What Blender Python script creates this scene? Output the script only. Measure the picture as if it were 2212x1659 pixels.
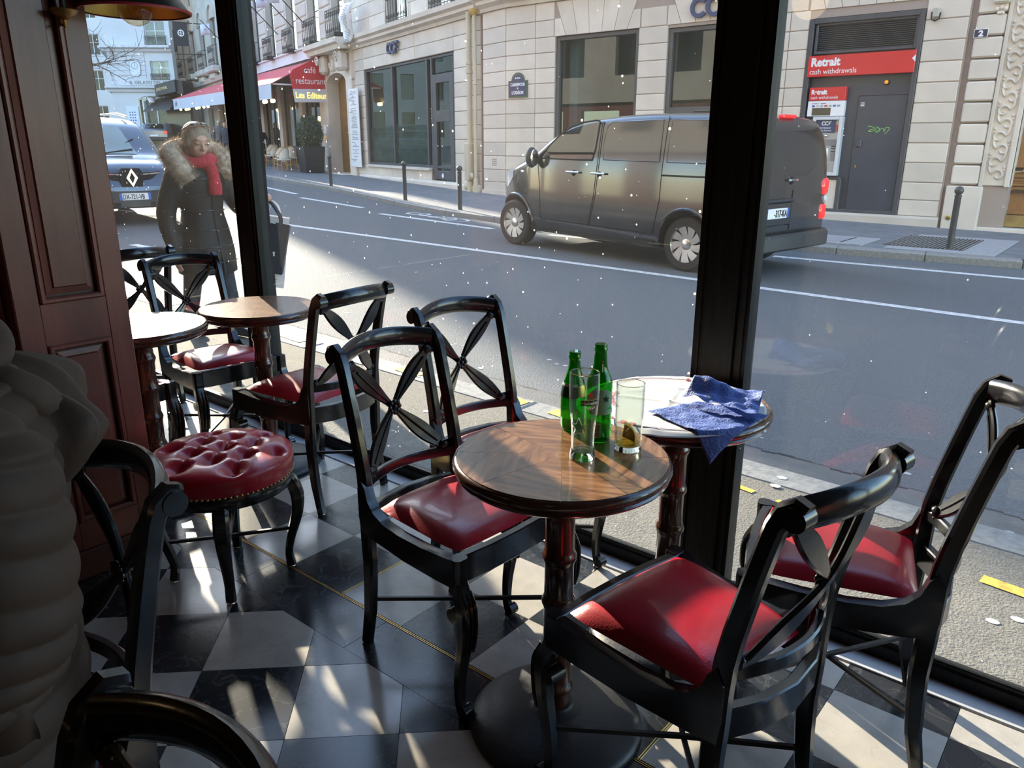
import bpy, bmesh, math, random
from math import sin, cos, pi, radians, sqrt, exp, atan2
from mathutils import Vector, Matrix
import numpy as np

random.seed(7)
for o in list(bpy.data.objects):
    bpy.data.objects.remove(o)
SC = bpy.context.scene
COL = SC.collection

# ------------------------------------------------------------------ camera, light, exposure
cam = bpy.data.cameras.new('camera')
cam.sensor_fit = 'HORIZONTAL'
cam.sensor_width = 36.0
cam.lens = 36.0 * 1669.93 / 2212.0
cam.clip_start = 0.02
cam.clip_end = 600
cam_o = bpy.data.objects.new('camera', cam)
COL.objects.link(cam_o)
R_ = Vector((0.77133543, 0.63642158, 0.00303754))
U_ = Vector((-0.19109817, 0.22705089, 0.95494994))
F_ = Vector((-0.60706108, 0.73716719, -0.29675139))
cam_o.matrix_world = Matrix(((R_.x, U_.x, -F_.x, 0.0), (R_.y, U_.y, -F_.y, 0.0), (R_.z, U_.z, -F_.z, 1.40), (0, 0, 0, 1)))
SC.camera = cam_o

SUN_AZ, SUN_EL = radians(158.0), radians(17.0)
sun = bpy.data.lights.new('sun', 'SUN')
sun.energy = 8.5
sun.angle = radians(0.55)
sun.color = (1.0, 0.88, 0.70)
sun_o = bpy.data.objects.new('sun', sun)
COL.objects.link(sun_o)
sun_o.rotation_euler = Vector((cos(SUN_AZ) * cos(SUN_EL), sin(SUN_AZ) * cos(SUN_EL), sin(SUN_EL))).to_track_quat('Z', 'Y').to_euler()

world = bpy.data.worlds.new('sky')
SC.world = world
world.use_nodes = True
wn = world.node_tree.nodes
sky = wn.new('ShaderNodeTexSky')
sky.sky_type = 'NISHITA'
sky.sun_disc = False
sky.sun_elevation = SUN_EL
sky.sun_rotation = pi / 2 - SUN_AZ
sky.air_density = 1.0
sky.dust_density = 0.6
sky.ozone_density = 2.0
world.node_tree.links.new(sky.outputs[0], wn['Background'].inputs[0])
wn['Background'].inputs[1].default_value = 0.50

vs = SC.view_settings
vs.view_transform = 'Standard'
vs.look = 'None'
vs.gamma = 1.0
vs.use_curve_mapping = False
vs.exposure = 1.35
cy = SC.cycles
cy.caustics_reflective = False
cy.caustics_refractive = False
cy.max_bounces = 10
cy.diffuse_bounces = 5
cy.transparent_max_bounces = 32
cy.transmission_bounces = 10
cy.sample_clamp_indirect = 6.0
cy.use_denoising = True

# ------------------------------------------------------------------ materials
MATS = {}


def srgb(r, g, b):
    f = lambda c: (c / 255 / 12.92) if c / 255 <= 0.04045 else ((c / 255 + 0.055) / 1.055) ** 2.4
    return (f(r), f(g), f(b), 1.0)


def mat(name, col, rough=0.6, metal=0.0, var=0.0, scale=8.0, bump=0.0, bscale=60.0, col2=None, coat=0.0, spec=0.5,
        emit=None, estr=0.0, detail=4.0, stretch=None):
    """principled material; optional noise colour variation and fine noise relief, in object space"""
    if name in MATS:
        return MATS[name]
    m = bpy.data.materials.new(name)
    m.use_nodes = True
    nt = m.node_tree
    b = nt.nodes['Principled BSDF']
    b.inputs['Base Color'].default_value = col
    b.inputs['Roughness'].default_value = rough
    b.inputs['Metallic'].default_value = metal
    b.inputs['Coat Weight'].default_value = coat
    b.inputs['Coat Roughness'].default_value = 0.08
    b.inputs['Specular IOR Level'].default_value = spec
    if emit:
        b.inputs['Emission Color'].default_value = emit
        b.inputs['Emission Strength'].default_value = estr
    tc = None
    if var or bump or col2:
        tc = nt.nodes.new('ShaderNodeTexCoord')
        src = tc.outputs['Object']
        if stretch:
            mp = nt.nodes.new('ShaderNodeMapping')
            mp.inputs['Scale'].default_value = stretch
            nt.links.new(src, mp.inputs[0])
            src = mp.outputs[0]
    if var or col2:
        n = nt.nodes.new('ShaderNodeTexNoise')
        n.inputs['Scale'].default_value = scale
        n.inputs['Detail'].default_value = detail
        nt.links.new(src, n.inputs['Vector'])
        rp = nt.nodes.new('ShaderNodeValToRGB')
        a = [c * (1 - var) for c in col[:3]] + [1]
        c2 = list(col2) if col2 else [min(1, c * (1 + var)) for c in col[:3]] + [1]
        rp.color_ramp.elements[0].position = 0.32
        rp.color_ramp.elements[0].color = a
        rp.color_ramp.elements[1].position = 0.68
        rp.color_ramp.elements[1].color = c2
        nt.links.new(n.outputs['Fac'], rp.inputs[0])
        nt.links.new(rp.outputs[0], b.inputs['Base Color'])
    if bump:
        n2 = nt.nodes.new('ShaderNodeTexNoise')
        n2.inputs['Scale'].default_value = bscale
        n2.inputs['Detail'].default_value = 3
        nt.links.new(src, n2.inputs['Vector'])
        bm = nt.nodes.new('ShaderNodeBump')
        bm.inputs['Strength'].default_value = bump
        bm.inputs['Distance'].default_value = 0.01
        nt.links.new(n2.outputs['Fac'], bm.inputs['Height'])
        nt.links.new(bm.outputs[0], b.inputs['Normal'])
    MATS[name] = m
    return m


def marble(name, base, vein, amt, rough):
    m = bpy.data.materials.new(name)
    m.use_nodes = True
    nt = m.node_tree
    N, Lk = nt.nodes, nt.links
    b = N['Principled BSDF']
    b.inputs['Roughness'].default_value = rough
    tc = N.new('ShaderNodeTexCoord')
    oi = N.new('ShaderNodeObjectInfo')
    ad = N.new('ShaderNodeVectorMath')
    ad.operation = 'MULTIPLY_ADD'
    ad.inputs[1].default_value = (1, 1, 1)
    sc = N.new('ShaderNodeVectorMath')
    sc.operation = 'SCALE'
    cm = N.new('ShaderNodeCombineXYZ')
    Lk.new(oi.outputs['Random'], cm.inputs[0])
    Lk.new(oi.outputs['Random'], cm.inputs[1])
    Lk.new(cm.outputs[0], sc.inputs[0])
    sc.inputs['Scale'].default_value = 37.0
    Lk.new(tc.outputs['Object'], ad.inputs[0])
    Lk.new(sc.outputs[0], ad.inputs[2])
    n1 = N.new('ShaderNodeTexNoise')
    n1.inputs['Scale'].default_value = 9
    n1.inputs['Detail'].default_value = 8
    n1.inputs['Distortion'].default_value = 0.8
    Lk.new(ad.outputs[0], n1.inputs['Vector'])
    r1 = N.new('ShaderNodeValToRGB')
    e = r1.color_ramp.elements
    e[0].position, e[0].color = 0.482, (0, 0, 0, 1)
    e[1].position, e[1].color = 0.5, (1, 1, 1, 1)
    e2 = e.new(0.52)
    e2.color = (0, 0, 0, 1)
    Lk.new(n1.outputs['Fac'], r1.inputs[0])
    n2 = N.new('ShaderNodeTexNoise')
    n2.inputs['Scale'].default_value = 14
    n2.inputs['Detail'].default_value = 6
    Lk.new(ad.outputs[0], n2.inputs['Vector'])
    r2 = N.new('ShaderNodeValToRGB')
    r2.color_ramp.elements[0].position = 0.35
    r2.color_ramp.elements[0].color = [c * 0.86 for c in base[:3]] + [1]
    r2.color_ramp.elements[1].position = 0.65
    r2.color_ramp.elements[1].color = base
    Lk.new(n2.outputs['Fac'], r2.inputs[0])
    mu = N.new('ShaderNodeMath')
    mu.operation = 'MULTIPLY'
    mu.inputs[1].default_value = amt
    n3 = N.new('ShaderNodeTexNoise')
    n3.inputs['Scale'].default_value = 5
    Lk.new(ad.outputs[0], n3.inputs['Vector'])
    mu2 = N.new('ShaderNodeMath')
    mu2.operation = 'MULTIPLY'
    Lk.new(r1.outputs[0], mu.inputs[0])
    Lk.new(mu.outputs[0], mu2.inputs[0])
    Lk.new(n3.outputs['Fac'], mu2.inputs[1])
    mx = N.new('ShaderNodeMixRGB')
    Lk.new(mu2.outputs[0], mx.inputs[0])
    Lk.new(r2.outputs[0], mx.inputs[1])
    mx.inputs[2].default_value = vein
    Lk.new(mx.outputs[0], b.inputs['Base Color'])
    MATS[name] = m
    return m


def woodmat(name, dark, light, rough, scale=1.0, coat=0.0, bump=0.15):
    m = bpy.data.materials.new(name)
    m.use_nodes = True
    nt = m.node_tree
    N, Lk = nt.nodes, nt.links
    b = N['Principled BSDF']
    b.inputs['Roughness'].default_value = rough
    b.inputs['Coat Weight'].default_value = coat
    b.inputs['Coat Roughness'].default_value = 0.05
    tc = N.new('ShaderNodeTexCoord')
    mp = N.new('ShaderNodeMapping')
    mp.inputs['Scale'].default_value = (6 * scale, 40 * scale, 40 * scale)
    Lk.new(tc.outputs['Object'], mp.inputs[0])
    n = N.new('ShaderNodeTexNoise')
    n.inputs['Scale'].default_value = 1.0
    n.inputs['Detail'].default_value = 7
    n.inputs['Distortion'].default_value = 1.6
    Lk.new(mp.outputs[0], n.inputs['Vector'])
    rp = N.new('ShaderNodeValToRGB')
    rp.color_ramp.elements[0].position = 0.33
    rp.color_ramp.elements[0].color = dark
    rp.color_ramp.elements[1].position = 0.66
    rp.color_ramp.elements[1].color = light
    Lk.new(n.outputs['Fac'], rp.inputs[0])
    Lk.new(rp.outputs[0], b.inputs['Base Color'])
    bm = N.new('ShaderNodeBump')
    bm.inputs['Strength'].default_value = bump
    bm.inputs['Distance'].default_value = 0.003
    Lk.new(n.outputs['Fac'], bm.inputs['Height'])
    Lk.new(bm.outputs[0], b.inputs['Normal'])
    MATS[name] = m
    return m


def glassmat(name, tint, refl=1.0, dust=0.0, dscale=60.0, haze=0.0, rough=0.0):
    """thin pane: what lies behind shows through, the surface mirrors by Fresnel, dust scatters light"""
    m = bpy.data.materials.new(name)
    m.use_nodes = True
    nt = m.node_tree
    N, Lk = nt.nodes, nt.links
    N.remove(N['Principled BSDF'])
    out = N['Material Output']
    tr = N.new('ShaderNodeBsdfTransparent')
    tr.inputs[0].default_value = tint
    gl = N.new('ShaderNodeBsdfGlossy')
    gl.inputs['Roughness'].default_value = rough
    # Schlick reflectance from the angle of view, the same from either side of the sheet
    ge = N.new('ShaderNodeNewGeometry')
    dt = N.new('ShaderNodeVectorMath')
    dt.operation = 'DOT_PRODUCT'
    Lk.new(ge.outputs['Normal'], dt.inputs[0])
    Lk.new(ge.outputs['Incoming'], dt.inputs[1])
    ab = N.new('ShaderNodeMath')
    ab.operation = 'ABSOLUTE'
    Lk.new(dt.outputs['Value'], ab.inputs[0])
    om = N.new('ShaderNodeMath')
    om.operation = 'SUBTRACT'
    om.inputs[0].default_value = 1.0
    om.use_clamp = True
    Lk.new(ab.outputs[0], om.inputs[1])
    p5 = N.new('ShaderNodeMath')
    p5.operation = 'POWER'
    p5.inputs[1].default_value = 5.0
    Lk.new(om.outputs[0], p5.inputs[0])
    mm = N.new('ShaderNodeMath')
    mm.operation = 'MULTIPLY_ADD'
    mm.inputs[1].default_value = 0.96 * refl
    mm.inputs[2].default_value = 0.04 * refl
    Lk.new(p5.outputs[0], mm.inputs[0])
    mx = N.new('ShaderNodeMixShader')
    Lk.new(mm.outputs[0], mx.inputs[0])
    Lk.new(tr.outputs[0], mx.inputs[1])
    Lk.new(gl.outputs[0], mx.inputs[2])
    last = mx
    if dust or haze:
        tc = N.new('ShaderNodeTexCoord')
        vo = N.new('ShaderNodeTexVoronoi')
        vo.inputs['Scale'].default_value = dscale
        Lk.new(tc.outputs['Object'], vo.inputs['Vector'])
        th = N.new('ShaderNodeMath')
        th.operation = 'LESS_THAN'
        Lk.new(vo.outputs['Distance'], th.inputs[0])
        # size of each speck varies with the cell's own random colour
        sp = N.new('ShaderNodeSeparateColor')
        Lk.new(vo.outputs['Color'], sp.inputs[0])
        pw = N.new('ShaderNodeMath')
        pw.operation = 'POWER'
        pw.inputs[1].default_value = 12.0
        Lk.new(sp.outputs[0], pw.inputs[0])
        sm = N.new('ShaderNodeMath')
        sm.operation = 'MULTIPLY'
        sm.inputs[1].default_value = dust
        Lk.new(pw.outputs[0], sm.inputs[0])
        Lk.new(sm.outputs[0], th.inputs[1])
        nz = N.new('ShaderNodeTexNoise')
        nz.inputs['Scale'].default_value = 3.0
        nz.inputs['Detail'].default_value = 6
        Lk.new(tc.outputs['Object'], nz.inputs['Vector'])
        hz = N.new('ShaderNodeMath')
        hz.operation = 'MULTIPLY'
        hz.inputs[1].default_value = haze * 2
        Lk.new(nz.outputs['Fac'], hz.inputs[0])
        s3 = N.new('ShaderNodeMath')
        s3.operation = 'MULTIPLY'
        s3.inputs[1].default_value = 0.5
        Lk.new(th.outputs[0], s3.inputs[0])
        mxm = N.new('ShaderNodeMath')
        mxm.operation = 'ADD'
        Lk.new(s3.outputs[0], mxm.inputs[0])
        Lk.new(hz.outputs[0], mxm.inputs[1])
        tl = N.new('ShaderNodeBsdfTranslucent')
        tl.inputs[0].default_value = (0.9, 0.88, 0.82, 1)
        m2 = N.new('ShaderNodeMixShader')
        Lk.new(mxm.outputs[0], m2.inputs[0])
        Lk.new(mx.outputs[0], m2.inputs[1])
        Lk.new(tl.outputs[0], m2.inputs[2])
        last = m2
    Lk.new(last.outputs[0], out.inputs[0])
    MATS[name] = m
    return m


def leather(name, base, dark):
    m = mat(name, base, rough=0.32, coat=0.25)
    nt = m.node_tree
    N, Lk = nt.nodes, nt.links
    b = N['Principled BSDF']
    tc = N.new('ShaderNodeTexCoord')
    n = N.new('ShaderNodeTexNoise')
    n.inputs['Scale'].default_value = 7
    n.inputs['Detail'].default_value = 5
    Lk.new(tc.outputs['Object'], n.inputs['Vector'])
    rp = N.new('ShaderNodeValToRGB')
    rp.color_ramp.elements[0].position = 0.3
    rp.color_ramp.elements[0].color = dark
    rp.color_ramp.elements[1].position = 0.6
    rp.color_ramp.elements[1].color = base
    Lk.new(n.outputs['Fac'], rp.inputs[0])
    Lk.new(rp.outputs[0], b.inputs['Base Color'])
    v = N.new('ShaderNodeTexVoronoi')
    v.feature = 'DISTANCE_TO_EDGE'
    v.inputs['Scale'].default_value = 130
    Lk.new(tc.outputs['Object'], v.inputs['Vector'])
    n2 = N.new('ShaderNodeTexNoise')
    n2.inputs['Scale'].default_value = 14
    Lk.new(tc.outputs['Object'], n2.inputs['Vector'])
    mu = N.new('ShaderNodeMath')
    mu.operation = 'MULTIPLY'
    Lk.new(v.outputs['Distance'], mu.inputs[0])
    Lk.new(n2.outputs['Fac'], mu.inputs[1])
    bm = N.new('ShaderNodeBump')
    bm.inputs['Strength'].default_value = 0.25
    bm.inputs['Distance'].default_value = 0.002
    Lk.new(mu.outputs[0], bm.inputs['Height'])
    Lk.new(bm.outputs[0], b.inputs['Normal'])
    return m


# ------------------------------------------------------------------ mesh builder
class MB:
    def __init__(self):
        self.v, self.f = [], []

    def add(self, vs_, fs):
        n = len(self.v)
        self.v += [tuple(p) for p in vs_]
        self.f += [tuple(i + n for i in f) for f in fs]
        return self

    def box(self, x0, x1, y0, y1, z0, z1):
        return self.add([(x0, y0, z0), (x1, y0, z0), (x1, y1, z0), (x0, y1, z0), (x0, y0, z1), (x1, y0, z1), (x1, y1, z1), (x0, y1, z1)],
                        [(3, 2, 1, 0), (4, 5, 6, 7), (0, 1, 5, 4), (1, 2, 6, 5), (2, 3, 7, 6), (3, 0, 4, 7)])

    def cbox(self, x0, x1, y0, y1, z0, z1, c=0.004):
        """box with chamfered edges"""
        c = min(c, abs(x1 - x0) * 0.45, abs(y1 - y0) * 0.45, abs(z1 - z0) * 0.45)
        bm = bmesh.new()
        bmesh.ops.create_cube(bm, size=1)
        for v in bm.verts:
            v.co = Vector(((x0 + x1) / 2 + v.co.x * (x1 - x0), (y0 + y1) / 2 + v.co.y * (y1 - y0), (z0 + z1) / 2 + v.co.z * (z1 - z0)))
        bmesh.ops.bevel(bm, geom=list(bm.edges), offset=c, segments=1, affect='EDGES')
        bm.verts.index_update()
        self.add([v.co.copy() for v in bm.verts], [[v.index for v in f.verts] for f in bm.faces])
        bm.free()
        return self

    def poly_prism(self, poly, d0, d1, axis='y', m=None):
        """2D polygon extruded along an axis: y -> poly is (x,z); x -> (y,z); z -> (x,y)"""
        n = len(poly)
        P = []
        for d in (d0, d1):
            for a, b in poly:
                p = (a, d, b) if axis == 'y' else ((d, a, b) if axis == 'x' else (a, b, d))
                P.append(p)
        F = [tuple(range(n)), tuple(range(2 * n - 1, n - 1, -1))]
        for i in range(n):
            j = (i + 1) % n
            F.append((i, i + n, j + n, j))
        return self.add(P, F)

    def sweep(self, pts, secs, side=(0, 1, 0), cap=True):
        pts = [Vector(p) for p in pts]
        n, k = len(pts), len(secs[0])
        side = Vector(side)
        P = []
        for i, p in enumerate(pts):
            t = (pts[min(i + 1, n - 1)] - pts[max(i - 1, 0)]).normalized()
            s = side - t * side.dot(t)
            if s.length < 1e-6:
                s = t.orthogonal()
            s.normalize()
            b = t.cross(s)
            for u, w in secs[i]:
                P.append(p + s * u + b * w)
        F = []
        for i in range(n - 1):
            for j in range(k):
                a, b2 = i * k + j, i * k + (j + 1) % k
                F.append((a, b2, b2 + k, a + k))
        if cap:
            F.append(tuple(range(k - 1, -1, -1)))
            F.append(tuple((n - 1) * k + j for j in range(k)))
        return self.add(P, F)

    def tube(self, pts, r, seg=8, side=(0.3, 0.7, 0.2), cap=True, ell=1.0):
        rs = r if isinstance(r, (list, tuple)) else [r] * len(pts)
        secs = [[(q * cos(2 * pi * j / seg), q * ell * sin(2 * pi * j / seg)) for j in range(seg)] for q in rs]
        return self.sweep(pts, secs, side, cap)

    def bar(self, pts, w, h, side=(0, 1, 0), c=0.15):
        """rectangular bar with cut corners along a path; w along side, h across; w,h numbers or lists"""
        n = len(pts)
        ws = w if isinstance(w, (list, tuple)) else [w] * n
        hs = h if isinstance(h, (list, tuple)) else [h] * n
        secs = []
        for a, b in zip(ws, hs):
            a, b = a / 2, b / 2
            q = min(a, b) * c * 2
            secs.append([(a, -b + q), (a, b - q), (a - q, b), (-a + q, b), (-a, b - q), (-a, -b + q), (-a + q, -b), (a - q, -b)])
        return self.sweep(pts, secs, side)

    def lathe(self, prof, seg=24, o=(0, 0, 0), cap0=True, cap1=True):
        P, F = [], []
        n = len(prof)
        for r, z in prof:
            for j in range(seg):
                a = 2 * pi * j / seg
                P.append((o[0] + r * cos(a), o[1] + r * sin(a), o[2] + z))
        for i in range(n - 1):
            for j in range(seg):
                a, b = i * seg + j, i * seg + (j + 1) % seg
                F.append((a, b, b + seg, a + seg))
        if cap0:
            F.append(tuple(range(seg - 1, -1, -1)))
        if cap1:
            F.append(tuple((n - 1) * seg + j for j in range(seg)))
        return self.add(P, F)

    def ball(self, c, r, seg=10, rings=6, sc=(1, 1, 1)):
        prof = [(max(1e-4, sin(pi * i / rings)), -cos(pi * i / rings)) for i in range(rings + 1)]
        P, F = [], []
        for q, z in prof:
            for j in range(seg):
                a = 2 * pi * j / seg
                P.append((c[0] + r * sc[0] * q * cos(a), c[1] + r * sc[1] * q * sin(a), c[2] + r * sc[2] * z))
        for i in range(rings):
            for j in range(seg):
                a, b = i * seg + j, i * seg + (j + 1) % seg
                F.append((a, b, b + seg, a + seg))
        return self.add(P, F)

    def grid(self, fn, nu, nv, wrap=False):
        P = [fn(i / nu, j / nv) for j in range(nv + 1) for i in range(nu + 1)]
        F = []
        for j in range(nv):
            for i in range(nu):
                a = j * (nu + 1) + i
                F.append((a, a + 1, a + nu + 2, a + nu + 1))
        return self.add(P, F)

    def quad(self, a, b, c, d):
        return self.add([a, b, c, d], [(0, 1, 2, 3)])

    def xf(self, M):
        self.v = [tuple(M @ Vector(p)) for p in self.v]
        return self

    def mesh(self, name, m, smooth=35):
        me = bpy.data.meshes.new(name)
        me.from_pydata(self.v, [], self.f)
        bm = bmesh.new()
        bm.from_mesh(me)
        bmesh.ops.recalc_face_normals(bm, faces=bm.faces)
        bm.to_mesh(me)
        bm.free()
        if m:
            me.materials.append(m)
        if smooth:
            me.polygons.foreach_set('use_smooth', [True] * len(me.polygons))
            me.set_sharp_from_angle(angle=radians(smooth))
        return me

    def obj(self, name, m, parent=None, smooth=35, kind=None, label=None):
        o = bpy.data.objects.new(name, self.mesh(name, m, smooth))
        COL.objects.link(o)
        if parent is not None:
            o.parent = parent
        if kind:
            o['kind'] = kind
        if label:
            o['label'] = label
        return o


def inst(name, me, parent=None, loc=(0, 0, 0), rot=(0, 0, 0), scale=None):
    o = bpy.data.objects.new(name, me)
    COL.objects.link(o)
    if parent is not None:
        o.parent = parent
    o.location = loc
    o.rotation_euler = rot
    if scale:
        o.scale = scale
    return o


def tag(o, label, cat, group=None):
    o['label'] = label
    o['category'] = cat
    if group:
        o['group'] = group
    return o


def thing(name, label, cat, loc=(0, 0, 0), rz=0.0, group=None):
    o = bpy.data.objects.new(name, None)
    COL.objects.link(o)
    o.empty_display_size = 0.1
    o.location = loc
    o.rotation_euler = (0, 0, rz)
    return tag(o, label, cat, group)


def struct(name, loc=(0, 0, 0), rz=0.0):
    o = bpy.data.objects.new(name, None)
    COL.objects.link(o)
    o.location = loc
    o.rotation_euler = (0, 0, rz)
    o['kind'] = 'structure'
    return o


KIDS = {}


def copy_tree(root, loc, rz, label, group=None):
    r = root.copy()
    COL.objects.link(r)
    r.location = loc
    r.rotation_euler = (0, 0, rz)
    r['label'] = label
    if group:
        r['group'] = group
    for ch in [o for o in bpy.data.objects if o.parent == root]:
        c = ch.copy()
        COL.objects.link(c)
        c.parent = r
        for g in [o for o in bpy.data.objects if o.parent == ch]:
            d = g.copy()
            COL.objects.link(d)
            d.parent = c
    return r


def text(name, s, size, m, parent, loc, rot, extrude=0.002, align='LEFT', sx=1.0, shear=0.0, bold=0.0, label=None):
    cu = bpy.data.curves.new(name, 'FONT')
    cu.body = s
    cu.size = size
    cu.extrude = extrude
    cu.align_x = align
    cu.shear = shear
    cu.offset = bold
    cu.resolution_u = 3
    tmp = bpy.data.objects.new(name, cu)
    COL.objects.link(tmp)
    me = bpy.data.meshes.new_from_object(tmp)
    bpy.data.objects.remove(tmp)
    bpy.data.curves.remove(cu)
    me.materials.clear()
    me.materials.append(m)
    o = inst(name, me, parent, loc, rot, (sx, 1, 1))
    if label:
        o['label'] = label
    return o


def catmull(pts, n=6):
    """smooth path through control points"""
    P = [Vector(p) for p in pts]
    P = [P[0] * 2 - P[1]] + P + [P[-1] * 2 - P[-2]]
    out = []
    for i in range(1, len(P) - 2):
        for k in range(n):
            t = k / n
            a, b, c, d = P[i - 1], P[i], P[i + 1], P[i + 2]
            out.append(0.5 * ((2 * b) + (c - a) * t + (2 * a - 5 * b + 4 * c - d) * t * t + (3 * b - a - 3 * c + d) * t ** 3))
    out.append(P[-2])
    return out


def lerp_list(vals, n):
    """resample a list of numbers to n entries"""
    k = len(vals) - 1
    out = []
    for i in range(n):
        t = i / (n - 1) * k
        j = min(int(t), k - 1)
        out.append(vals[j] + (vals[j + 1] - vals[j]) * (t - j))
    return out


# shared materials
LACQ = mat('black_lacquer', (0.010, 0.010, 0.011, 1), rough=0.2, var=0.3, scale=12, bump=0.05, bscale=35, coat=0.3)
IRON = mat('dark_iron', (0.016, 0.016, 0.017, 1), rough=0.38, metal=0.3, var=0.3, scale=20)
RED = leather('red_leather', (0.50, 0.012, 0.028, 1), (0.33, 0.008, 0.018, 1))
BAMBOO = mat('dark_turned_wood', (0.060, 0.020, 0.011, 1), rough=0.16, var=0.5, scale=6, coat=0.5, stretch=(6, 6, 1), bump=0.05, bscale=30)
RIM = mat('table_rim_wood', (0.055, 0.022, 0.014, 1), rough=0.2, var=0.4, scale=14, coat=0.5, bump=0.04)
VENEER = woodmat('oak_veneer', (0.125, 0.052, 0.023, 1), (0.34, 0.165, 0.075, 1), 0.24, scale=1.0, coat=0.3)
BASEM = mat('cast_iron_base', (0.045, 0.045, 0.047, 1), rough=0.42, metal=0.2, var=0.25, scale=9, bump=0.1)
WHITE_T = marble('white_marble', (0.56, 0.52, 0.46, 1), (0.25, 0.23, 0.21, 1), 0.35, 0.17)
BLACK_T = marble('black_marble', (0.024, 0.027, 0.031, 1), (0.4, 0.4, 0.38, 1), 0.30, 0.20)
GREY_T = marble('threshold_marble', (0.62, 0.62, 0.62, 1), (0.35, 0.35, 0.36, 1), 0.3, 0.15)
BRASS = mat('brass', (0.55, 0.38, 0.14, 1), rough=0.3, metal=1.0, var=0.2, scale=30)
MAHOG = mat('mahogany', (0.145, 0.040, 0.027, 1), rough=0.38, var=0.25, scale=5, stretch=(3, 3, 0.5), bump=0.06, bscale=14, coat=0.1)
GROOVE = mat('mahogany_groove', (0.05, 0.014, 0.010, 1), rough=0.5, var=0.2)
FRAME = mat('black_window_frame', (0.011, 0.011, 0.010, 1), rough=0.42, var=0.4, scale=9, stretch=(8, 8, 0.7), bump=0.12, bscale=18, spec=0.2)
PANE = glassmat('window_glass', (0.97, 0.985, 0.98, 1), refl=1.0, dust=0.11, dscale=42.0, haze=0.005)
PANE_L = glassmat('dusty_window_glass', (0.97, 0.985, 0.98, 1), refl=1.0, dust=0.20, dscale=42.0, haze=0.007)
CHROME = mat('chrome', (0.75, 0.75, 0.76, 1), rough=0.12, metal=1.0, var=0.05)
BLACKP = mat('black_plastic', (0.015, 0.015, 0.016, 1), rough=0.45, var=0.15, scale=20)
WHITEP = mat('white_paint', (0.78, 0.78, 0.78, 1), rough=0.5, var=0.04, scale=6)
# ------------------------------------------------------------------ the room: floor with its tiles, threshold, walls, ceiling, windows
floor = struct('floor')
MB().box(-7, 4, -6, 2.04, -0.14, -0.012).obj('floor_bed', mat('grout', (0.05, 0.045, 0.04, 1), 0.8, var=0.2), floor, smooth=0)


def clip_poly(poly, a, b, c):
    """keep the part of a convex polygon where a*x+b*y<=c"""
    out = []
    for i in range(len(poly)):
        p, q = poly[i], poly[(i + 1) % len(poly)]
        dp, dq = a * p[0] + b * p[1] - c, a * q[0] + b * q[1] - c
        if dp <= 0:
            out.append(p)
        if dp * dq < 0:
            t = dp / (dp - dq)
            out.append((p[0] + (q[0] - p[0]) * t, p[1] + (q[1] - p[1]) * t))
    return out


def shrink(poly, d):
    cx = sum(p[0] for p in poly) / len(poly)
    cy_ = sum(p[1] for p in poly) / len(poly)
    out = []
    for x, y in poly:
        l = sqrt((x - cx) ** 2 + (y - cy_) ** 2)
        k = max(0.1, 1 - d * 1.4 / max(l, 1e-6))
        out.append((cx + (x - cx) * k, cy_ + (y - cy_) * k))
    return out


def tile(poly, m, name='tile', dz=0.0):
    cx = sum(p[0] for p in poly) / len(poly)
    cy_ = sum(p[1] for p in poly) / len(poly)
    loc = [(x - cx, y - cy_) for x, y in shrink(poly, 0.0007)]
    o = MB().poly_prism(loc, -0.012, dz, axis='z').obj(name, m, floor, smooth=0)
    o.location = (cx, cy_, 0)
    return o


def area(p):
    return abs(sum(p[i][0] * p[(i + 1) % len(p)][1] - p[(i + 1) % len(p)][0] * p[i][1] for i in range(len(p)))) / 2


# diagonal field (tiles at 44 degrees), cut along the border line
OX, OY, T, TH = -1.8152, 0.8531, 0.2805, radians(43.94)
e1 = (T * cos(TH), T * sin(TH))
e2 = (-T * sin(TH), T * cos(TH))
for i in range(-9, 10):
    for j in range(-9, 10):
        cx_, cy_ = OX + (i + .5) * e1[0] + (j + .5) * e2[0], OY + (i + .5) * e1[1] + (j + .5) * e2[1]
        if not (-3.0 < cx_ < 0.25 and -0.05 < cy_ < 1.4):
            continue
        P = [(OX + (i + a) * e1[0] + (j + b) * e2[0], OY + (i + a) * e1[1] + (j + b) * e2[1]) for a, b in ((0, 0), (1, 0), (1, 1), (0, 1))]
        P = clip_poly(P, 0, 1, 1.170)
        if len(P) < 3 or area(P) < 4e-4:
            continue
        tile(P, WHITE_T if (i + j) % 2 == 0 else BLACK_T, dz=random.uniform(-0.0004, 0.0003))
# border slabs, brass strips
x = -4.4
while x < 0.6:
    tile([(x, 1.1705), (x + 0.561, 1.1705), (x + 0.561, 1.336), (x, 1.336)], BLACK_T, 'border_slab')
    x += 0.561
TX0, TS = -2.655, 0.2772
yrow = [1.349, 1.6255, 1.8985, 2.036]
for i in range(-7, 12):
    for j in range(3):
        x0 = TX0 + i * TS
        tile([(x0, yrow[j]), (x0 + TS, yrow[j]), (x0 + TS, yrow[j + 1]), (x0, yrow[j + 1])], WHITE_T if (i + j) % 2 else BLACK_T, dz=random.uniform(-0.0004, 0.0003))
MB().cbox(-4.6, 0.7, 1.3375, 1.3405, -0.01, 0.0012, 0.0005).cbox(-4.6, 0.7, 1.343, 1.346, -0.01, 0.0012, 0.0005).obj('brass_strip', BRASS, floor, smooth=0)
for i in (3, 7, -1, 11):
    xb = TX0 + i * TS
    MB().cbox(xb - 0.0042, xb - 0.0012, 1.348, 1.9, -0.01, 0.0012, 0.0005).cbox(xb + 0.0012, xb + 0.0042, 1.348, 1.9, -0.01, 0.0012, 0.0005).obj('brass_strip', BRASS, floor, smooth=0)
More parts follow.
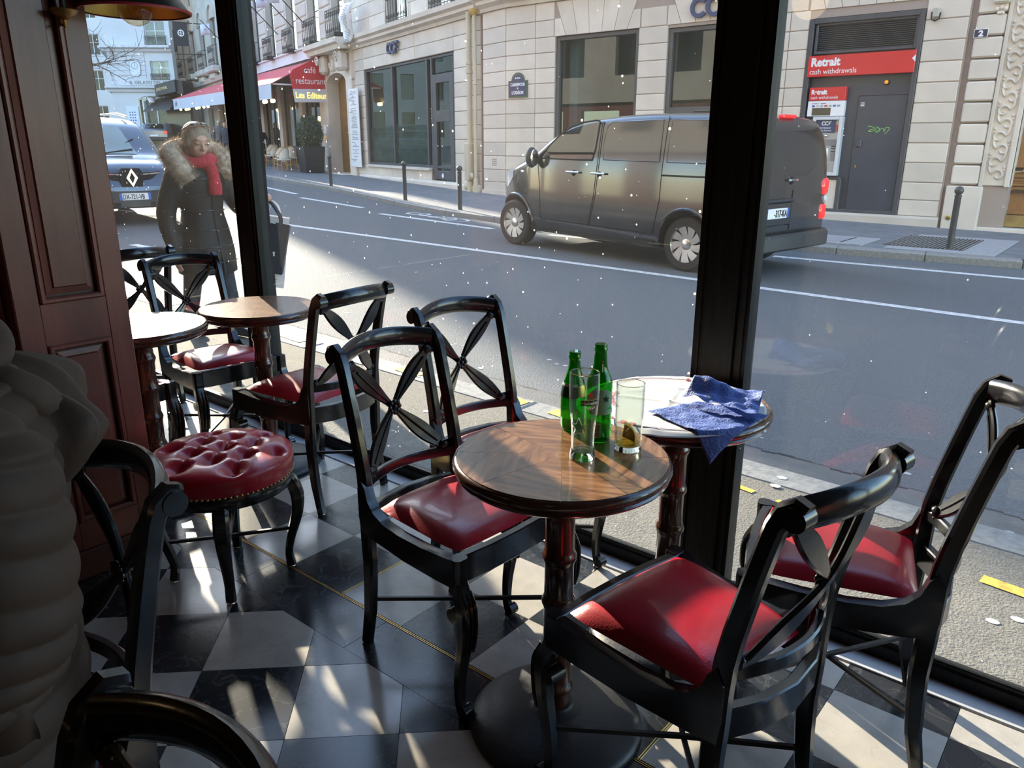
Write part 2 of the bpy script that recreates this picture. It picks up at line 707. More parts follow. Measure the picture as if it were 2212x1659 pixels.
for k in range(-4, 2):
    MB().cbox(-0.9 + k * 1.23 + 0.001, 0.329 + k * 1.23, 2.0405, 2.118, -0.012, 0.004, 0.002).obj('threshold_slab', GREY_T, floor, smooth=0)

PLASTER = mat('old_cream_plaster', (0.30, 0.24, 0.17, 1), 0.7, var=0.1, scale=3, bump=0.1)
ceil_ = MB().box(-7, 4, -6, 2.4, 3.1, 3.25).obj('ceiling', PLASTER, smooth=0)
ceil_['kind'] = 'structure'
w = MB().box(-7, 4, -6.2, -6, 0, 3.1).obj('wall_back', MAHOG, smooth=0)
w['kind'] = 'structure'
w = MB().box(4, 4.2, -6, 2.05, 0, 3.1).obj('wall_right', MAHOG, smooth=0)
w['kind'] = 'structure'
w = MB().box(-7.2, -7, -6, 2.4, 0, 3.1).obj('wall_left', MAHOG, smooth=0)
w['kind'] = 'structure'

# window wall: black timber posts, sills and head with one pane between each pair of posts
WIN_Y, HEAD = 2.14, 2.72
posts = [-5.86, -3.402, -0.943, 1.51, 3.95]


def make_post(par):
    mb = MB()
    w2 = 0.085
    # stepped section: flat face with a thin fillet at both sides, as wide behind
    prof = [(-w2, 2.17), (-w2, 2.112), (-w2 + 0.012, 2.112), (-w2 + 0.012, 2.106), (-w2 + 0.022, 2.106), (-w2 + 0.022, 2.112), (-w2 + 0.034, 2.112),
            (-w2 + 0.038, 2.100), (w2 - 0.038, 2.100), (w2 - 0.034, 2.112), (w2 - 0.022, 2.112), (w2 - 0.022, 2.106), (w2 - 0.012, 2.106), (w2 - 0.012, 2.112),
            (w2, 2.112), (w2, 2.17), (w2 - 0.02, 2.20), (-w2 + 0.02, 2.20)]
    mb.poly_prism(prof, -0.03, HEAD + 0.1, axis='z')
    return mb.obj('post', FRAME, par, smooth=0)


for n in range(4):
    win = struct('window_%d' % (n + 1))
    xa, xb = posts[n] + 0.083, posts[n + 1] - 0.083
    po = make_post(win)
    po.location.x = posts[n + 1]
    MB().cbox(xa, xb, 2.112, 2.168, -0.03, 0.048, 0.006).cbox(xa, xb, 2.118, 2.134, 0.046, 0.06, 0.003).obj('bottom_rail', FRAME, win, smooth=0)
    MB().cbox(xa, xb, 2.105, 2.175, HEAD, HEAD + 0.09, 0.006).obj('head_rail', FRAME, win, smooth=0)
    MB().box(xa, xb, WIN_Y - 0.003, WIN_Y + 0.003, 0.055, HEAD).obj('pane', PANE_L if n < 2 else PANE, win, smooth=0)
w = MB().box(-7, 4, 2.06, 2.4, HEAD + 0.1, 3.1).obj('wall_front', FRAME, smooth=0)
w['kind'] = 'structure'

# panelled mahogany pier: its face looks along +x, between the back of the room and the window
pier = struct('trim_1')
PX = -2.56


def panel(par, y0, y1, z0, z1, bev):
    """recessed panel with a raised bevelled field, on the face x=PX"""
    mb = MB()
    a, d = 0.012, 0.012
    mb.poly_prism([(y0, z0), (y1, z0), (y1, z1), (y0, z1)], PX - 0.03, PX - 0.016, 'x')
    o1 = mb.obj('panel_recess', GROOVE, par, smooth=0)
    mb = MB()
    i0 = [(y0 + a, z0 + a), (y1 - a, z0 + a), (y1 - a, z1 - a), (y0 + a, z1 - a)]
    i1 = [(y0 + bev, z0 + bev), (y1 - bev, z0 + bev), (y1 - bev, z1 - bev), (y0 + bev, z1 - bev)]
    i2 = [(y0 + bev + .004, z0 + bev + .004), (y1 - bev - .004, z0 + bev + .004), (y1 - bev - .004, z1 - bev - .004), (y0 + bev + .004, z1 - bev - .004)]
    P = [(PX - 0.017, *q) for q in i0] + [(PX - 0.012, *q) for q in i0] + [(PX - 0.009, *q) for q in i1] + [(PX - 0.002, *q) for q in i2]
    F = []
    for k in range(3):
        for j in range(4):
            F.append((k * 4 + j, k * 4 + (j + 1) % 4, k * 4 + 4 + (j + 1) % 4, k * 4 + 4 + j))
    F.append((12, 13, 14, 15))
    mb.add(P, F).obj('panel_field', MAHOG, par, smooth=0)
    mb = MB()
    for q in ((y0 - .014, y0 + .004, z0 - .014, z1 + .014), (y1 - .004, y1 + .014, z0 - .014, z1 + .014)):
        mb.cbox(PX - 0.02, PX + 0.008, q[0], q[1], q[2], q[3], 0.005)
    for q in ((z0 - .014, z0 + .004), (z1 - .004, z1 + .014)):
        mb.cbox(PX - 0.02, PX + 0.0075, y0 - .013, y1 + .013, q[0], q[1], 0.005)
    mb.obj('panel_moulding', MAHOG, par, smooth=0)


Y1, Y0 = 1.128, 0.795
mb = MB()
for a in ((Y0, 0.868, 0.1, 3.1), (1.058, Y1, 0.1, 3.1)):
    mb.cbox(PX - 0.04, PX, a[0], a[1], a[2], a[3], 0.004)
for a in ((0.1, 0.2), (0.80, 0.93), (2.86, 3.1)):
    mb.cbox(PX - 0.04, PX - 0.0005, 0.866, 1.06, a[0], a[1], 0.001)
mb.obj('stile', MAHOG, pier, smooth=0)
MB().box(PX - 0.34, PX - 0.03, Y0 + 0.002, Y1 - 0.002, 0, 3.1).obj('core', MAHOG, pier, smooth=0)
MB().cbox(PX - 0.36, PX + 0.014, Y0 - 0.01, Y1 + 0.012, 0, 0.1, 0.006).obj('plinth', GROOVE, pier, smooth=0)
panel(pier, 0.882, 1.044, 0.944, 2.846, 0.03)
panel(pier, 0.882, 1.044, 0.214, 0.788, 0.03)
pier2 = struct('trim_2')
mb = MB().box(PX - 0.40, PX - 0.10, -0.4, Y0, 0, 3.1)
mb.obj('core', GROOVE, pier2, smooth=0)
for q in ((0.30, 0.74),):
    mb = MB()
    mb.cbox(PX - 0.11, PX - 0.075, q[0] - 0.06, q[0], 0.12, 3.1, 0.004).cbox(PX - 0.11, PX - 0.075, q[1], q[1] + 0.055, 0.12, 3.1, 0.004)
    mb.cbox(PX - 0.11, PX - 0.076, q[0], q[1], 0.12, 0.2, 0.004).cbox(PX - 0.11, PX - 0.076, q[0], q[1], 0.80, 0.92, 0.004)
    mb.obj('stile', MAHOG, pier2, smooth=0)
# ------------------------------------------------------------------ cafe chairs
def post_x(z):
    P = [(0.0, -0.020), (0.12, 0.004), (0.26, 0.016), (0.38, 0.012), (0.45, 0.010), (0.52, 0.008), (0.60, -0.006), (0.70, -0.028), (0.80, -0.052), (0.86, -0.068), (0.90, -0.078)]
    for (a, b), (c, d) in zip(P, P[1:]):
        if z <= c:
            return b + (d - b) * (z - a) / (c - a)
    return P[-1][1]


BOW = 0.050


def back_pt(y, z, off=0.0):
    return Vector((post_x(z) - BOW * max(0, 1 - (y / 0.165) ** 2) + off, y, z))


def make_chair():
    t = thing('cafe_chair', '', 'chair')
    # cushion
    def cush(u, v):
        a, b = u * 2 - 1, v * 2 - 1
        x = 0.035 + (b + 1) / 2 * 0.345
        hw = 0.153 + 0.036 * (b + 1) / 2
        k = (1 - abs(a) ** 3.4) * (1 - abs(b) ** 3.4)
        rx = 1 - 0.05 * (abs(b) ** 6)
        return (x + 0.008 * (1 - a * a) * (1 if b > 0.9 else 0), a * hw * rx, 0.444 + 0.040 * max(0, k) ** 0.45 - 0.012 * sin(pi * v) * 0 + 0.006 * b)
    mb = MB().grid(cush, 18, 18)
    mb.obj('seat_cushion', RED, t, smooth=60)
    # side rails that sweep up into the back posts, front and back rails
    mb = MB()
    for s in (-1, 1):
        top = [(0.405, 0.452), (0.375, 0.448), (0.28, 0.436), (0.18, 0.430), (0.11, 0.434), (0.065, 0.45), (0.04, 0.475), (0.028, 0.51), (0.012, 0.53)]
        bot = [(-0.006, 0.50), (-0.006, 0.42), (0.0, 0.375), (0.06, 0.368), (0.2, 0.364), (0.33, 0.370), (0.405, 0.376)]
        poly = top + bot
        P, n = [], len(poly)
        for d in (0, 1):
            for x, z in poly:
                hw = 0.172 + 0.036 * max(0, x) / 0.4
                P.append((x, s * (hw + (0.017 if d else -0.013)), z))
        F = [tuple(range(n)), tuple(range(2 * n - 1, n - 1, -1))] + [(i, i + n, (i + 1) % n + n, (i + 1) % n) for i in range(n)]
        mb.add(P, F)
    mb.bar([(0.392, -0.2, 0.413), (0.402, -0.1, 0.413), (0.405, 0, 0.413), (0.402, 0.1, 0.413), (0.392, 0.2, 0.413)], 0.074, 0.024, side=(0, 0, 1), c=0.12)
    mb.bar([(0.012, -0.172, 0.405), (-0.022, -0.09, 0.405), (-0.034, 0, 0.405), (-0.022, 0.09, 0.405), (0.012, 0.172, 0.405)], 0.066, 0.024, side=(0, 0, 1), c=0.12)
    mb.obj('seat_frame', LACQ, t, smooth=30)
    for s in (-1, 1):
        # cabriole front leg with reeded knee and scrolled foot
        mb = MB()
        pts = catmull([(0.402, s * 0.203, 0.452), (0.404, s * 0.204, 0.385), (0.424, s * 0.206, 0.325), (0.424, s * 0.206, 0.24), (0.405, s * 0.206, 0.13), (0.402, s * 0.207, 0.05), (0.415, s * 0.208, 0.012)], 5)
        wz = lerp_list([0.040, 0.040, 0.046, 0.038, 0.030, 0.025, 0.026], len(pts))
        hz = lerp_list([0.036, 0.034, 0.040, 0.034, 0.028, 0.024, 0.028], len(pts))
        mb.bar(pts, wz, hz, side=(0, 1, 0), c=0.22)
        mb.tube([(0.424, s * 0.208 - 0.014, 0.024), (0.424, s * 0.208 + 0.014, 0.024)], 0.017, 10)
        for q in (-0.014, 0, 0.014):
            mb.tube(catmull([(0.426, s * 0.205 + q, 0.365), (0.447, s * 0.206 + q, 0.32), (0.446, s * 0.206 + q, 0.25), (0.434, s * 0.206 + q, 0.2)], 4), 0.0058, 6)
        mb.tube([(0.400, s * 0.206 - 0.021, 0.30), (0.400, s * 0.206 + 0.021, 0.30)], 0.020, 10)
        lg = mb.obj('leg', LACQ, t, smooth=40)
        MB().lathe([(0.011, 0), (0.013, 0.003), (0.012, 0.007)], 10, (0.408, s * 0.207, 0)).obj('glide', CHROME, lg)
        # rear leg and back post in one piece, with the scroll on top
        mb = MB()
        zs = [0.004, 0.06, 0.12, 0.20, 0.28, 0.36, 0.42, 0.48, 0.54, 0.60, 0.66, 0.72, 0.78, 0.83]
        pts = [(post_x(z), s * (0.174 if z < 0.4 else 0.172), z) for z in zs] + [(-0.073, s * 0.171, 0.858), (-0.092, s * 0.171, 0.872), (-0.108, s * 0.171, 0.866)]
        n = len(pts)
        mb.bar(pts, [0.030] * n, lerp_list([0.030, 0.034, 0.038, 0.042, 0.044, 0.042, 0.040, 0.038, 0.037, 0.036, 0.036, 0.036, 0.03], n), side=(0, 1, 0), c=0.22)
        mb.tube([(-0.094, s * 0.171 - 0.0175, 0.855), (-0.094, s * 0.171 + 0.0175, 0.855)], 0.021, 14)
        bp = mb.obj('back_post', LACQ, t, smooth=40)
        MB().lathe([(0.011, 0), (0.013, 0.003), (0.012, 0.007)], 10, (-0.02, s * 0.174, 0)).obj('glide', CHROME, bp)
    # rolled top rail, bowed backwards and arched
    pts = [back_pt(y, 0.850 + 0.016 * (1 - (y / 0.16) ** 2), -0.012) for y in np.linspace(-0.162, 0.162, 15)]
    secs = [[(0.029 * cos(2 * pi * j / 12), 0.0165 * sin(2 * pi * j / 12)) for j in range(12)] for _ in pts]
    MB().sweep(pts, secs, side=(0.12, 0, 1)).obj('top_rail', LACQ, t, smooth=50)
    pts = [back_pt(y, 0.512) for y in np.linspace(-0.165, 0.165, 13)]
    MB().bar(pts, 0.030, 0.018, side=(0, 0, 1), c=0.2).obj('lower_rail', LACQ, t, smooth=35)
    # the two crossing leaf-shaped bars and the rosette where they meet
    for s in (-1, 1):
        k = 25
        pts, ws = [], []
        for i in range(k):
            u = i / (k - 1)
            y = s * (-0.142 + 0.284 * u)
            z = 0.524 + (0.826 - 0.524) * u
            pts.append(back_pt(y, z, 0.002 if s > 0 else -0.002))
            d = abs(u - 0.5) * 2
            ws.append(0.020 + 0.030 * max(0, sin(pi * min(1, (1 - d) / 0.92) ** 0.85)) ** 1.3 + (0.014 if d > 0.93 else 0))
        mb = MB()
        up = Vector((0, -s * 0.72, 0.69))
        sd = Vector((0, 0.302, -s * 0.284)).normalized()
        mb.bar(pts, ws, 0.013, side=sd, c=0.3)
        # raised vein along the front of the bar, and the small fan block at each end
        mb.tube([p + Vector((0.008, 0, 0)) for p in pts[2:-2]], 0.0032, 5)
        mb.cbox(pts[0].x - .010, pts[0].x + .010, pts[0].y - .022, pts[0].y + .022, pts[0].z - .004, pts[0].z + .024, 0.008)
        mb.cbox(pts[-1].x - .010, pts[-1].x + .010, pts[-1].y - .022, pts[-1].y + .022, pts[-1].z - .02, pts[-1].z + .006, 0.008)
        mb.obj('cross_bar', LACQ, t, smooth=40)
    c = back_pt(0, 0.675, 0.010)
    mb = MB()
    for i in range(8):
        a = 2 * pi * i / 8
        mb.ball((c.x, c.y + 0.0165 * cos(a), c.z + 0.0165 * sin(a)), 0.0078, 8, 5, (0.7, 1, 1))
    mb.ball((c.x + 0.001, c.y, c.z), 0.0085, 8, 5, (0.8, 1, 1))
    mb.obj('rosette', LACQ, t, smooth=60)
    # crossing iron stretchers
    for s in (-1, 1):
        MB().bar([(0.002, -s * 0.172, 0.152), (0.2, 0.006 * s, 0.150 + 0.004 * s), (0.402, s * 0.200, 0.152)], 0.011, 0.011, side=(0, 0, 1), c=0.1).obj('stretcher', IRON, t, smooth=0)
    return t


ch0 = make_chair()
ch0.location = (-1.538, 1.41, 0)
ch0.rotation_euler = (0, 0, radians(-2.4))
ch0['label'] = 'black cross-back chair with worn red seat, tucked under the bottle table'
ch0['group'] = 'black cross-back cafe chairs'
G = 'black cross-back cafe chairs'
copy_tree(ch0, (-1.715, 1.875, 0), radians(-8.1), 'black cross-back chair by the glass, facing the table under the paper placemat', G)
copy_tree(ch0, (-0.403, 1.289, 0), radians(170.2), 'black cross-back chair with bright red seat, its back to us, beside the bottle table pedestal', G)
copy_tree(ch0, (-0.258, 1.874, 0), radians(195.9), 'black cross-back chair with sunlit red seat, right against the window, beyond the blue napkin table', G)
copy_tree(ch0, (-2.365, 1.828, 0), radians(184.5), 'black cross-back chair with its back turned, between the round stool and the window', G)
copy_tree(ch0, (-3.478, 1.833, 0), radians(-3.4), 'black cross-back chair behind the wood table nearest the walking woman', G)
copy_tree(ch0, (-3.46, 1.275, 0), radians(-2.0), 'black cross-back chair mostly hidden by the mahogany pier, tucked under the glaring table', G)
copy_tree(ch0, (-4.08, 1.84, 0), radians(181), 'farthest black cross-back chair, only its back showing beside the mahogany pier', G)
copy_tree(ch0, (-1.302, 0.425, 0), radians(-90), 'black cross-back chair in which the person in the brown jacket sits', G)
copy_tree(ch0, (-0.565, 0.155, 0), radians(-90), 'black cross-back chair nearest the camera, only its glossy curved top rail showing', G)


# ------------------------------------------------------------------ pedestal tables
def make_table():
    t = thing('pedestal_table', '', 'table')
    MB().lathe([(0.214, 0.0), (0.217, 0.008), (0.214, 0.016), (0.206, 0.022), (0.19, 0.030), (0.13, 0.044), (0.07, 0.052), (0.046, 0.056), (0.04, 0.066)], 48).obj('base_disc', BASEM, t, smooth=50)
    # turned pole imitating bamboo: fluted lengths between rings
    prof = [(0.037, 0.06)]
    z = 0.06
    nodes = [0.115, 0.235, 0.355, 0.475, 0.595]
    for q in nodes:
        prof += [(0.0345, q - 0.055), (0.035, q - 0.020), (0.0375, q - 0.012), (0.0405, q - 0.005), (0.0415, q), (0.0405, q + 0.005), (0.0375, q + 0.012), (0.035, q + 0.02)]
    prof += [(0.0345, 0.655), (0.040, 0.672), (0.052, 0.682), (0.052, 0.69)]
    prof.sort(key=lambda p: p[1])
    mb = MB().lathe(prof, 24)
    mb.obj('pole', BAMBOO, t, smooth=40)
    MB().lathe([(0.215, 0.686), (0.232, 0.688), (0.240, 0.694), (0.243, 0.699), (0.240, 0.7035), (0.241, 0.7055), (0.2465, 0.710), (0.248, 0.716), (0.246, 0.722), (0.243, 0.7265), (0.2385, 0.7285), (0.2385, 0.7265), (0.1, 0.7265)], 72).obj('top_rim', RIM, t, smooth=50)
    # veneer laid as wedges, each with its own grain direction
    for k in range(8):
        a0, a1 = 2 * pi * k / 8, 2 * pi * (k + 1) / 8
        am = (a0 + a1) / 2 + (pi / 2 if k % 2 else pi / 3)
        P = [(0.0004 * cos(am), 0.0004 * sin(am))] + [(0.2378 * cos(a0 + 0.003 + (a1 - a0 - 0.006) * i / 9), 0.2378 * sin(a0 + 0.003 + (a1 - a0 - 0.006) * i / 9)) for i in range(10)]
        loc = [(x * cos(-am) - y * sin(-am), x * sin(-am) + y * cos(-am)) for x, y in P]
        o = MB().poly_prism(loc, 0.7255, 0.7300, 'z').obj('veneer_wedge', VENEER, t, smooth=0)
        o.rotation_euler = (0, 0, am)
    return t


TG = 'round pedestal tables'
t0 = make_table()
t0.location = (-0.942, 1.322, 0)
t0.rotation_euler = (0, 0, 0.62)
t0['label'] = 'round wooden pedestal table holding two green bottles and two glasses'
t0['group'] = TG
copy_tree(t0, (-0.918, 1.828, 0), 0.1, 'round pedestal table covered by a white printed paper mat', TG)
copy_tree(t0, (-2.925, 1.832, 0), 0.9, 'round wooden pedestal table by the window in front of the walking woman', TG)
copy_tree(t0, (-2.96, 1.335, 0), 0.3, 'round wooden pedestal table half hidden by the mahogany pier, its top glaring white', TG)

# ------------------------------------------------------------------ tufted stool
st = thing('round_stool', 'round stool with button-tufted red leather seat, brass nails and black legs', 'stool', (-2.205, 1.195, 0), radians(9.3))
RS = 0.226
btn = []
for i in range(-3, 4):
    for j in range(-3, 4):
        x, y = 0.098 * (i + 0.5 * (j % 2)), 0.085 * j
        if sqrt(x * x + y * y) < 0.172:
            btn.append((x + 0.01, y))
links = []
for a in range(len(btn)):
    for b in range(a + 1, len(btn)):
        d = sqrt((btn[a][0] - btn[b][0]) ** 2 + (btn[a][1] - btn[b][1]) ** 2)
        if d < 0.102 and abs(btn[a][1] - btn[b][1]) > 0.01:
            links.append((btn[a], btn[b]))
for (x, y) in btn:
    r = sqrt(x * x + y * y)
    if r > 0.11:
        links.append(((x, y), (x / r * 0.26, y / r * 0.26)))


def segd(px, py, a, b):
    ax, ay = a
    bx, by = b
    t_ = max(0, min(1, ((px - ax) * (bx - ax) + (py - ay) * (by - ay)) / ((bx - ax) ** 2 + (by - ay) ** 2)))
    return sqrt((px - ax - t_ * (bx - ax)) ** 2 + (py - ay - t_ * (by - ay)) ** 2)


def tuft(r, a):
    # profile: side wall bulging, then domed top
    s = min(1.0, r)
    q = s * (pi / 2 + 0.35)
    rr = RS * (sin(min(q, pi / 2)) if q <= pi / 2 else cos((q - pi / 2) * 0.55))
    base = 0.472 - 0.004 * s if False else 0
    if q <= pi / 2:
        z = 0.418 + 0.052 * max(0.0, cos(q)) ** 0.55
    else:
        z = 0.418 - 0.11 * (q - pi / 2)
    x, y = rr * cos(a), rr * sin(a)
    dip = 0
    for bx, by in btn:
        d2 = (x - bx) ** 2 + (y - by) ** 2
        dip = max(dip, 0.026 * exp(-d2 / 0.0009))
    cr = 0
    for a_, b_ in links:
        d = segd(x, y, a_, b_)
        if d < 0.03:
            cr = max(cr, 0.008 * exp(-(d / 0.006) ** 2))
    f = 1 if q < 1.2 else max(0.0, 1 - (q - 1.2) / 0.7)
    return (x * (1 - (0.0 if q < 1.2 else cr * 1.2)), y * (1 - (0.0 if q < 1.2 else cr * 1.2)), z - (dip + cr) * f)


NA, NR = 96, 46
P = [tuft(0.0, 0)] + [tuft(i / NR, 2 * pi * j / NA) for i in range(1, NR + 1) for j in range(NA)]
F = [(0, 1 + j, 1 + (j + 1) % NA) for j in range(NA)]
for i in range(NR - 1):
    for j in range(NA):
        a, b = 1 + i * NA + j, 1 + i * NA + (j + 1) % NA
        F.append((a, a + NA, b + NA, b))
cu = MB().add(P, F).obj('seat_cushion', RED, st, smooth=80)
bmb = MB()
for bx, by in btn:
    r_ = sqrt(bx * bx + by * by)
    lo = min((tuft(i / 60, atan2(by, bx)) for i in range(1, 60)), key=lambda p: (p[0] - bx) ** 2 + (p[1] - by) ** 2)
    MB().ball((bx, by, lo[2] + 0.002), 0.008, 8, 5, (1, 1, 0.5)).obj('button', RED, cu, smooth=60)
MB().lathe([(0.185, 0.33), (0.213, 0.332), (0.217, 0.34), (0.217, 0.378), (0.213, 0.384), (0.19, 0.384)], 64).obj('seat_ring', LACQ, st, smooth=40)
mb = MB()
for i in range(84):
    a = 2 * pi * i / 84
    mb.ball((0.2195 * cos(a), 0.2195 * sin(a), 0.377), 0.0052, 6, 4)
mb.obj('nail_trim', BRASS, st, smooth=60, kind='stuff')
for k in range(4):
    a = pi / 4 + k * pi / 2 + 0.02
    ux, uy = cos(a), sin(a)
    pr_ = [(0.196, 0.338), (0.212, 0.315), (0.226, 0.265), (0.220, 0.20), (0.196, 0.12), (0.183, 0.06), (0.188, 0.008)]
    pts = catmull([(ux * q, uy * q, z) for q, z in pr_], 5)
    n = len(pts)
    mb = MB().bar(pts, lerp_list([0.044, 0.046, 0.048, 0.040, 0.033, 0.030, 0.032], n), lerp_list([0.036, 0.040, 0.044, 0.036, 0.028, 0.025, 0.032], n), side=(-uy, ux, 0), c=0.2)
    lg = mb.obj('leg', LACQ, st, smooth=40)
    MB().lathe([(0.012, 0), (0.014, 0.003), (0.013, 0.007)], 10, (ux * 0.188, uy * 0.188, 0)).obj('glide', CHROME, lg)
for k in range(2):
    a = pi / 4 + k * pi / 2 + 0.02
    MB().bar([(cos(a) * 0.19, sin(a) * 0.19, 0.145), (0, 0, 0.143 + 0.005 * k), (-cos(a) * 0.19, -sin(a) * 0.19, 0.145)], 0.011, 0.011, side=(0, 0, 1), c=0.1).obj('stretcher', IRON, st, smooth=0)
# ------------------------------------------------------------------ the street: it climbs gently towards the left
def zs(x):
    if x > -27:
        return -0.0135 * x
    if x > -50:
        return 0.3645 + 0.040 * (-27 - x)
    return 1.2845 + 0.010 * (-50 - x)


def slab(name, pts, z0, m, par=None, thick=0.25, kind='structure', cuts=None):
    """flat-topped ground piece following the slope; pts is an outline (x,y)"""
    bm = bmesh.new()
    vs_ = [bm.verts.new((x, y, 0)) for x, y in pts]
    bm.faces.new(vs_)
    for xc in (cuts or [-27, -50]):
        geom = bm.verts[:] + bm.edges[:] + bm.faces[:]
        bmesh.ops.bisect_plane(bm, geom=geom, plane_co=(xc, 0, 0), plane_no=(1, 0, 0))
    ext = bmesh.ops.extrude_face_region(bm, geom=bm.faces[:])
    low = [v for v in ext['geom'] if isinstance(v, bmesh.types.BMVert)]
    lowset = set(low)
    for v in bm.verts:
        v.co.z = z0 + zs(v.co.x) - (thick if v in lowset else 0)
    bmesh.ops.recalc_face_normals(bm, faces=bm.faces)
    me = bpy.data.meshes.new(name)
    bm.to_mesh(me)
    bm.free()
    me.materials.append(m)
    o = bpy.data.objects.new(name, me)
    COL.objects.link(o)
    if par is not None:
        o.parent = par
    elif kind:
        o['kind'] = kind
    return o


ASPH = mat('asphalt', (0.105, 0.112, 0.120, 1), rough=0.75, col2=(0.165, 0.172, 0.180, 1), scale=110, bump=1.0, bscale=95, detail=3, spec=0.12)
PAVE = mat('pavement_asphalt', (0.15, 0.138, 0.118, 1), rough=0.8, col2=(0.215, 0.198, 0.168, 1), scale=60, bump=0.5, bscale=120, spec=0.1)
PAVE2 = mat('far_pavement_asphalt', (0.15, 0.155, 0.165, 1), rough=0.75, col2=(0.20, 0.205, 0.215, 1), scale=4, bump=0.3, bscale=120, spec=0.15)
GRAN = mat('granite_kerb', (0.20, 0.20, 0.195, 1), rough=0.6, col2=(0.29, 0.285, 0.27, 1), scale=25, bump=0.25, bscale=60, spec=0.2)
GUTT = mat('gutter_asphalt', (0.12, 0.12, 0.12, 1), rough=0.6, col2=(0.16, 0.155, 0.15, 1), scale=9, bump=0.3, bscale=80, spec=0.15)
MARK = mat('road_paint_white', (0.60, 0.60, 0.60, 1), rough=0.6, var=0.25, scale=18, bump=0.3, bscale=90)
YEL = mat('road_paint_yellow', (0.62, 0.44, 0.07, 1), rough=0.6, var=0.3, scale=30)

side = slab('pavement_near', [(-60, 2.16), (12, 2.16), (12, 3.22), (-60, 3.22)], -0.08, PAVE)
side.name = 'pavement'
RKX = [(14, 12.9), (4, 12.6), (-1.3, 12.25), (-3.6, 11.85), (-6, 11.62), (-8, 11.55), (-10.0, 11.58), (-11.6, 11.86), (-13.2, 12.35), (-16, 13.5), (-19.4, 14.85), (-23, 15.95), (-26, 17.0), (-44, 23.0), (-60, 29)]
road = slab('road', [(-60, 3.40)] + [(14, 3.40)] + RKX, -0.19, ASPH, cuts=[-27, -50])
slab('gutter', [(-60, 3.41), (12, 3.41), (12, 3.83), (-60, 3.83)], -0.184, GUTT, road, 0.03)
# fine crack where gutter and carriageway meet
mb = MB()
random.seed(3)
x = -9.0
while x < 0.6:
    x2 = x + random.uniform(0.04, 0.12)
    y, w_ = 3.835 + random.uniform(-0.014, 0.014), random.uniform(0.004, 0.016)
    mb.add([(x, y - w_, -0.1835 + zs(x)), (x2, y - w_ * 0.5, -0.1835 + zs(x2)), (x2, y + w_, -0.1835 + zs(x2)), (x, y + w_ * 0.6, -0.1835 + zs(x))], [(0, 1, 2, 3)])
    x = x2
mb.obj('gutter_crack', mat('crack_black', (0.02, 0.02, 0.02, 1), 0.9), road, smooth=0)
# near kerb, stone by stone
kn = struct('pavement_kerb')
x = -30.0
random.seed(5)
while x < 6:
    L_ = random.uniform(0.95, 1.25)
    o = MB().cbox(0.004, L_ - 0.004, 0, 0.2, -0.16, 0, 0.012).obj('kerb_stone', GRAN, kn, smooth=0)
    o.location = (x, 3.215 + random.uniform(-.003, .003), -0.076 + zs(x))
    o.rotation_euler = (0, 0.0135 if x > -27 else 0.04, 0)
    x += L_
# far kerb follows the bend
kf = struct('pavement_kerb_far')
kf.name = 'pavement_kerb.001'
run = 0
for (xa, ya), (xb, yb) in zip(RKX[:-2], RKX[1:-1]):
    d_ = sqrt((xb - xa) ** 2 + (yb - ya) ** 2)
    n = max(1, round(d_ / 1.1))
    for i in range(n):
        ax, ay = xa + (xb - xa) * i / n, ya + (yb - ya) * i / n
        ang = atan2(yb - ya, xb - xa)
        o = MB().cbox(0.004, d_ / n - 0.002, -0.28, 0.0, -0.2, 0, 0.015).obj('kerb_stone', GRAN, kf, smooth=0)
        o.location = (ax, ay, -0.085 + zs(ax))
        o.rotation_euler = (0, -0.0135 if ax > -27 else -0.04, ang)
pts = [(x, y + 0.27) for x, y in RKX]
farp = slab('pavement_far', pts[::-1] + [(14, 17.5), (-15, 17.5), (-41.4, 27.0), (-60, 36), (-90, 60), (-110, 55), (-60, 29.2)], -0.092, PAVE2, cuts=[-27, -50])
farp.name = 'pavement.001'


def strip(par, a, b, w, z0, m, name='marking'):
    """painted strip from a to b on the ground, 4 mm thick, in short lengths so that it follows the slope"""
    (xa, ya), (xb, yb) = a, b
    d_ = sqrt((xb - xa) ** 2 + (yb - ya) ** 2)
    nx, ny = -(yb - ya) / d_ * w / 2, (xb - xa) / d_ * w / 2
    n = max(1, int(d_ / 2))
    P, F = [], []
    for i in range(n + 1):
        x, y = xa + (xb - xa) * i / n, ya + (yb - ya) * i / n
        P += [(x + nx, y + ny, z0 + zs(x)), (x - nx, y - ny, z0 + zs(x))]
    for i in range(n):
        F.append((2 * i, 2 * i + 1, 2 * i + 3, 2 * i + 2))
    return MB().add(P, F).obj(name, m, par, smooth=0)


ZR = -0.187
strip(road, (-40, 9.4), (-11.8, 8.43), 0.14, ZR, MARK)
strip(road, (-11.8, 8.43), (6, 8.46), 0.14, ZR, MARK)
for a, b in (((-30, 17.0), (-26.5, 15.5)), ((-25.0, 15.1), (-22.9, 14.4)), ((-22.0, 14.25), (-18.5, 13.1)), ((-17.35, 12.42), (-14.05, 11.70)), ((-12.73, 11.06), (-9.25, 10.68)), ((-8.0, 10.70), (-5.0, 10.90)), ((-4.2, 11.0), (6, 12.1))):
    strip(road, a, b, 0.15, ZR, MARK)
for a, b in (((-17, 5.6), (-13, 5.7)), ((-20, 7.4), (-16.4, 7.6)), ((-11.6, 5.3), (-8.2, 5.35))):
    strip(road, a, b, 0.13, ZR, MARK)
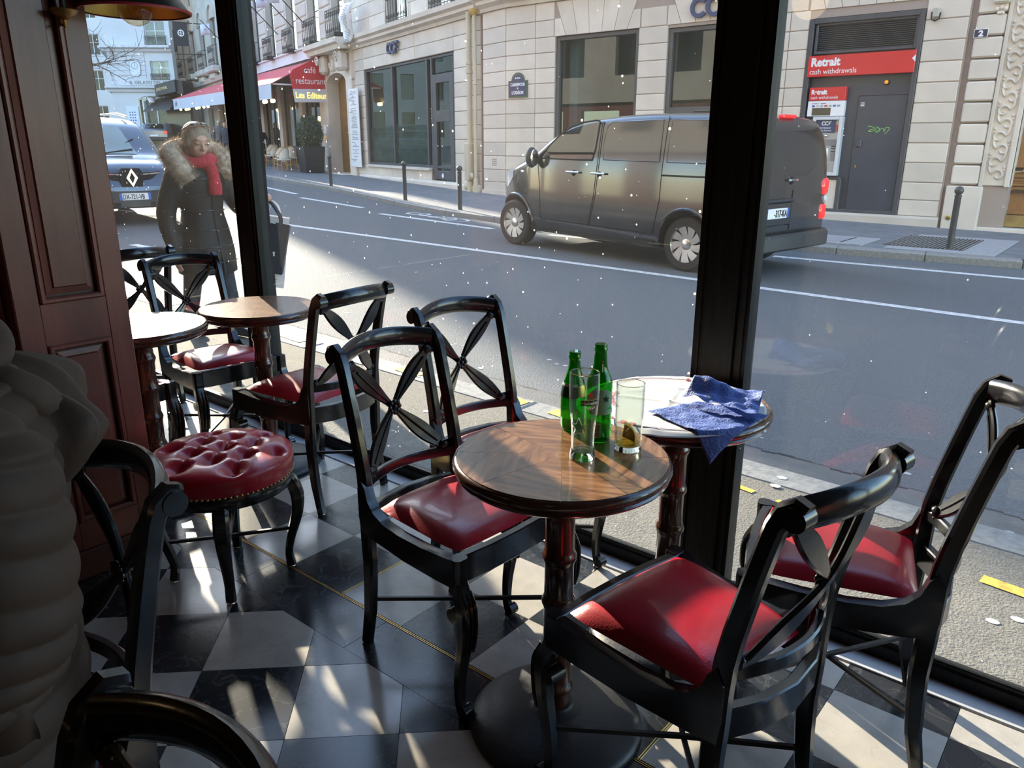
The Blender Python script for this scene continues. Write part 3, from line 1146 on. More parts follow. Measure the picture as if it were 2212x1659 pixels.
# worn bicycle sign painted by the far kerb
mb = MB()
for cx_, cy_ in ((-12.15, 11.62), (-10.75, 11.30)):
    for k in range(14):
        a0, a1 = 2 * pi * k / 14, 2 * pi * (k + 1) / 14
        mb.quad(*[(cx_ + r_ * 0.34 * cos(q), cy_ + r_ * 0.2 * sin(q), ZR + zs(cx_ + r_ * .34 * cos(q))) for r_, q in ((1, a0), (1, a1), (.72, a1), (.72, a0))])
for a, b in (((-12.15, 11.62), (-11.5, 11.35)), ((-11.5, 11.35), (-10.75, 11.3)), ((-11.9, 11.4), (-11.0, 11.55)), ((-11.0, 11.55), (-10.75, 11.3))):
    mb.quad(*[(x, y + d, ZR + zs(x)) for (x, y), d in ((a, .035), (b, .035), (b, -.035), (a, -.035))])
mb.obj('bicycle_marking', MARK, road, smooth=0)
# yellow dashes on the near kerb and pavement
for k, (x, y, l, w_) in enumerate([(-1.22, 3.09, 0.13, 0.035), (-1.02, 3.06, 0.05, 0.03), (-0.78, 3.05, 0.11, 0.05), (-0.15, 2.93, 0.20, 0.06), (-2.75, 3.33, 0.22, 0.10), (-2.35, 3.32, 0.2, 0.09), (-3.6, 3.32, 0.22, 0.09), (-4.9, 3.34, 0.3, 0.09)]):
    strip(side, (x - l / 2, y + 0.01), (x + l / 2, y - 0.01), w_, -0.0765 if y < 3.2 else -0.0725, YEL, 'yellow_marking')
# flattened chewing gum and litter specks on the gutter
mb = MB()
random.seed(9)
for k in range(70):
    x, y = random.uniform(-7, 0.6), random.uniform(2.5, 4.6)
    zz = (-0.078 if y < 3.2 else (-0.074 if y < 3.42 else -0.182 if y < 3.83 else -0.188)) + zs(x)
    r_ = random.uniform(0.008, 0.024)
    mb.add([(x + r_ * 1.3 * cos(q), y + r_ * sin(q), zz) for q in [2 * pi * i / 7 for i in range(7)]], [tuple(range(7))])
mb.obj('gum_specks', mat('old_gum', (0.42, 0.42, 0.42, 1), 0.7), road, smooth=0, kind='stuff')

# hatch cover and grating in the far pavement
th_ = thing('utility_hatch', 'grey stone hatch cover let into the pavement behind the van', 'hatch', (-4.35, 12.75, -0.09 + zs(-4.35)))
MB().cbox(-1.0, 0.95, -0.42, 0.62, -0.03, 0.006, 0.004).obj('surround', mat('pale_granite', (0.33, 0.33, 0.34, 1), 0.6, var=0.12, scale=20), th_, smooth=0)
MB().cbox(-0.72, 0.55, -0.25, 0.48, 0.006, 0.010, 0.002).obj('cover', mat('pale_granite2', (0.29, 0.29, 0.30, 1), 0.6, var=0.12, scale=20), th_, smooth=0)
MB().cbox(-0.16, 0.06, 0.06, 0.18, 0.010, 0.013, 0.001).obj('lifting_plate', IRON, th_, smooth=0)
MB().box(0.60, 0.63, -0.3, 0.5, 0.006, 0.009).obj('joint', IRON, th_, smooth=0)
gr = thing('ventilation_grate', 'rectangular iron grate in the pavement at the foot of the right-hand bollard', 'grate', (-2.66, 13.55, -0.09 + zs(-2.66)))
MB().box(-0.98, 0.98, -1.15, 1.15, -0.05, 0.004).obj('surround', MATS['pale_granite'], gr, smooth=0)
MB().box(-0.55, 0.55, -0.80, 0.85, 0.003, 0.0055).obj('pit', mat('pit_black', (0.006, 0.006, 0.006, 1), 0.9), gr, smooth=0)
for k in range(20):
    x = -0.53 + k * 1.06 / 19
    MB().box(x - 0.012, x + 0.012, -0.8, 0.85, 0.005, 0.016).obj('grate_bar', mat('grate_iron', (0.20, 0.20, 0.20, 1), 0.5, metal=0.3), gr, smooth=0)


# bollards
def make_bollard(h=0.90):
    t = thing('bollard', '', 'bollard', group='iron street bollards')
    MB().lathe([(0.055, 0), (0.055, 0.015), (0.046, 0.02), (0.044, h - 0.15), (0.047, h - 0.145), (0.047, h - 0.12), (0.03, h - 0.115), (0.03, h - 0.105)], 16).obj('shaft', mat('bollard_paint', (0.050, 0.047, 0.047, 1), 0.42, var=0.15, scale=10), t, smooth=40)
    MB().ball((0, 0, h - 0.06), 0.062, 16, 10).obj('finial', MATS['bollard_paint'], t, smooth=70)
    return t


b0 = make_bollard()
b0.location = (-2.30, 12.81, -0.09 + zs(-2.3))
b0['label'] = 'dark bollard with ball top standing on the grate near the wooden door'
for (x, y, lb) in [(-11.44, 12.15, 'dark bollard with ball top just left of the van nose'), (-14.04, 13.01, 'dark bollard with ball top in front of the blue-grey bank window'),
                   (-19.33, 14.94, 'dark bollard with ball top in front of the planter box at the cafe corner'),
                   (-38.9, 23.1, 'dark thin bollard beside the bicycle wheel'), (-42.6, 24.3, 'dark thin bollard left of the bicycle, nearest the kerb'), (-45.4, 25.2, 'dark thin bollard behind the car mirror, right of a close pair'),
                   (-47.6, 25.5, 'dark thin bollard behind the car mirror, tallest looking of the close pair'), (-45.2, 26.3, 'dark thin bollard left of the bicycle, set back from the kerb')]:
    copy_tree(b0, (x, y, -0.09 + zs(x)), 0, lb, 'iron street bollards')
# ------------------------------------------------------------------ facades across the street
STONE = mat('pale_limestone', (0.66, 0.585, 0.50, 1), rough=0.75, var=0.09, scale=1.6, bump=0.25, bscale=25)
nt = STONE.node_tree
_oi = nt.nodes.new('ShaderNodeObjectInfo')
_hs = nt.nodes.new('ShaderNodeHueSaturation')
_mr = nt.nodes.new('ShaderNodeMapRange')
_mr.inputs[3].default_value = 0.88
_mr.inputs[4].default_value = 1.08
nt.links.new(_oi.outputs['Random'], _mr.inputs[0])
nt.links.new(_mr.outputs[0], _hs.inputs['Value'])
_b = nt.nodes['Principled BSDF']
_src = _b.inputs['Base Color'].links[0].from_socket
nt.links.new(_src, _hs.inputs['Color'])
nt.links.new(_hs.outputs[0], _b.inputs['Base Color'])
JOINT = mat('stone_joint', (0.36, 0.29, 0.25, 1), 0.85)
SLATE = mat('slate_blue_metal', (0.046, 0.054, 0.074, 1), 0.35, var=0.12, scale=2)
ANTH = mat('anthracite_frame', (0.060, 0.063, 0.072, 1), 0.4, var=0.1, scale=3)
SIGNRED = mat('sign_red', (0.60, 0.022, 0.024, 1), 0.35, var=0.05, scale=2)
WHT = mat('sign_white', (0.80, 0.80, 0.82, 1), 0.5, var=0.03, scale=3)
NAVY = mat('navy_letter', (0.030, 0.048, 0.130, 1), 0.4, var=0.05)
OAK = mat('varnished_oak', (0.27, 0.125, 0.040, 1), rough=0.38, col2=(0.38, 0.185, 0.065, 1), scale=7, stretch=(9, 9, 0.6), bump=0.1, bscale=30, coat=0.2)
IRONW = mat('wrought_iron', (0.014, 0.015, 0.016, 1), 0.5)
SGLASS = glassmat('shop_glass', (0.60, 0.68, 0.68, 1), refl=1.6)
FROST = glassmat('frosted_glass', (0.55, 0.72, 0.74, 1), refl=0.9, haze=0.42)
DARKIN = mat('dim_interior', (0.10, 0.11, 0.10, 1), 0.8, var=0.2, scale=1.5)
PALEIN = mat('pale_interior', (0.52, 0.60, 0.57, 1), 0.8, var=0.06, scale=1.5)
TXT_ROT = (pi / 2, 0, pi)


def ashlar(par, S0, S1, z_list, v, openings=(), g=0.006, y1=0.0, name='stone_block'):
    """courses of limestone blocks with recessed joints; local x runs to the viewer's left, y out to the street"""
    for z0, z1 in zip(z_list, z_list[1:]):
        cuts = sorted(set([S0, S1] + [q for q in v if S0 < q < S1]))
        ops = [o for o in openings if min(z1, o[3]) - max(z0, o[2]) > 0.4 * (z1 - z0)]
        segs = []
        for a, b in zip(cuts, cuts[1:]):
            parts = [(a, b)]
            for o in ops:
                nx = []
                for p, q in parts:
                    if o[1] <= p or o[0] >= q:
                        nx.append((p, q))
                    else:
                        if o[0] - p > 0.06:
                            nx.append((p, o[0]))
                        if q - o[1] > 0.06:
                            nx.append((o[1], q))
                parts = nx
            segs += parts
        for a, b in segs:
            o = MB().cbox(0, b - a - 2 * g, -0.10, 0, 0, z1 - z0 - 2 * g, 0.012).obj(name, STONE, par, smooth=0)
            o.location = (a + g, y1, z0 + g)


def wall_core(par, S0, S1, z0, z1, openings=(), y0=-0.35, y1=-0.022, m=None):
    """backing wall behind the blocks, with real openings"""
    mb = MB()
    xs = sorted(set([S0, S1] + [q for o in openings for q in o[:2]]))
    for a, b in zip(xs, xs[1:]):
        oz = sorted([(o[2], o[3]) for o in openings if o[0] <= a + 1e-6 and o[1] >= b - 1e-6])
        z = z0
        for p, q in oz:
            if p > z:
                mb.box(a, b, y0, y1, z, p)
            z = max(z, q)
        if z < z1:
            mb.box(a, b, y0, y1, z, z1)
    return mb.obj('wall', m or JOINT, par, smooth=0)


def frame_rect(mb, s0, s1, z0, z1, w, y0, y1):
    mb.cbox(s0, s0 + w, y0, y1, z0, z1, 0.006).cbox(s1 - w, s1, y0, y1, z0, z1, 0.006)
    mb.cbox(s0 + w, s1 - w, y0, y1, z1 - w, z1, 0.006).cbox(s0 + w, s1 - w, y0, y1, z0, z0 + w, 0.006)
    return mb


def moulding(par, S0, S1, prof, name='cornice', m=None):
    return MB().poly_prism(prof, S0, S1, 'x').obj(name, m or STONE, par, smooth=20)


def railing(par, s0, s1, z0, z1, y, depth=0.28, dense=5):
    """wrought-iron window guard with scrolls"""
    mb = MB()
    for z in (z0 + 0.04, z0 + 0.12, z1 - 0.1, z1):
        mb.box(s0, s1, y - 0.012, y + 0.012, z - 0.014, z + 0.014)
    n = max(3, int((s1 - s0) * dense))
    for i in range(n + 1):
        x = s0 + (s1 - s0) * i / n
        mb.box(x - 0.009, x + 0.009, y - 0.009, y + 0.009, z0, z1)
        if i < n:
            xm, r_ = x + (s1 - s0) / n / 2, (s1 - s0) / n * 0.42
            for zc in (z0 + 0.12 + r_ * 1.1, z1 - 0.1 - r_ * 1.1):
                mb.tube([(xm + r_ * (1 - k / 16) * cos(k * 0.62), y, zc + r_ * (1 - k / 16) * sin(k * 0.62)) for k in range(13)], 0.010, 4, cap=False)
    for x in (s0, s1):
        for z in (z0 + 0.04, z1):
            mb.box(x - 0.012, x + 0.012, y - depth, y, z - 0.012, z + 0.012)
    return mb.obj('window_guard', IRONW, par, smooth=0)


# ============================ right-hand facade of the bank (plane y=16.15; local x = -X)
RB = thing('bank_building', 'pale limestone bank front behind the van with plate-glass windows and a cash point', 'building', (0, 16.15, 0), pi)
ZC = [0.13, 0.42, 0.74, 1.09, 1.435, 1.78, 2.125, 2.47, 2.815, 3.16, 3.505, 3.85]
OPR = [(9.70, 12.0, 0.92, 3.85), (6.70, 8.98, 0.55, 3.79), (3.88, 5.92, 0.10, 3.70)]
wall_core(RB, 3.17, 13.55, -0.1, 4.62, OPR)
ashlar(RB, 3.19, 13.54, ZC, [12.6, 12.0, 9.7, 8.98, 6.7, 6.3, 5.92, 3.88], OPR)
# lintel zone: flat arches of wedge stones over each opening, plain blocks between
for (c, hw, zb) in ((10.85, 1.15, 3.85), (7.84, 1.14, 3.85), (4.90, 1.02, 3.85)):
    jb = [-0.92, -0.55, -0.18, 0.18, 0.55, 0.92]
    n = 7
    bx = [c + hw * 1.02 * (-1 + 2 * i / n) for i in range(n + 1)]
    tx = [c + hw * 1.38 * (-1 + 2 * i / n) for i in range(n + 1)]
    for i in range(n):
        zt = 4.60 if 0 < i < n - 1 else 4.24
        k = (zt - zb) / 0.75
        a0, a1 = bx[i] + (tx[i] - bx[i]) * k, bx[i + 1] + (tx[i + 1] - bx[i + 1]) * k
        if i == 0:
            a0 = bx[0] + (tx[0] - bx[0]) * 0.0 - 0.0
        if i == n - 1:
            a1 = bx[n]
        o = MB().poly_prism([(bx[i] + .006, zb + .006), (bx[i + 1] - .006, zb + .006), (a1 - .006, zt - .006), (a0 + .006, zt - .006)], -0.1, 0.0, 'y').obj('arch_stone', STONE, RB, smooth=0)
ashlar(RB, 3.19, 3.86, [3.85, 4.24, 4.62], [])
ashlar(RB, 5.98, 6.64, [3.85, 4.24], [])
ashlar(RB, 9.02, 9.66, [3.85, 4.24], [])
ashlar(RB, 12.04, 13.54, [3.85, 4.22, 4.62], [12.6])
moulding(RB, 3.17, 13.54, [(-0.3, 4.62), (0.05, 4.62), (0.08, 4.70), (0.20, 4.78), (0.20, 4.86), (0.32, 4.92), (0.34, 5.05), (-0.3, 5.05)])
moulding(RB, 3.16, 13.54, [(-0.1, -0.12), (0.075, -0.12), (0.075, 0.09), (0.06, 0.13), (-0.1, 0.13)], 'plinth')
# upper storeys with tall windows
OPU = [(s - 0.6, s + 0.6, 5.15 + 3.4 * k, 7.7 + 3.4 * k) for s in (4.9, 7.84, 10.85) for k in range(4)]
wall_core(RB, 3.17, 13.55, 5.0, 19.0, OPU, m=STONE)
for (a, b, z0, z1) in OPU[::1]:
    w_ = frame_rect(MB(), a, b, z0, z1, 0.07, -0.3, -0.22).box(a + 0.57, b - 0.57, -0.3, -0.22, z0, z1).obj('window', mat('grey_white_joinery', (0.5, 0.5, 0.48, 1), 0.5), RB, smooth=0)
    MB().box(a + 0.05, b - 0.05, -0.27, -0.265, z0 + 0.05, z1 - 0.05).obj('pane', SGLASS, w_, smooth=0)
    MB().box(a, b, -0.6, -0.55, z0, z1).obj('curtain', DARKIN, w_, smooth=0)
# chamfered corner and the quoins there
o_ang = atan2(-(16.45 - 16.15), (14.62 - 13.55))
chm = thing('bank_corner', 'splayed limestone corner of the bank between drainpipes and blue street sign', 'building', (-13.55, 16.15, 0), pi + o_ang * 1.0)
ashlar(chm, 0.0, 1.06, ZC + [4.22, 4.62], [])
MB().box(0, 1.08, -0.4, -0.022, -0.1, 19).obj('wall', JOINT, chm, smooth=0)
moulding(chm, -0.02, 1.08, [(-0.3, 4.62), (0.05, 4.62), (0.08, 4.70), (0.20, 4.78), (0.20, 4.86), (0.32, 4.92), (0.34, 5.05), (-0.3, 5.05)])
moulding(chm, -0.01, 1.06, [(-0.1, -0.02), (0.05, -0.02), (0.05, 0.20), (-0.1, 0.20)], 'plinth')
mb = MB()
for i in range(4):
    for j in range(4):
        mb.lathe([(0.012, 0), (0.012, 0.004)], 8).xf(Matrix())
mv = MB()
for i in range(4):
    for j in range(4):
        mv.box(0.42 + i * 0.055, 0.447 + i * 0.055, -0.01, 0.003, 0.84 + j * 0.05, 0.866 + j * 0.05)
mv.obj('air_holes', mat('hole_dark', (0.05, 0.04, 0.04, 1), 0.9), chm, smooth=0)

# plate-glass windows: anthracite frame, pane, and the room behind
w1 = thing('shop_window', 'large plate-glass bank window above the van roof, a leafy plant inside', 'window', (0, 16.15, 0), pi)
frame_rect(MB(), 9.71, 11.99, 0.92, 3.84, 0.085, -0.22, -0.06).obj('frame', ANTH, w1, smooth=0)
MB().box(9.79, 11.91, -0.15, -0.142, 1.0, 3.76).obj('pane', SGLASS, w1, smooth=0)
w2 = thing('shop_window', 'plate-glass bank window cut by the black post, blue-grey band across it', 'window', (0, 16.15, 0), pi)
frame_rect(MB(), 6.71, 8.97, 0.6, 3.78, 0.085, -0.22, -0.06).cbox(6.8, 8.89, -0.2, -0.08, 2.05, 2.18, 0.005).cbox(7.8, 7.86, -0.2, -0.08, 0.65, 2.05, 0.005).obj('frame', ANTH, w2, smooth=0)
MB().box(6.79, 8.89, -0.15, -0.142, 2.18, 3.70).obj('pane', SGLASS, w2, smooth=0)
MB().box(6.79, 8.89, -0.15, -0.142, 0.68, 2.05).obj('lower_pane', SGLASS, w2, smooth=0)
# rooms behind the bank windows
rm = thing('bank_lobby', 'pale bank lobby seen through the plate-glass windows', 'room', (0, 16.15, 0), pi)
MB().box(6.2, 12.6, -3.6, -3.5, 0.0, 4.4).obj('back_wall', PALEIN, rm, smooth=0)
MB().box(11.65, 11.9, -1.2, -0.5, 0.1, 4.3).obj('pillar', PALEIN, rm, smooth=0)
MB().box(6.2, 12.6, -3.6, -0.36, 0.0, 0.10).obj('lobby_floor', DARKIN, rm, smooth=0)
MB().box(6.2, 12.6, -3.6, -0.36, 4.3, 4.4).obj('lobby_ceiling', PALEIN, rm, smooth=0)
MB().box(9.8, 11.4, -2.2, -2.0, 0.1, 2.0).obj('partition', DARKIN, rm, smooth=0)
pl = thing('potted_palm', 'spiky green palm just inside the large bank window', 'plant', (-10.02, 16.75, 0.92))
random.seed(11)
PALMG = mat('palm_green', (0.05, 0.13, 0.035, 1), 0.5, var=0.3, scale=8)
MB().lathe([(0.16, 0), (0.2, 0.4), (0.21, 0.42)], 14).obj('pot', BLACKP, pl)
MB().tube([(0, 0, 0.3), (0, 0, 1.1)], 0.035, 6).obj('stem', mat('palm_stem', (0.12, 0.08, 0.04, 1), 0.8), pl)
for k in range(34):
    a = random.uniform(0, 2 * pi)
    e = random.uniform(-0.2, 1.2)
    l = random.uniform(0.35, 0.6)
    pts = [Vector((0, 0, 1.0)) + Vector((cos(a) * cos(e) * t_ * l, sin(a) * cos(e) * t_ * l, sin(e) * t_ * l - 0.35 * l * t_ * t_)) for t_ in (0, .3, .6, .85, 1)]
    MB().bar(pts, [0.012, 0.032, 0.03, 0.018, 0.003], [0.002] * 5, side=(-sin(a), cos(a), 0)).obj('leaf', PALMG, pl)

MB().box(12.6, 12.7, -3.6, -0.36, 0, 4.4).box(6.1, 6.2, -3.6, -0.36, 0, 4.4).obj('side_wall', PALEIN, rm, smooth=0)
# CCF letters over the second window (only the first two show)
cl = thing('bank_sign', 'large navy bank letters on the stone above the windows, cut off by the black post', 'sign', (0, 16.15, 0), pi)


def arc_letter(par, cx, cz, r, a0, a1, w, m, y0=0.02, y1=0.07, name='letter'):
    mb = MB()
    n = 20
    for i in range(n):
        q0, q1 = a0 + (a1 - a0) * i / n, a0 + (a1 - a0) * (i + 1) / n
        P = [(cx - (r + d) * cos(q), cz + (r + d) * sin(q)) for d, q in ((w / 2, q0), (w / 2, q1), (-w / 2, q1), (-w / 2, q0))]
        mb.poly_prism(P, y0, y1, 'y')
    return mb.obj(name, m, par, smooth=30)


def ccf(par, s, z, h, m, y0=0.02, y1=0.07):
    """the bank's three letters, the F with a slanted cut foot; s is the left edge seen from the street"""
    r = h / 2
    w = h * 0.2
    arc_letter(par, s - r, z + r, r - w / 2, radians(40), radians(320), w, m, y0, y1)
    arc_letter(par, s - r - h * 0.86, z + r, r - w / 2, radians(40), radians(320), w, m, y0, y1)
    a = s - h * 1.80
    mb = MB()
    mb.poly_prism([(a, z), (a - w, z + h * 0.12), (a - w, z + h), (a, z + h)], y0, y1, 'y')
    mb.poly_prism([(a, z + h), (a, z + h - w), (a - h * 0.78, z + h - w), (a - h * 0.62, z + h)], y0, y1, 'y')
    mb.poly_prism([(a - w, z + h * 0.60), (a - w, z + h * 0.40), (a - h * 0.50, z + h * 0.40), (a - h * 0.38, z + h * 0.60)], y0, y1, 'y')
    mb.obj('letter', m, par, smooth=0)


ccf(cl, 8.45, 3.92, 0.40, NAVY)

# blue enamel street sign
sg = thing('street_sign', 'blue enamel street sign with green border on the pale stone corner', 'sign', (0, 16.15, 0), pi)
ENAM = mat('enamel_blue', (0.020, 0.030, 0.12, 1), 0.25)
ENAG = mat('enamel_green', (0.035, 0.095, 0.055, 1), 0.3)


def plaque_outline(s0, s1, z0, z1, top, n=9):
    c, r = (s0 + s1) / 2, (s1 - s0) * 0.34
    P = [(s0, z0), (s1, z0), (s1, z1), (c + r, z1)]
    P += [(c + r * cos(pi * i / n), z1 + top * sin(pi * i / n)) for i in range(1, n)]
    P += [(c - r, z1), (s0, z1)]
    return P


MB().poly_prism(plaque_outline(12.815, 13.425, 2.515, 2.915, 0.19), 0.0, 0.03, 'y').obj('border', ENAG, sg, smooth=0)
MB().poly_prism(plaque_outline(12.855, 13.385, 2.55, 2.885, 0.165), 0.0, 0.034, 'y').obj('plate', ENAM, sg, smooth=0)
MB().box(12.85, 13.39, 0.0, 0.036, 2.895, 2.905).obj('divider', ENAG, sg, smooth=0)
text('lettering', 'CARREFOUR', 0.105, WHT, sg, (13.12, 0.036, 2.785), TXT_ROT, 0.002, 'CENTER', 0.78, bold=0.003)
text('lettering', 'DE', 0.05, WHT, sg, (13.12, 0.036, 2.715), TXT_ROT, 0.002, 'CENTER', 0.8, bold=0.002)
text('lettering', 'L\u2019OD\u00c9ON', 0.105, WHT, sg, (13.12, 0.036, 2.595), TXT_ROT, 0.002, 'CENTER', 0.82, bold=0.003)
text('lettering', '6\u1d49 Arr\u1d57' if False else '6e Arrt', 0.065, WHT, sg, (13.12, 0.036, 2.955), TXT_ROT, 0.002, 'CENTER', 0.85, bold=0.002)

# cash point bay
cp = thing('cash_point', 'slate-blue cash point bay with red cash withdrawals signs, vent and steel door', 'cash machine', (0, 16.15, 0), pi)
frame_rect(MB(), 3.885, 5.915, 0.10, 3.69, 0.09, -0.16, 0.01).obj('frame', ANTH, cp, smooth=0)
MB().box(3.95, 5.85, -0.2, -0.10, 0.75, 3.62).box(3.95, 5.02, -0.2, -0.1, 0.12, 0.75).obj('back_panel', SLATE, cp, smooth=0)
frame_rect(MB(), 3.975, 5.80, 3.06, 3.61, 0.05, -0.12, -0.03).obj('louvre_frame', ANTH, cp, smooth=0)
for k in range(14):
    z = 3.115 + k * 0.0335
    MB().add([(4.02, -0.11, z + 0.02), (5.755, -0.11, z + 0.02), (5.755, -0.05, z), (4.02, -0.05, z), (4.02, -0.11, z + 0.026), (5.755, -0.11, z + 0.026), (5.755, -0.05, z + 0.008), (4.02, -0.05, z + 0.008)],
             [(3, 2, 1, 0), (4, 5, 6, 7), (0, 1, 5, 4), (1, 2, 6, 5), (2, 3, 7, 6), (3, 0, 4, 7)]).obj('louvre_slat', ANTH, cp, smooth=0)
MB().cbox(3.94, 5.86, -0.10, 0.035, 2.65, 3.03, 0.008).obj('sign_board', SIGNRED, cp, smooth=0)
text('lettering', 'Retrait', 0.205, WHT, cp, (5.80, 0.036, 2.845), TXT_ROT, 0.002, 'LEFT', 0.95, bold=0.009)
text('lettering', 'cash withdrawals', 0.135, WHT, cp, (5.815, 0.036, 2.70), TXT_ROT, 0.002, 'LEFT', 0.95)
MB().poly_prism([(3.942, 2.83), (3.942, 2.95), (4.0, 2.89)], 0.03, 0.0375, 'y').obj('arrow', WHT, cp, smooth=0)
MB().cbox(5.085, 5.775, -0.10, 0.02, 2.215, 2.46, 0.006).obj('small_sign', SIGNRED, cp, smooth=0)
text('lettering', 'Retrait', 0.115, WHT, cp, (5.735, 0.021, 2.335), TXT_ROT, 0.002, 'LEFT', 0.92, bold=0.006)
text('lettering', 'cash withdrawals', 0.08, WHT, cp, (5.74, 0.021, 2.248), TXT_ROT, 0.002, 'LEFT', 0.95)
MB().cbox(5.085, 5.78, -0.10, 0.018, 1.93, 2.21, 0.005).obj('card_panel', WHT, cp, smooth=0)
text('lettering', 'Cartes accept\u00e9es', 0.04, NAVY, cp, (5.71, 0.019, 2.155), TXT_ROT, 0.001, 'LEFT', 1.0)
for k, c in enumerate([(0.06, 0.1, 0.35), (0.5, 0.5, 0.52), (0.35, 0.4, 0.5), (0.5, 0.08, 0.08), (0.4, 0.35, 0.35), (0.05, 0.16, 0.45), (0.25, 0.3, 0.5)]):
    s = 5.70 - k * 0.08
    MB().box(s - 0.06, s, 0.0, 0.0195, 2.10, 2.135).obj('card_symbol', mat('card_colour_%d' % k, (*c, 1), 0.4), cp, smooth=0)
MB().cbox(5.33, 5.69, 0.0, 0.021, 1.945, 2.085, 0.003).obj('dark_display', mat('display_dark', (0.05, 0.045, 0.03, 1), 0.2), cp, smooth=0)
STEEL = mat('atm_steel', (0.42, 0.42, 0.43, 1), 0.4, metal=0.4, var=0.08, scale=3)
STEELD = mat('atm_grey', (0.22, 0.22, 0.22, 1), 0.5, var=0.1, scale=3)
frame_rect(MB(), 5.075, 5.64, 0.82, 1.92, 0.06, -0.1, 0.06).obj('machine_surround', mat('machine_white', (0.62, 0.63, 0.66, 1), 0.4), cp, smooth=0)
MB().box(5.135, 5.58, -0.1, 0.01, 0.85, 1.90).obj('machine_body', STEEL, cp, smooth=0)
MB().box(5.2, 5.58, 0.0, 0.02, 1.62, 1.87).obj('machine_sign', NAVY, cp, smooth=0)
ccf(cp, 5.47, 1.76, 0.075, WHT, 0.02, 0.024)
text('lettering', 'Distributeur', 0.05, WHT, cp, (5.52, 0.022, 1.70), TXT_ROT, 0.001, 'LEFT', 0.95)
text('lettering', 'Hors Service', 0.05, WHT, cp, (5.52, 0.022, 1.65), TXT_ROT, 0.001, 'LEFT', 0.95)
MB().box(5.135, 5.195, 0.0, 0.018, 1.64, 1.77).obj('lit_window', mat('atm_red', (0.45, 0.08, 0.04, 1), 0.4), cp, smooth=0)
MB().ball((5.36, 0.03, 1.565), 0.03, 12, 8).obj('camera_dome', CHROME, cp)
MB().box(5.15, 5.58, -0.03, 0.012, 1.38, 1.50).obj('hood', STEELD, cp, smooth=0)
MB().box(5.29, 5.55, 0.008, 0.022, 1.10, 1.33).obj('screen', mat('atm_screen', (0.5, 0.62, 0.66, 1), 0.3, emit=(0.55, 0.7, 0.75, 1), estr=0.25), cp, smooth=0)
for z, h in ((1.36, 0.02), (1.32, 0.02), (1.27, 0.02), (1.20, 0.06), (1.10, 0.09)):
    MB().box(5.155, 5.235, 0.005, 0.022, z, z + h).obj('card_slot', BLACKP if h < 0.05 else STEELD, cp, smooth=0)
MB().box(5.28, 5.56, 0.005, 0.03, 0.96, 1.03).obj('cash_slot', STEELD, cp, smooth=0)
dr = MB().cbox(3.995, 4.855, -0.10, -0.06, 0.165, 2.28, 0.004).obj('security_door', SLATE, cp, smooth=0)
frame_rect(MB(), 3.985, 4.865, 0.155, 2.29, 0.008, -0.1, -0.075).obj('door_gap', mat('gap_black', (0.008, 0.008, 0.009, 1), 0.8), cp, smooth=0)
MB().cbox(4.70, 4.80, -0.06, -0.02, 1.36, 1.50, 0.012).obj('lock_box', SLATE, dr, smooth=0)
MB().box(4.745, 4.775, -0.06, -0.05, 0.98, 1.03).obj('keyhole', BRASS, dr, smooth=0)
MB().box(4.74, 4.81, -0.06, -0.055, 2.10, 2.115).box(4.74, 4.81, -0.06, -0.055, 2.13, 2.145).box(4.74, 4.81, -0.06, -0.055, 2.16, 2.17).obj('sticker', WHT, dr, smooth=0)
gf = MB()
GP = [(4.62, 1.72), (4.60, 1.74), (4.50, 1.70), (4.60, 1.66), (4.585, 1.64), (4.50, 1.66), (4.45, 1.72), (4.40, 1.65), (4.48, 1.63), (4.36, 1.70), (4.33, 1.64), (4.30, 1.71), (4.24, 1.70), (4.27, 1.64), (4.31, 1.60)]
gf.tube([(s, -0.057, z) for s, z in catmull([(a, b, 0) for a, b in GP], 4) and [(p.x, p.y) for p in catmull([(a, b, 0) for a, b in GP], 4)]], 0.006, 5)
gf.obj('green_graffiti', mat('graffiti_green', (0.28, 0.62, 0.18, 1), 0.5), dr, smooth=40)
MB().lathe([(0.05, 0), (0.05, 0.03), (0.035, 0.035)], 16).xf(Matrix.Translation((4.40, -0.10, 2.51)) @ Matrix.Rotation(-pi / 2, 4, 'X')).obj('alarm_base', BLACKP, cp)
MB().ball((4.40, -0.045, 2.51), 0.034, 14, 8).obj('alarm_lamp', mat('amber_lamp', (0.75, 0.22, 0.015, 1), 0.25, emit=(1, 0.35, 0.02, 1), estr=0.3), cp)
MB().cbox(4.98, 5.06, -0.1, 0.005, 0.10, 0.76, 0.01).cbox(5.0, 5.86, -0.1, 0.005, 0.745, 0.80, 0.01).obj('lower_trim', ANTH, cp, smooth=0)
MB().cbox(5.06, 5.83, -0.14, -0.02, 0.13, 0.745, 0.01).obj('infill_stone', STONE, cp, smooth=0)
# small wall lamp beside the bay
wl = thing('wall_spotlight', 'small box spotlight on the stone right of the vent', 'lamp', (0, 16.15, 0), pi)
MB().cbox(3.66, 3.76, 0.0, 0.09, 3.53, 3.68, 0.01).obj('housing', mat('housing_beige', (0.45, 0.42, 0.36, 1), 0.5), wl, smooth=0)
MB().tube([(3.78, 0.05, 3.62), (3.77, 0.06, 3.50), (3.71, 0.07, 3.47), (3.65, 0.06, 3.50), (3.64, 0.05, 3.6)], 0.012, 6).obj('bracket', IRON, wl)

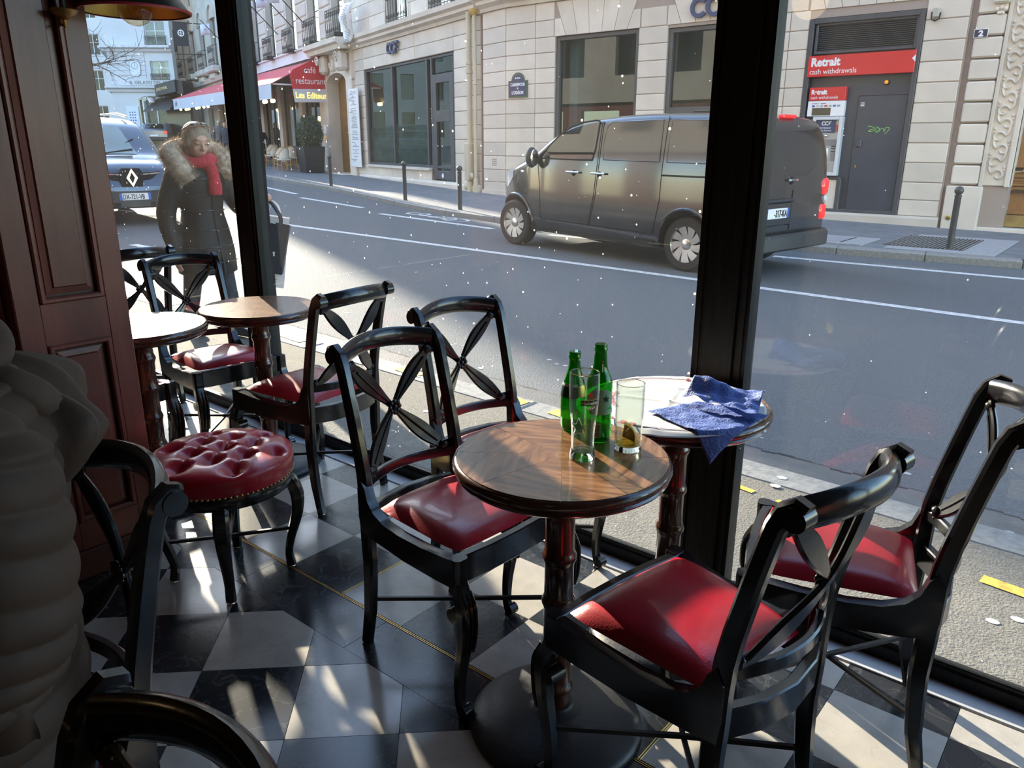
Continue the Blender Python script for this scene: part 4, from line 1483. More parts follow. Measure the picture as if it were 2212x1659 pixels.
# ============================ the house with the wooden door on the right
DB = thing('corner_house', 'limestone house with rusticated quoins and carved scroll border round a wooden door', 'building', (0, 16.2, 0), pi)
OPD = [(-0.2, 2.16, -0.2, 4.2)]
wall_core(DB, -8, 3.17, -0.2, 19, OPD + [(-6, -4.5, 1, 4)], y0=-0.9, y1=-0.04)
zq = [0.72, 1.07, 1.42, 1.77, 2.12, 2.47, 2.82, 3.17, 3.52, 3.9]
for z0, z1 in zip(zq, zq[1:]):
    o = MB().cbox(2.63, 3.07, -0.05, 0.05, z0 + 0.014, z1 - 0.014, 0.025).obj('quoin_stone', STONE, DB, smooth=0)
MB().cbox(2.54, 3.11, -0.1, 0.09, -0.12, 0.70, 0.012).obj('quoin_base', STONE, DB, smooth=0)
MB().lathe([(0.045, 0), (0.045, 0.012), (0.03, 0.018)], 14).xf(Matrix.Translation((3.0, 0.09, 0.14)) @ Matrix.Rotation(-pi / 2, 4, 'X')).obj('survey_disc', BRASS, DB)
# guilloche border: running scrolls in relief between two fillets
MB().cbox(2.15, 2.62, -0.1, 0.0, 0.72, 4.6, 0.01).obj('border_ground', STONE, DB, smooth=0)
MB().cbox(2.56, 2.62, -0.1, 0.05, 0.70, 4.6, 0.01).obj('border_fillet', STONE, DB, smooth=0)
MB().cbox(2.15, 2.23, -0.4, 0.05, 0.70, 4.6, 0.01).obj('border_fillet', STONE, DB, smooth=0)
z = 0.80
k = 0
while z < 4.2:
    sgn = 1 if k % 2 else -1
    pts = []
    for i in range(22):
        q = i / 21
        ang = q * 3.6 * pi / 2
        r_ = 0.105 * (1 - 0.72 * q)
        pts.append((2.395 + sgn * 0.045 - sgn * r_ * cos(ang + 0.3), 0.004, z + 0.09 + r_ * sin(ang + 0.3) * 1.0))
    pts2 = [(2.395 - sgn * 0.10, 0.004, z + 0.28)] + [(2.395 - sgn * 0.10, 0.004, z + 0.2)] + pts
    MB().tube(catmull(pts2[:3], 4)[:-1] + [Vector(p) for p in pts2[2:]], 0.030, 6, ell=0.8).obj('scroll_relief', STONE, DB, smooth=60)
    MB().ball((2.395 + sgn * 0.12, 0.0, z + 0.235), 0.028, 6, 4).ball((2.395 + sgn * 0.13, 0.0, z + 0.18), 0.02, 6, 4).obj('leaf_relief', STONE, DB, smooth=60)
    z += 0.212
    k += 1
# bracket above the number plate
MB().cbox(2.60, 2.86, 0, 0.14, 3.66, 3.80, 0.03).cbox(2.63, 2.83, 0, 0.10, 3.80, 4.4, 0.02).obj('console', STONE, DB, smooth=0)
mb = MB()
for q in (-0.06, 0, 0.06):
    mb.ball((2.73 + q, 0.05, 3.60 - abs(q) * 0.3), 0.04, 8, 5).ball((2.73 + q * 0.5, 0.05, 3.52), 0.03, 8, 5)
mb.obj('console_drop', STONE, DB, smooth=60)
np_ = thing('house_number', 'small blue enamel house number 2 on the quoin beside the carved border', 'sign', (0, 16.2, 0), pi)
MB().cbox(2.865, 3.08, 0.05, 0.062, 3.15, 3.29, 0.004).obj('border', WHT, np_, smooth=0)
MB().cbox(2.872, 3.073, 0.05, 0.064, 3.157, 3.283, 0.004).obj('plate', mat('enamel_dark', (0.012, 0.018, 0.06, 1), 0.25), np_, smooth=0)
text('numeral', '2', 0.125, WHT, np_, (2.972, 0.065, 3.177), TXT_ROT, 0.002, 'CENTER', 1.15, bold=0.006)
# the door itself
wd = thing('wooden_door', 'varnished oak street door with brass kick plate and carved panels', 'door', (0, 16.6, 0), pi)
OAKD = mat('oak_shadow', (0.14, 0.06, 0.02, 1), 0.45, var=0.2, scale=9)
MB().cbox(2.28, 2.70, -0.02, 0.16, -0.1, 4.3, 0.02).obj('jamb', OAK, wd, smooth=0)
MB().cbox(-0.3, 2.29, -0.06, 0.0, -0.08, 4.3, 0.005).obj('leaf', OAK, wd, smooth=0)
MB().cbox(-0.3, 2.56, 0.0, 0.17, 0.012, 0.215, 0.004).obj('kick_plate', mat('worn_brass', (0.50, 0.36, 0.14, 1), 0.42, metal=0.9, var=0.2, scale=6), wd, smooth=0)
MB().cbox(-0.3, 2.6, -0.05, 0.45, -0.2, 0.0, 0.01).obj('threshold', STONE, wd, smooth=0)
frame_rect(MB(), 0.5, 2.52, 0.225, 0.70, 0.07, 0.0, 0.07).cbox(0.3, 2.58, 0.0, 0.10, 0.715, 0.76, 0.01).cbox(0.3, 2.58, 0.0, 0.07, 0.76, 0.80, 0.01).cbox(0.3, 2.58, 0.0, 0.10, 0.80, 0.83, 0.01).obj('lower_panel', OAK, wd, smooth=0)
MB().cbox(1.75, 2.12, 0.06, 0.085, 0.60, 0.655, 0.004).obj('letter_slot', mat('slot_bronze', (0.10, 0.07, 0.04, 1), 0.4, metal=0.6), wd, smooth=0)
frame_rect(MB(), 0.5, 2.44, 0.86, 2.30, 0.06, 0.0, 0.06).obj('panel_frame', OAK, wd, smooth=0)
MB().cbox(2.44, 2.56, 0.0, 0.09, 0.84, 2.66, 0.01).obj('pilaster', OAK, wd, smooth=0)
for q in range(5):
    MB().cbox(2.455 + q * 0.02, 2.467 + q * 0.02, 0.08, 0.105, 2.42, 2.60, 0.003).obj('flute', OAK, wd, smooth=0)
arch = [(1.55 + 0.72 * cos(q), 0.05, 2.06 + 0.42 * sin(q)) for q in np.linspace(0.05, pi - 0.05, 16)]
MB().tube(arch, 0.045, 6).obj('arch_moulding', OAK, wd, smooth=50)
mb = MB()
mb.lathe([(0.20, 0), (0.20, 0.03), (0.17, 0.045), (0.15, 0.025), (0.03, 0.03), (0.0, 0.04)], 28)
for q in range(20):
    a = 2 * pi * q / 20
    mb.tube([(0.04 * cos(a), 0.04 * sin(a), 0.035), (0.145 * cos(a), 0.145 * sin(a), 0.035)], 0.010, 4)
mb.xf(Matrix.Translation((1.96, 0.0, 2.17)) @ Matrix.Rotation(-pi / 2, 4, 'X')).obj('sunburst_rosette', OAK, wd, smooth=40)
MB().cbox(0.2, 2.62, 0.0, 0.16, 2.68, 2.74, 0.012).cbox(0.2, 2.60, 0.0, 0.12, 2.74, 2.80, 0.012).cbox(0.2, 2.58, 0.0, 0.09, 2.80, 2.92, 0.01).obj('transom', OAK, wd, smooth=0)
frame_rect(MB(), 0.9, 2.46, 2.93, 3.75, 0.06, 0.0, 0.07).obj('fanlight_frame', OAK, wd, smooth=0)
MB().box(0.95, 2.24, 0.0, 0.02, 2.98, 3.7).obj('fanlight_pane', mat('fanlight_dark', (0.03, 0.035, 0.04, 1), 0.15), wd, smooth=0)
for q, (cx_, cz_, r_) in enumerate([(2.08, 3.12, 0.13), (2.1, 3.42, 0.15), (1.85, 3.2, 0.14), (1.8, 3.5, 0.14)]):
    MB().tube([(cx_ + r_ * (1 - i / 26) * cos(i * .5), 0.04, cz_ + r_ * (1 - i / 26) * sin(i * .5)) for i in range(22)], 0.012, 5).obj('iron_scroll', mat('grille_grey', (0.16, 0.17, 0.17, 1), 0.5, metal=0.4), wd, smooth=60)
mb = MB().cbox(1.93, 2.28, 0.06, 0.075, 0.965, 1.03, 0.01)
mb.obj('handle_plate', mat('dark_bronze', (0.05, 0.035, 0.02, 1), 0.4, metal=0.7), wd, smooth=0)
MB().ball((2.23, 0.11, 0.985), 0.04, 12, 8).ball((1.99, 0.11, 0.985), 0.04, 12, 8).tube([(2.23, 0.11, 0.97), (2.11, 0.12, 0.955), (1.99, 0.11, 0.97)], 0.016, 8).obj('handle', mat('polished_brass', (0.8, 0.66, 0.36, 1), 0.15, metal=1.0), wd)

# ============================ left-hand facade: bank branch and corner cafe (line from A0 going left)
A0 = (-15.0, 16.6, 0)
TL = radians(160.4)
LB = thing('bank_branch', 'limestone bank branch with teal glass front left of the drainpipes', 'building', A0, TL)
OPL = [(1.25, 8.32, 0.66, 3.88), (1.25, 2.9, 0.2, 3.88), (9.95, 12.25, 0.0, 4.0)]
wall_core(LB, -0.35, 13.0, -0.1, 4.62, OPL)
ZL = [0.30, 0.66, 1.13, 1.51, 1.89, 2.27, 2.65, 3.03, 3.41, 3.88, 4.24, 4.62]
ashlar(LB, -0.3, 9.5, ZL, [1.25, 3.9, 6.1, 8.32], OPL[:2])
moulding(LB, -0.32, 9.0, [(-0.1, 0.0), (0.12, 0.0), (0.12, 0.24), (0.08, 0.31), (-0.1, 0.31)], 'plinth')
moulding(LB, 2.9, 8.34, [(-0.3, 0.60), (0.09, 0.60), (0.09, 0.66), (-0.3, 0.70)], 'sill')
moulding(LB, -0.34, 9.3, [(-0.3, 4.62), (0.05, 4.62), (0.08, 4.70), (0.20, 4.76), (0.20, 4.84), (0.30, 4.90), (0.32, 5.02), (-0.3, 5.06)])
gw = thing('bank_glazing', 'teal glass bank front in blue-grey metal with door and frosted stripes', 'window', A0, TL)
mb = frame_rect(MB(), 1.27, 8.30, 0.68, 3.87, 0.07, -0.20, -0.06)
for s in (5.9, 3.19, 2.86):
    mb.cbox(s - 0.05, s + 0.05, -0.2, -0.05, 0.5 if s < 3 else 0.7, 3.86, 0.006)
mb.cbox(1.27, 1.40, -0.2, -0.05, 0.36, 3.86, 0.006)
mb.obj('frame', ANTH, gw, smooth=0)
for a, b in ((5.95, 8.23), (3.24, 5.85), (2.91, 3.14)):
    MB().box(a, b, -0.14, -0.132, 1.95, 3.80).obj('pane', SGLASS, gw, smooth=0)
    MB().box(a, b, -0.14, -0.132, 0.72, 1.93).obj('frosted_pane', FROST, gw, smooth=0)
mb = MB()
for z, a, b in ((1.78, 3.3, 7.4), (1.52, 3.3, 7.2), (1.26, 3.4, 7.0), (1.96, 3.3, 6.6)):
    mb.box(a, 5.84, -0.131, -0.129, z, z + 0.022).box(5.96, b, -0.131, -0.129, z, z + 0.022)
mb.obj('dark_stripe', mat('stripe_dark', (0.03, 0.06, 0.07, 1), 0.4), gw, smooth=0)
mb = frame_rect(MB(), 1.42, 2.80, 0.36, 3.35, 0.24, -0.18, -0.05).cbox(1.6, 2.6, -0.18, -0.05, 2.02, 2.34, 0.006)
ddoor = mb.obj('door', ANTH, gw, smooth=0)
MB().box(1.65, 2.57, -0.12, -0.112, 2.34, 3.12).box(1.65, 2.57, -0.12, -0.112, 0.6, 2.02).obj('door_pane', SGLASS, ddoor, smooth=0)
MB().box(1.42, 2.80, -0.12, -0.112, 3.4, 3.80).obj('transom_pane', SGLASS, gw, smooth=0)
for k, c in enumerate([(0.5, 0.25, 0.28), (0.16, 0.18, 0.22), (0.2, 0.2, 0.22), (0.5, 0.3, 0.33), (0.15, 0.16, 0.2)]):
    MB().box(2.93, 3.10, -0.131, -0.125, 2.38 - k * 0.09, 2.44 - k * 0.09).obj('card_sticker', mat('sticker_%d' % k, (*c, 1), 0.5), gw, smooth=0)
MB().lathe([(0.07, 0), (0.07, 0.006)], 12).xf(Matrix.Translation((2.2, -0.05, 0.47)) @ Matrix.Rotation(-pi / 2, 4, 'X')).obj('sticker_round', WHT, gw)
rm2 = thing('branch_hall', 'pale green bank hall with a white column behind the teal glass', 'room', A0, TL)
MB().box(1.0, 9.2, -3.6, -3.5, 0.1, 4.3).box(8.4, 8.5, -3.5, -0.4, 0.1, 4.3).obj('back_wall', PALEIN, rm2, smooth=0)
MB().box(0.9, 1.0, -3.6, -0.36, 0.1, 4.3).obj('side_wall', PALEIN, rm2, smooth=0)
MB().box(1.0, 9.2, -3.6, -0.36, 4.2, 4.3).obj('hall_ceiling', PALEIN, rm2, smooth=0)
MB().box(1.0, 9.2, -3.6, -0.36, 0.1, 0.2).obj('hall_floor', PALEIN, rm2, smooth=0)
MB().lathe([(0.17, 0.2), (0.15, 3.6), (0.25, 3.9), (0.25, 4.2)], 18, (4.7, -1.2, 0)).obj('column', PALEIN, rm2)
MB().box(6.5, 7.4, -2.6, -2.2, 1.2, 2.2).obj('cash_machine', mat('hall_machine', (0.2, 0.16, 0.17, 1), 0.5), rm2, smooth=0)
MB().box(6.85, 7.1, -2.2, -2.17, 1.75, 2.05).obj('machine_screen', mat('hall_screen', (0.8, 0.3, 0.05, 1), 0.4, emit=(1, 0.4, 0.08, 1), estr=1.2), rm2, smooth=0)
cs = thing('bank_sign', 'small navy bank letters standing on the stone over the teal glass front', 'sign', A0, TL)
ccf(cs, 5.85, 4.16, 0.36, NAVY, 0.05, 0.13)
# two rain pipes and their foot boxes
PIPE = mat('cream_pipe', (0.56, 0.49, 0.36, 1), 0.5, var=0.08, scale=2)
dp = thing('drainpipe', 'thick cream rain pipe with collars between bank branch and corner', 'pipe', A0, TL)
mb = MB()
mb.lathe([(0.075, 1.4), (0.075, 3.2), (0.095, 3.21), (0.095, 3.3), (0.075, 3.31), (0.075, 3.42), (0.09, 3.43), (0.09, 3.5), (0.075, 3.51), (0.075, 4.72)], 14, (0.10, 0.12, 0)).obj('pipe', PIPE, dp)
MB().cbox(-0.04, 0.2, 0.01, 0.26, 0.42, 1.42, 0.02).obj('guard_box', PIPE, dp, smooth=0)
MB().lathe([(0.1, 0.1), (0.1, 0.36), (0.08, 0.42)], 14, (0.10, 0.12, 0)).ball((0.2, 0.2, 0.26), 0.1, 10, 6, (1, 0.6, 1)).obj('foot', PIPE, dp)
dp2 = thing('drainpipe', 'thin cream rain pipe right of the thick one', 'pipe', A0, TL)
MB().lathe([(0.045, 0.5), (0.045, 2.9), (0.06, 2.91), (0.06, 2.97), (0.05, 2.98), (0.05, 4.6)], 12, (-0.22, 0.12, 0)).obj('pipe', PIPE, dp2)
MB().lathe([(0.07, 0.05), (0.07, 0.45), (0.05, 0.5)], 12, (-0.22, 0.12, 0)).ball((-0.13, 0.2, 0.55), 0.085, 10, 6, (1, 0.6, 1)).obj('foot', PIPE, dp2)
hop = MB().lathe([(0.05, 4.6), (0.12, 4.68), (0.13, 4.72), (0.11, 4.74)], 12, (-0.22, 0.14, 0)).obj('hopper', mat('gilt_hopper', (0.6, 0.42, 0.12, 1), 0.4), dp2)
# upper floors of the branch
OPB = [(s - 0.78, s + 0.78, 5.15 + 3.5 * k, 8.0 + 3.5 * k) for s in (5.15, 1.9) for k in range(4)]
ZU = [5.06, 5.5, 5.95, 6.4, 6.85]
wall_core(LB, -0.35, 9.2, 5.02, 19, OPB, y1=-0.02, m=STONE)
ashlar(LB, -0.3, 9.2, ZU, [0.9, 2.9, 4.1, 6.2, 7.6], [(a - 0.02, b + 0.02, c, d) for a, b, c, d in OPB])


def dark_window(par, a, b, z0, z1, y=-0.28, mull=1, trans=(0.42, 0.72), fm=None):
    fm = fm or mat('dark_joinery', (0.20, 0.19, 0.17, 1), 0.5)
    mb = frame_rect(MB(), a, b, z0, z1, 0.06, y - 0.06, y)
    for i in range(1, mull + 1):
        x = a + (b - a) * i / (mull + 1)
        mb.box(x - 0.03, x + 0.03, y - 0.06, y, z0, z1)
    for q in trans:
        mb.box(a, b, y - 0.05, y - 0.01, z0 + (z1 - z0) * q - 0.02, z0 + (z1 - z0) * q + 0.02)
    w_ = mb.obj('window', fm, par, smooth=0)
    MB().box(a + 0.04, b - 0.04, y - 0.04, y - 0.035, z0 + 0.04, z1 - 0.04).obj('pane', SGLASS, w_, smooth=0)
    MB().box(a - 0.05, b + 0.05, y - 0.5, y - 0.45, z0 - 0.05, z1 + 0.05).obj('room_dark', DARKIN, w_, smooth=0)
    return w_


for (a, b, z0, z1) in OPB:
    dark_window(LB, a, b, z0, z1)
for s in (5.15, 1.9):
    railing(LB, s - 0.82, s + 0.82, 5.05, 6.0, 0.04)

# house entrance between branch and cafe: oak door under a carved head
MB().cbox(9.3, 9.95, -0.4, 0.12, 0.1, 3.7, 0.02).obj('jamb_stone', STONE, LB, smooth=0)
MB().cbox(12.2, 12.95, -0.4, 0.12, 0.1, 3.7, 0.02).obj('jamb_stone', STONE, LB, smooth=0)
hd = [(9.3, 3.6)] + [(9.95, 3.6)] + [(11.1 - 1.15 * cos(q), 3.55 + 0.42 * sin(q)) for q in np.linspace(0.2, pi - 0.2, 10)] + [(12.25, 3.6), (12.95, 3.6), (12.95, 4.66), (9.3, 4.66)]
MB().poly_prism(hd, -0.4, 0.10, 'y').obj('arched_head', STONE, LB, smooth=0)
MB().cbox(11.70, 12.2, 0.10, 0.4, 3.95, 4.62, 0.1).cbox(9.45, 10.0, 0.10, 0.5, 3.95, 4.62, 0.1).obj('scroll_bracket', STONE, LB, smooth=0)
mb = MB()
random.seed(21)
for q in range(46):
    a = random.uniform(0, pi)
    r_ = random.uniform(0.1, 0.85)
    mb.ball((11.1 + r_ * cos(a) * 0.95, 0.12, 4.08 + r_ * 0.45 * sin(a)), random.uniform(0.035, 0.085), 6, 4, (1, 0.7, 1.2))
mb.ball((11.1, 0.14, 4.28), 0.17, 10, 7, (0.8, 0.6, 1.4))
mb.obj('carved_relief', STONE, LB, smooth=60)
for s in (11.95, 9.45 + .27):
    MB().tube([(s + 0.2 * (1 - i / 20) * cos(i * .55), 0.52, 4.4 + 0.2 * (1 - i / 20) * sin(i * .55)) for i in range(17)], 0.035, 6).obj('volute', STONE, LB, smooth=60)
moulding(LB, 9.15, 13.05, [(-0.3, 4.66), (0.55, 4.66), (0.60, 4.80), (0.72, 4.86), (0.74, 5.02), (-0.3, 5.06)], 'balcony_slab')
dw = thing('oak_entrance_door', 'tall ochre oak door under the carved stone head', 'door', A0, TL)
OCH = mat('ochre_oak', (0.23, 0.12, 0.03, 1), 0.45, var=0.15, scale=5)
MB().box(9.95, 12.25, -0.42, -0.38, 0.25, 4.0).obj('leaf', OCH, dw, smooth=0)
frame_rect(MB(), 9.97, 11.08, 0.4, 1.2, 0.1, -0.39, -0.33).obj('lower_panel', OCH, dw, smooth=0)
frame_rect(MB(), 9.97, 11.08, 1.35, 2.5, 0.1, -0.39, -0.33).obj('middle_panel', OCH, dw, smooth=0)
frame_rect(MB(), 9.97, 11.08, 2.6, 3.6, 0.1, -0.39, -0.33).obj('upper_panel', OCH, dw, smooth=0)
MB().box(10.05, 11.0, -0.36, -0.34, 2.72, 3.2).obj('iron_grille', IRONW, dw, smooth=0)
MB().cbox(9.9, 12.3, -0.4, 0.45, 0.1, 0.27, 0.02).obj('door_step', STONE, dw, smooth=0)
MB().cbox(12.5, 12.8, 0.12, 0.135, 1.45, 1.7, 0.004).obj('wall_plaque', BRASS, dw, smooth=0)
MB().cbox(12.5, 12.8, 0.12, 0.135, 1.78, 2.1, 0.004).obj('wall_notice', WHT, dw, smooth=0)

# paper-white list boards: one hung high and curling, one standing on the wall
INK = mat('print_grey', (0.16, 0.17, 0.20, 1), 0.6)
bn = thing('hanging_banner', 'long white printed banner curling out from the balcony above the bank letters', 'banner', A0, TL)
P, F = [], []
for i in range(13):
    q = i / 12
    z = 6.0 - 1.2 * q
    y = 0.45 + 0.1 * sin(q * 5.5)
    s = 8.15 + (0.78 * q) + 0.1 * sin(q * 6)
    P += [(s - 0.48, y, z), (s + 0.48, y + 0.03, z + 0.02)]
for i in range(12):
    F.append((2 * i, 2 * i + 1, 2 * i + 3, 2 * i + 2))
o = MB().add(P, F).obj('cloth', WHT, bn, smooth=60)
o.modifiers.new('thick', 'SOLIDIFY').thickness = 0.008
mb = MB()
random.seed(4)
for i in range(1, 12):
    for k in range(2):
        q = (i + k * 0.5) / 12
        z, y, s = 6.0 - 1.2 * q, 0.468 + 0.1 * sin(q * 5.5), 8.15 + 0.78 * q + 0.1 * sin(q * 6)
        w_ = random.uniform(0.1, 0.3)
        mb.quad((s - w_, y + .008, z), (s + w_, y + .016, z + 0.006), (s + w_, y + .016, z + 0.022), (s - w_, y + .008, z + 0.016))
mb.obj('print_lines', INK, bn, smooth=0)
lb = thing('list_board', 'tall narrow white printed board fixed beside the oak door', 'board', A0, TL)
MB().cbox(8.6, 9.62, 0.13, 0.16, 0.55, 3.30, 0.006).obj('board', WHT, lb, smooth=0)
mb = MB()
z = 3.2
while z > 0.65:
    w_ = random.choice([0.08, 0.16, 0.25, 0.3, 0.34])
    s = 9.11 + random.choice([0, 0, 0, 0.2])
    mb.box(s - w_, s + w_, 0.155, 0.163, z, z + 0.018)
    z -= random.choice([0.045, 0.045, 0.06, 0.12])
mb.obj('print_lines', INK, lb, smooth=0)

# ============================ the corner cafe with its red awning
CB = thing('corner_cafe', 'Haussmann corner house with iron balconies over the red cafe awning', 'building', A0, TL)
CAF_S = [10.75, 13.75, 16.9, 20.35, 23.3, 26.0, 28.8]
OPC = [(s - 0.72, s + 0.72, 5.2 + 3.6 * k, 8.4 + 3.6 * k) for s in CAF_S for k in range(4)]
wall_core(CB, 9.2, 31, 4.5, 19, OPC, y1=-0.02, m=STONE)
PINKS = mat('warm_limestone', (0.60, 0.50, 0.44, 1), 0.8, var=0.12, scale=1.2, bump=0.2)
for a, b in zip([9.2] + [s + 0.75 for s in CAF_S], [s - 0.75 for s in CAF_S] + [31]):
    if b - a < 0.3:
        continue
    for z in np.arange(5.3, 8.6, 0.55):
        o = MB().cbox(a + 0.10, b - 0.10, -0.1, 0.03, z + 0.03, z + 0.52, 0.03).obj('panel_stone', PINKS, CB, smooth=0)
for (a, b, z0, z1) in OPC:
    dark_window(CB, a, b, z0, z1)
for s in CAF_S:
    railing(CB, s - 0.78, s + 0.78, 5.2, 6.15, 0.22, 0.3)
    MB().cbox(s - 0.95, s - 0.35, 0.05, 0.5, 5.12, 5.27, 0.02).obj('floodlight', IRONW, CB, smooth=0)
# dark shop front under the awning: piers, glass, dim room with lamps
wall_core(CB, 13.0, 31, 4.0, 4.72, [], y0=-0.3, y1=0.02, m=DARKIN)
for s in (13.15, 16.2, 19.6, 23.0, 26.5, 30.0):
    MB().cbox(s - 0.25, s + 0.25, -0.3, 0.06, 0.1, 4.0, 0.02).obj('pier', PINKS, CB, smooth=0)
for a, b in ((13.4, 15.95), (16.45, 19.35), (19.85, 22.75), (23.25, 26.25), (26.75, 29.75)):
    f_ = frame_rect(MB(), a, b, 0.25, 3.95, 0.08, -0.22, -0.12).box((a + b) / 2 - 0.04, (a + b) / 2 + 0.04, -0.22, -0.12, 0.3, 3.9).obj('window', BLACKP, CB, smooth=0)
    MB().box(a, b, -0.17, -0.165, 0.3, 3.9).obj('pane', SGLASS, f_, smooth=0)
MB().box(12.9, 31, -4.1, -4.0, 0.0, 4.2).box(12.9, 31, -4.0, -0.3, 4.1, 4.2).box(12.9, 13.0, -4.0, -0.3, 0.0, 4.2).box(30.9, 31.0, -4.0, -0.3, 0.0, 4.2).box(12.9, 31, -4.0, -0.3, 0.1, 0.2).obj('back_wall', mat('cafe_dark', (0.05, 0.045, 0.035, 1), 0.8), CB, smooth=0)
fb = thing('cafe_fascia', 'white fascia board above the red awning with red raised letters', 'sign', A0, TL)
LAV = mat('fascia_white', (0.66, 0.64, 0.70, 1), 0.5, var=0.04)
MB().box(13.3, 31, 0.0, 0.12, 4.74, 5.14).cbox(13.2, 31, 0.0, 0.2, 5.14, 5.2, 0.01).obj('board', LAV, fb, smooth=0)
LET = mat('letter_rust', (0.42, 0.15, 0.09, 1), 0.5)
text('lettering', 'EDITEURS', 0.50, LET, fb, (28.5, 0.13, 4.76), TXT_ROT, 0.04, 'LEFT', 1.75, bold=0.01)
aw = thing('cafe_awning', 'big red sloping cafe awning with pale valance along the corner cafe', 'awning', A0, TL)
CAN = mat('awning_red', (0.62, 0.085, 0.10, 1), 0.8, var=0.06, scale=2, bump=0.1)
VAL = mat('valance_grey', (0.52, 0.55, 0.62, 1), 0.8, var=0.05, scale=2)
a0, a1 = 12.6, 36.4
MB().add([(13.2, 0.12, 4.62), (36.6, 0.12, 4.85), (36.4, 2.25, 4.05), (12.6, 2.2, 3.60), (13.2, 0.12, 4.59), (36.6, 0.12, 4.82), (36.4, 2.25, 4.02), (12.6, 2.2, 3.57)],
         [(0, 1, 2, 3), (7, 6, 5, 4), (0, 3, 7, 4), (1, 5, 6, 2), (3, 2, 6, 7), (0, 4, 5, 1)]).obj('canopy', CAN, aw, smooth=0)
MB().add([(12.6, 2.2, 3.58), (36.4, 2.25, 4.03), (36.4, 2.27, 3.42), (12.6, 2.22, 3.04), (12.6, 2.18, 3.58), (36.4, 2.23, 4.03), (36.4, 2.25, 3.42), (12.6, 2.2, 3.04)],
         [(0, 1, 2, 3), (7, 6, 5, 4), (0, 3, 7, 4), (1, 5, 6, 2), (3, 2, 6, 7), (0, 4, 5, 1)]).obj('valance', VAL, aw, smooth=0)
text('lettering', 'restaurant', 0.42, INK, aw, (17.4, 2.235, 3.28), TXT_ROT, 0.004, 'LEFT', 1.25)
text('lettering', 'caf\u00e9', 0.42, INK, aw, (35.6, 2.28, 3.62), TXT_ROT, 0.004, 'LEFT', 1.1)
MB().tube([(13.0, 0.1, 4.2), (12.9, 1.2, 3.6), (12.7, 2.1, 3.6)], 0.03, 6).tube([(20, 0.1, 4.2), (19.9, 1.2, 3.7), (19.8, 2.1, 3.7)], 0.03, 6).tube([(28, 0.1, 4.2), (27.9, 1.2, 3.8), (27.8, 2.1, 3.85)], 0.03, 6).obj('folding_arm', WHT, aw)
# the end panel faces up the street, with lettering
ep = thing('awning_end_panel', 'red end panel of the awning lettered in white above a lit yellow name', 'sign', (A0[0] + 12.35 * cos(TL) + 0.20 * sin(TL) * -1, A0[1] + 12.35 * sin(TL) + 0.20 * cos(TL), 0), TL + pi / 2)
REDP = mat('end_panel_red', (0.52, 0.022, 0.030, 1), 0.75, var=0.06, scale=2)
# local x = out from the wall (to the viewer's left), local y = towards the viewer
MB().poly_prism([(-0.28, 3.46), (1.22, 3.42), (1.30, 3.9), (1.18, 4.12), (0.55, 4.42), (0.10, 4.72), (-0.02, 4.72)], -0.02, 0.02, 'y').obj('panel', REDP, ep, smooth=0)
MB().poly_prism([(-0.26, 2.97), (1.17, 2.93), (1.22, 3.42), (-0.28, 3.46)], -0.02, 0.025, 'y').obj('name_board', mat('name_board_grey', (0.55, 0.54, 0.55, 1), 0.6), ep, smooth=0)
text('lettering', 'caf\u00e9', 0.34, WHT, ep, (0.50, 0.022, 4.02), TXT_ROT, 0.002, 'CENTER', 0.9)
text('lettering', 'restaurant', 0.34, WHT, ep, (0.49, 0.022, 3.62), TXT_ROT, 0.002, 'CENTER', 0.86)
text('lettering', 'Les Editeurs', 0.32, mat('lit_yellow', (0.9, 0.7, 0.1, 1), 0.5, emit=(1, 0.72, 0.12, 1), estr=0.7), ep, (0.46, 0.027, 3.09), TXT_ROT, 0.004, 'CENTER', 0.86, bold=0.004)
# festoon bulbs under the valance and lamps inside
BULB = mat('warm_bulb', (1, 0.75, 0.35, 1), 0.4, emit=(1.0, 0.62, 0.20, 1), estr=9.0)
bl0 = None
for k, (s, y, z) in enumerate([(12.75, 2.1, 2.98), (12.95, 2.1, 2.98), (13.9, 2.1, 3.0), (14.2, 2.1, 3.0), (17.4, 2.1, 3.05), (26, 2.1, 3.25), (27.2, 2.1, 3.26), (28.6, 2.1, 3.28), (29.4, 2.1, 3.28), (31.9, 2.1, 3.32), (32.4, 2.1, 3.32), (32.9, 2.1, 3.32), (34.8, 2.1, 3.38)]):
    b_ = thing('festoon_bulb', 'warm round bulb hanging in the row under the awning valance', 'lamp', (A0[0] + s * cos(TL) - y * sin(TL), A0[1] + s * sin(TL) + y * cos(TL), z), 0, 'bulbs under the cafe awning')
    if bl0 is None:
        bl0 = (MB().ball((0, 0, 0), 0.075, 8, 6).mesh('bulb', BULB), MB().lathe([(0.03, 0.06), (0.03, 0.12), (0.008, 0.13), (0.008, 0.3)], 6).mesh('socket', BLACKP))
    inst('bulb', bl0[0], b_)
    inst('socket', bl0[1], b_)
for k, (s, y, z) in enumerate([(14.0, -1.2, 2.45), (14.3, -1.2, 2.45), (16.9, -1.0, 2.5), (17.6, -1.4, 2.45), (18.2, -1.4, 2.45), (19.3, -1.2, 2.5), (21.6, -1.6, 2.5)]):
    b_ = thing('cafe_lamp', 'small warm lamp glowing inside the dark cafe front', 'lamp', (A0[0] + s * cos(TL) - y * sin(TL), A0[1] + s * sin(TL) + y * cos(TL), z), 0, 'lamps inside the corner cafe')
    inst('bulb', bl0[0], b_)
    inst('socket', bl0[1], b_)


def Lw(s, y):
    return (A0[0] + s * cos(TL) - y * sin(TL), A0[1] + s * sin(TL) + y * cos(TL))


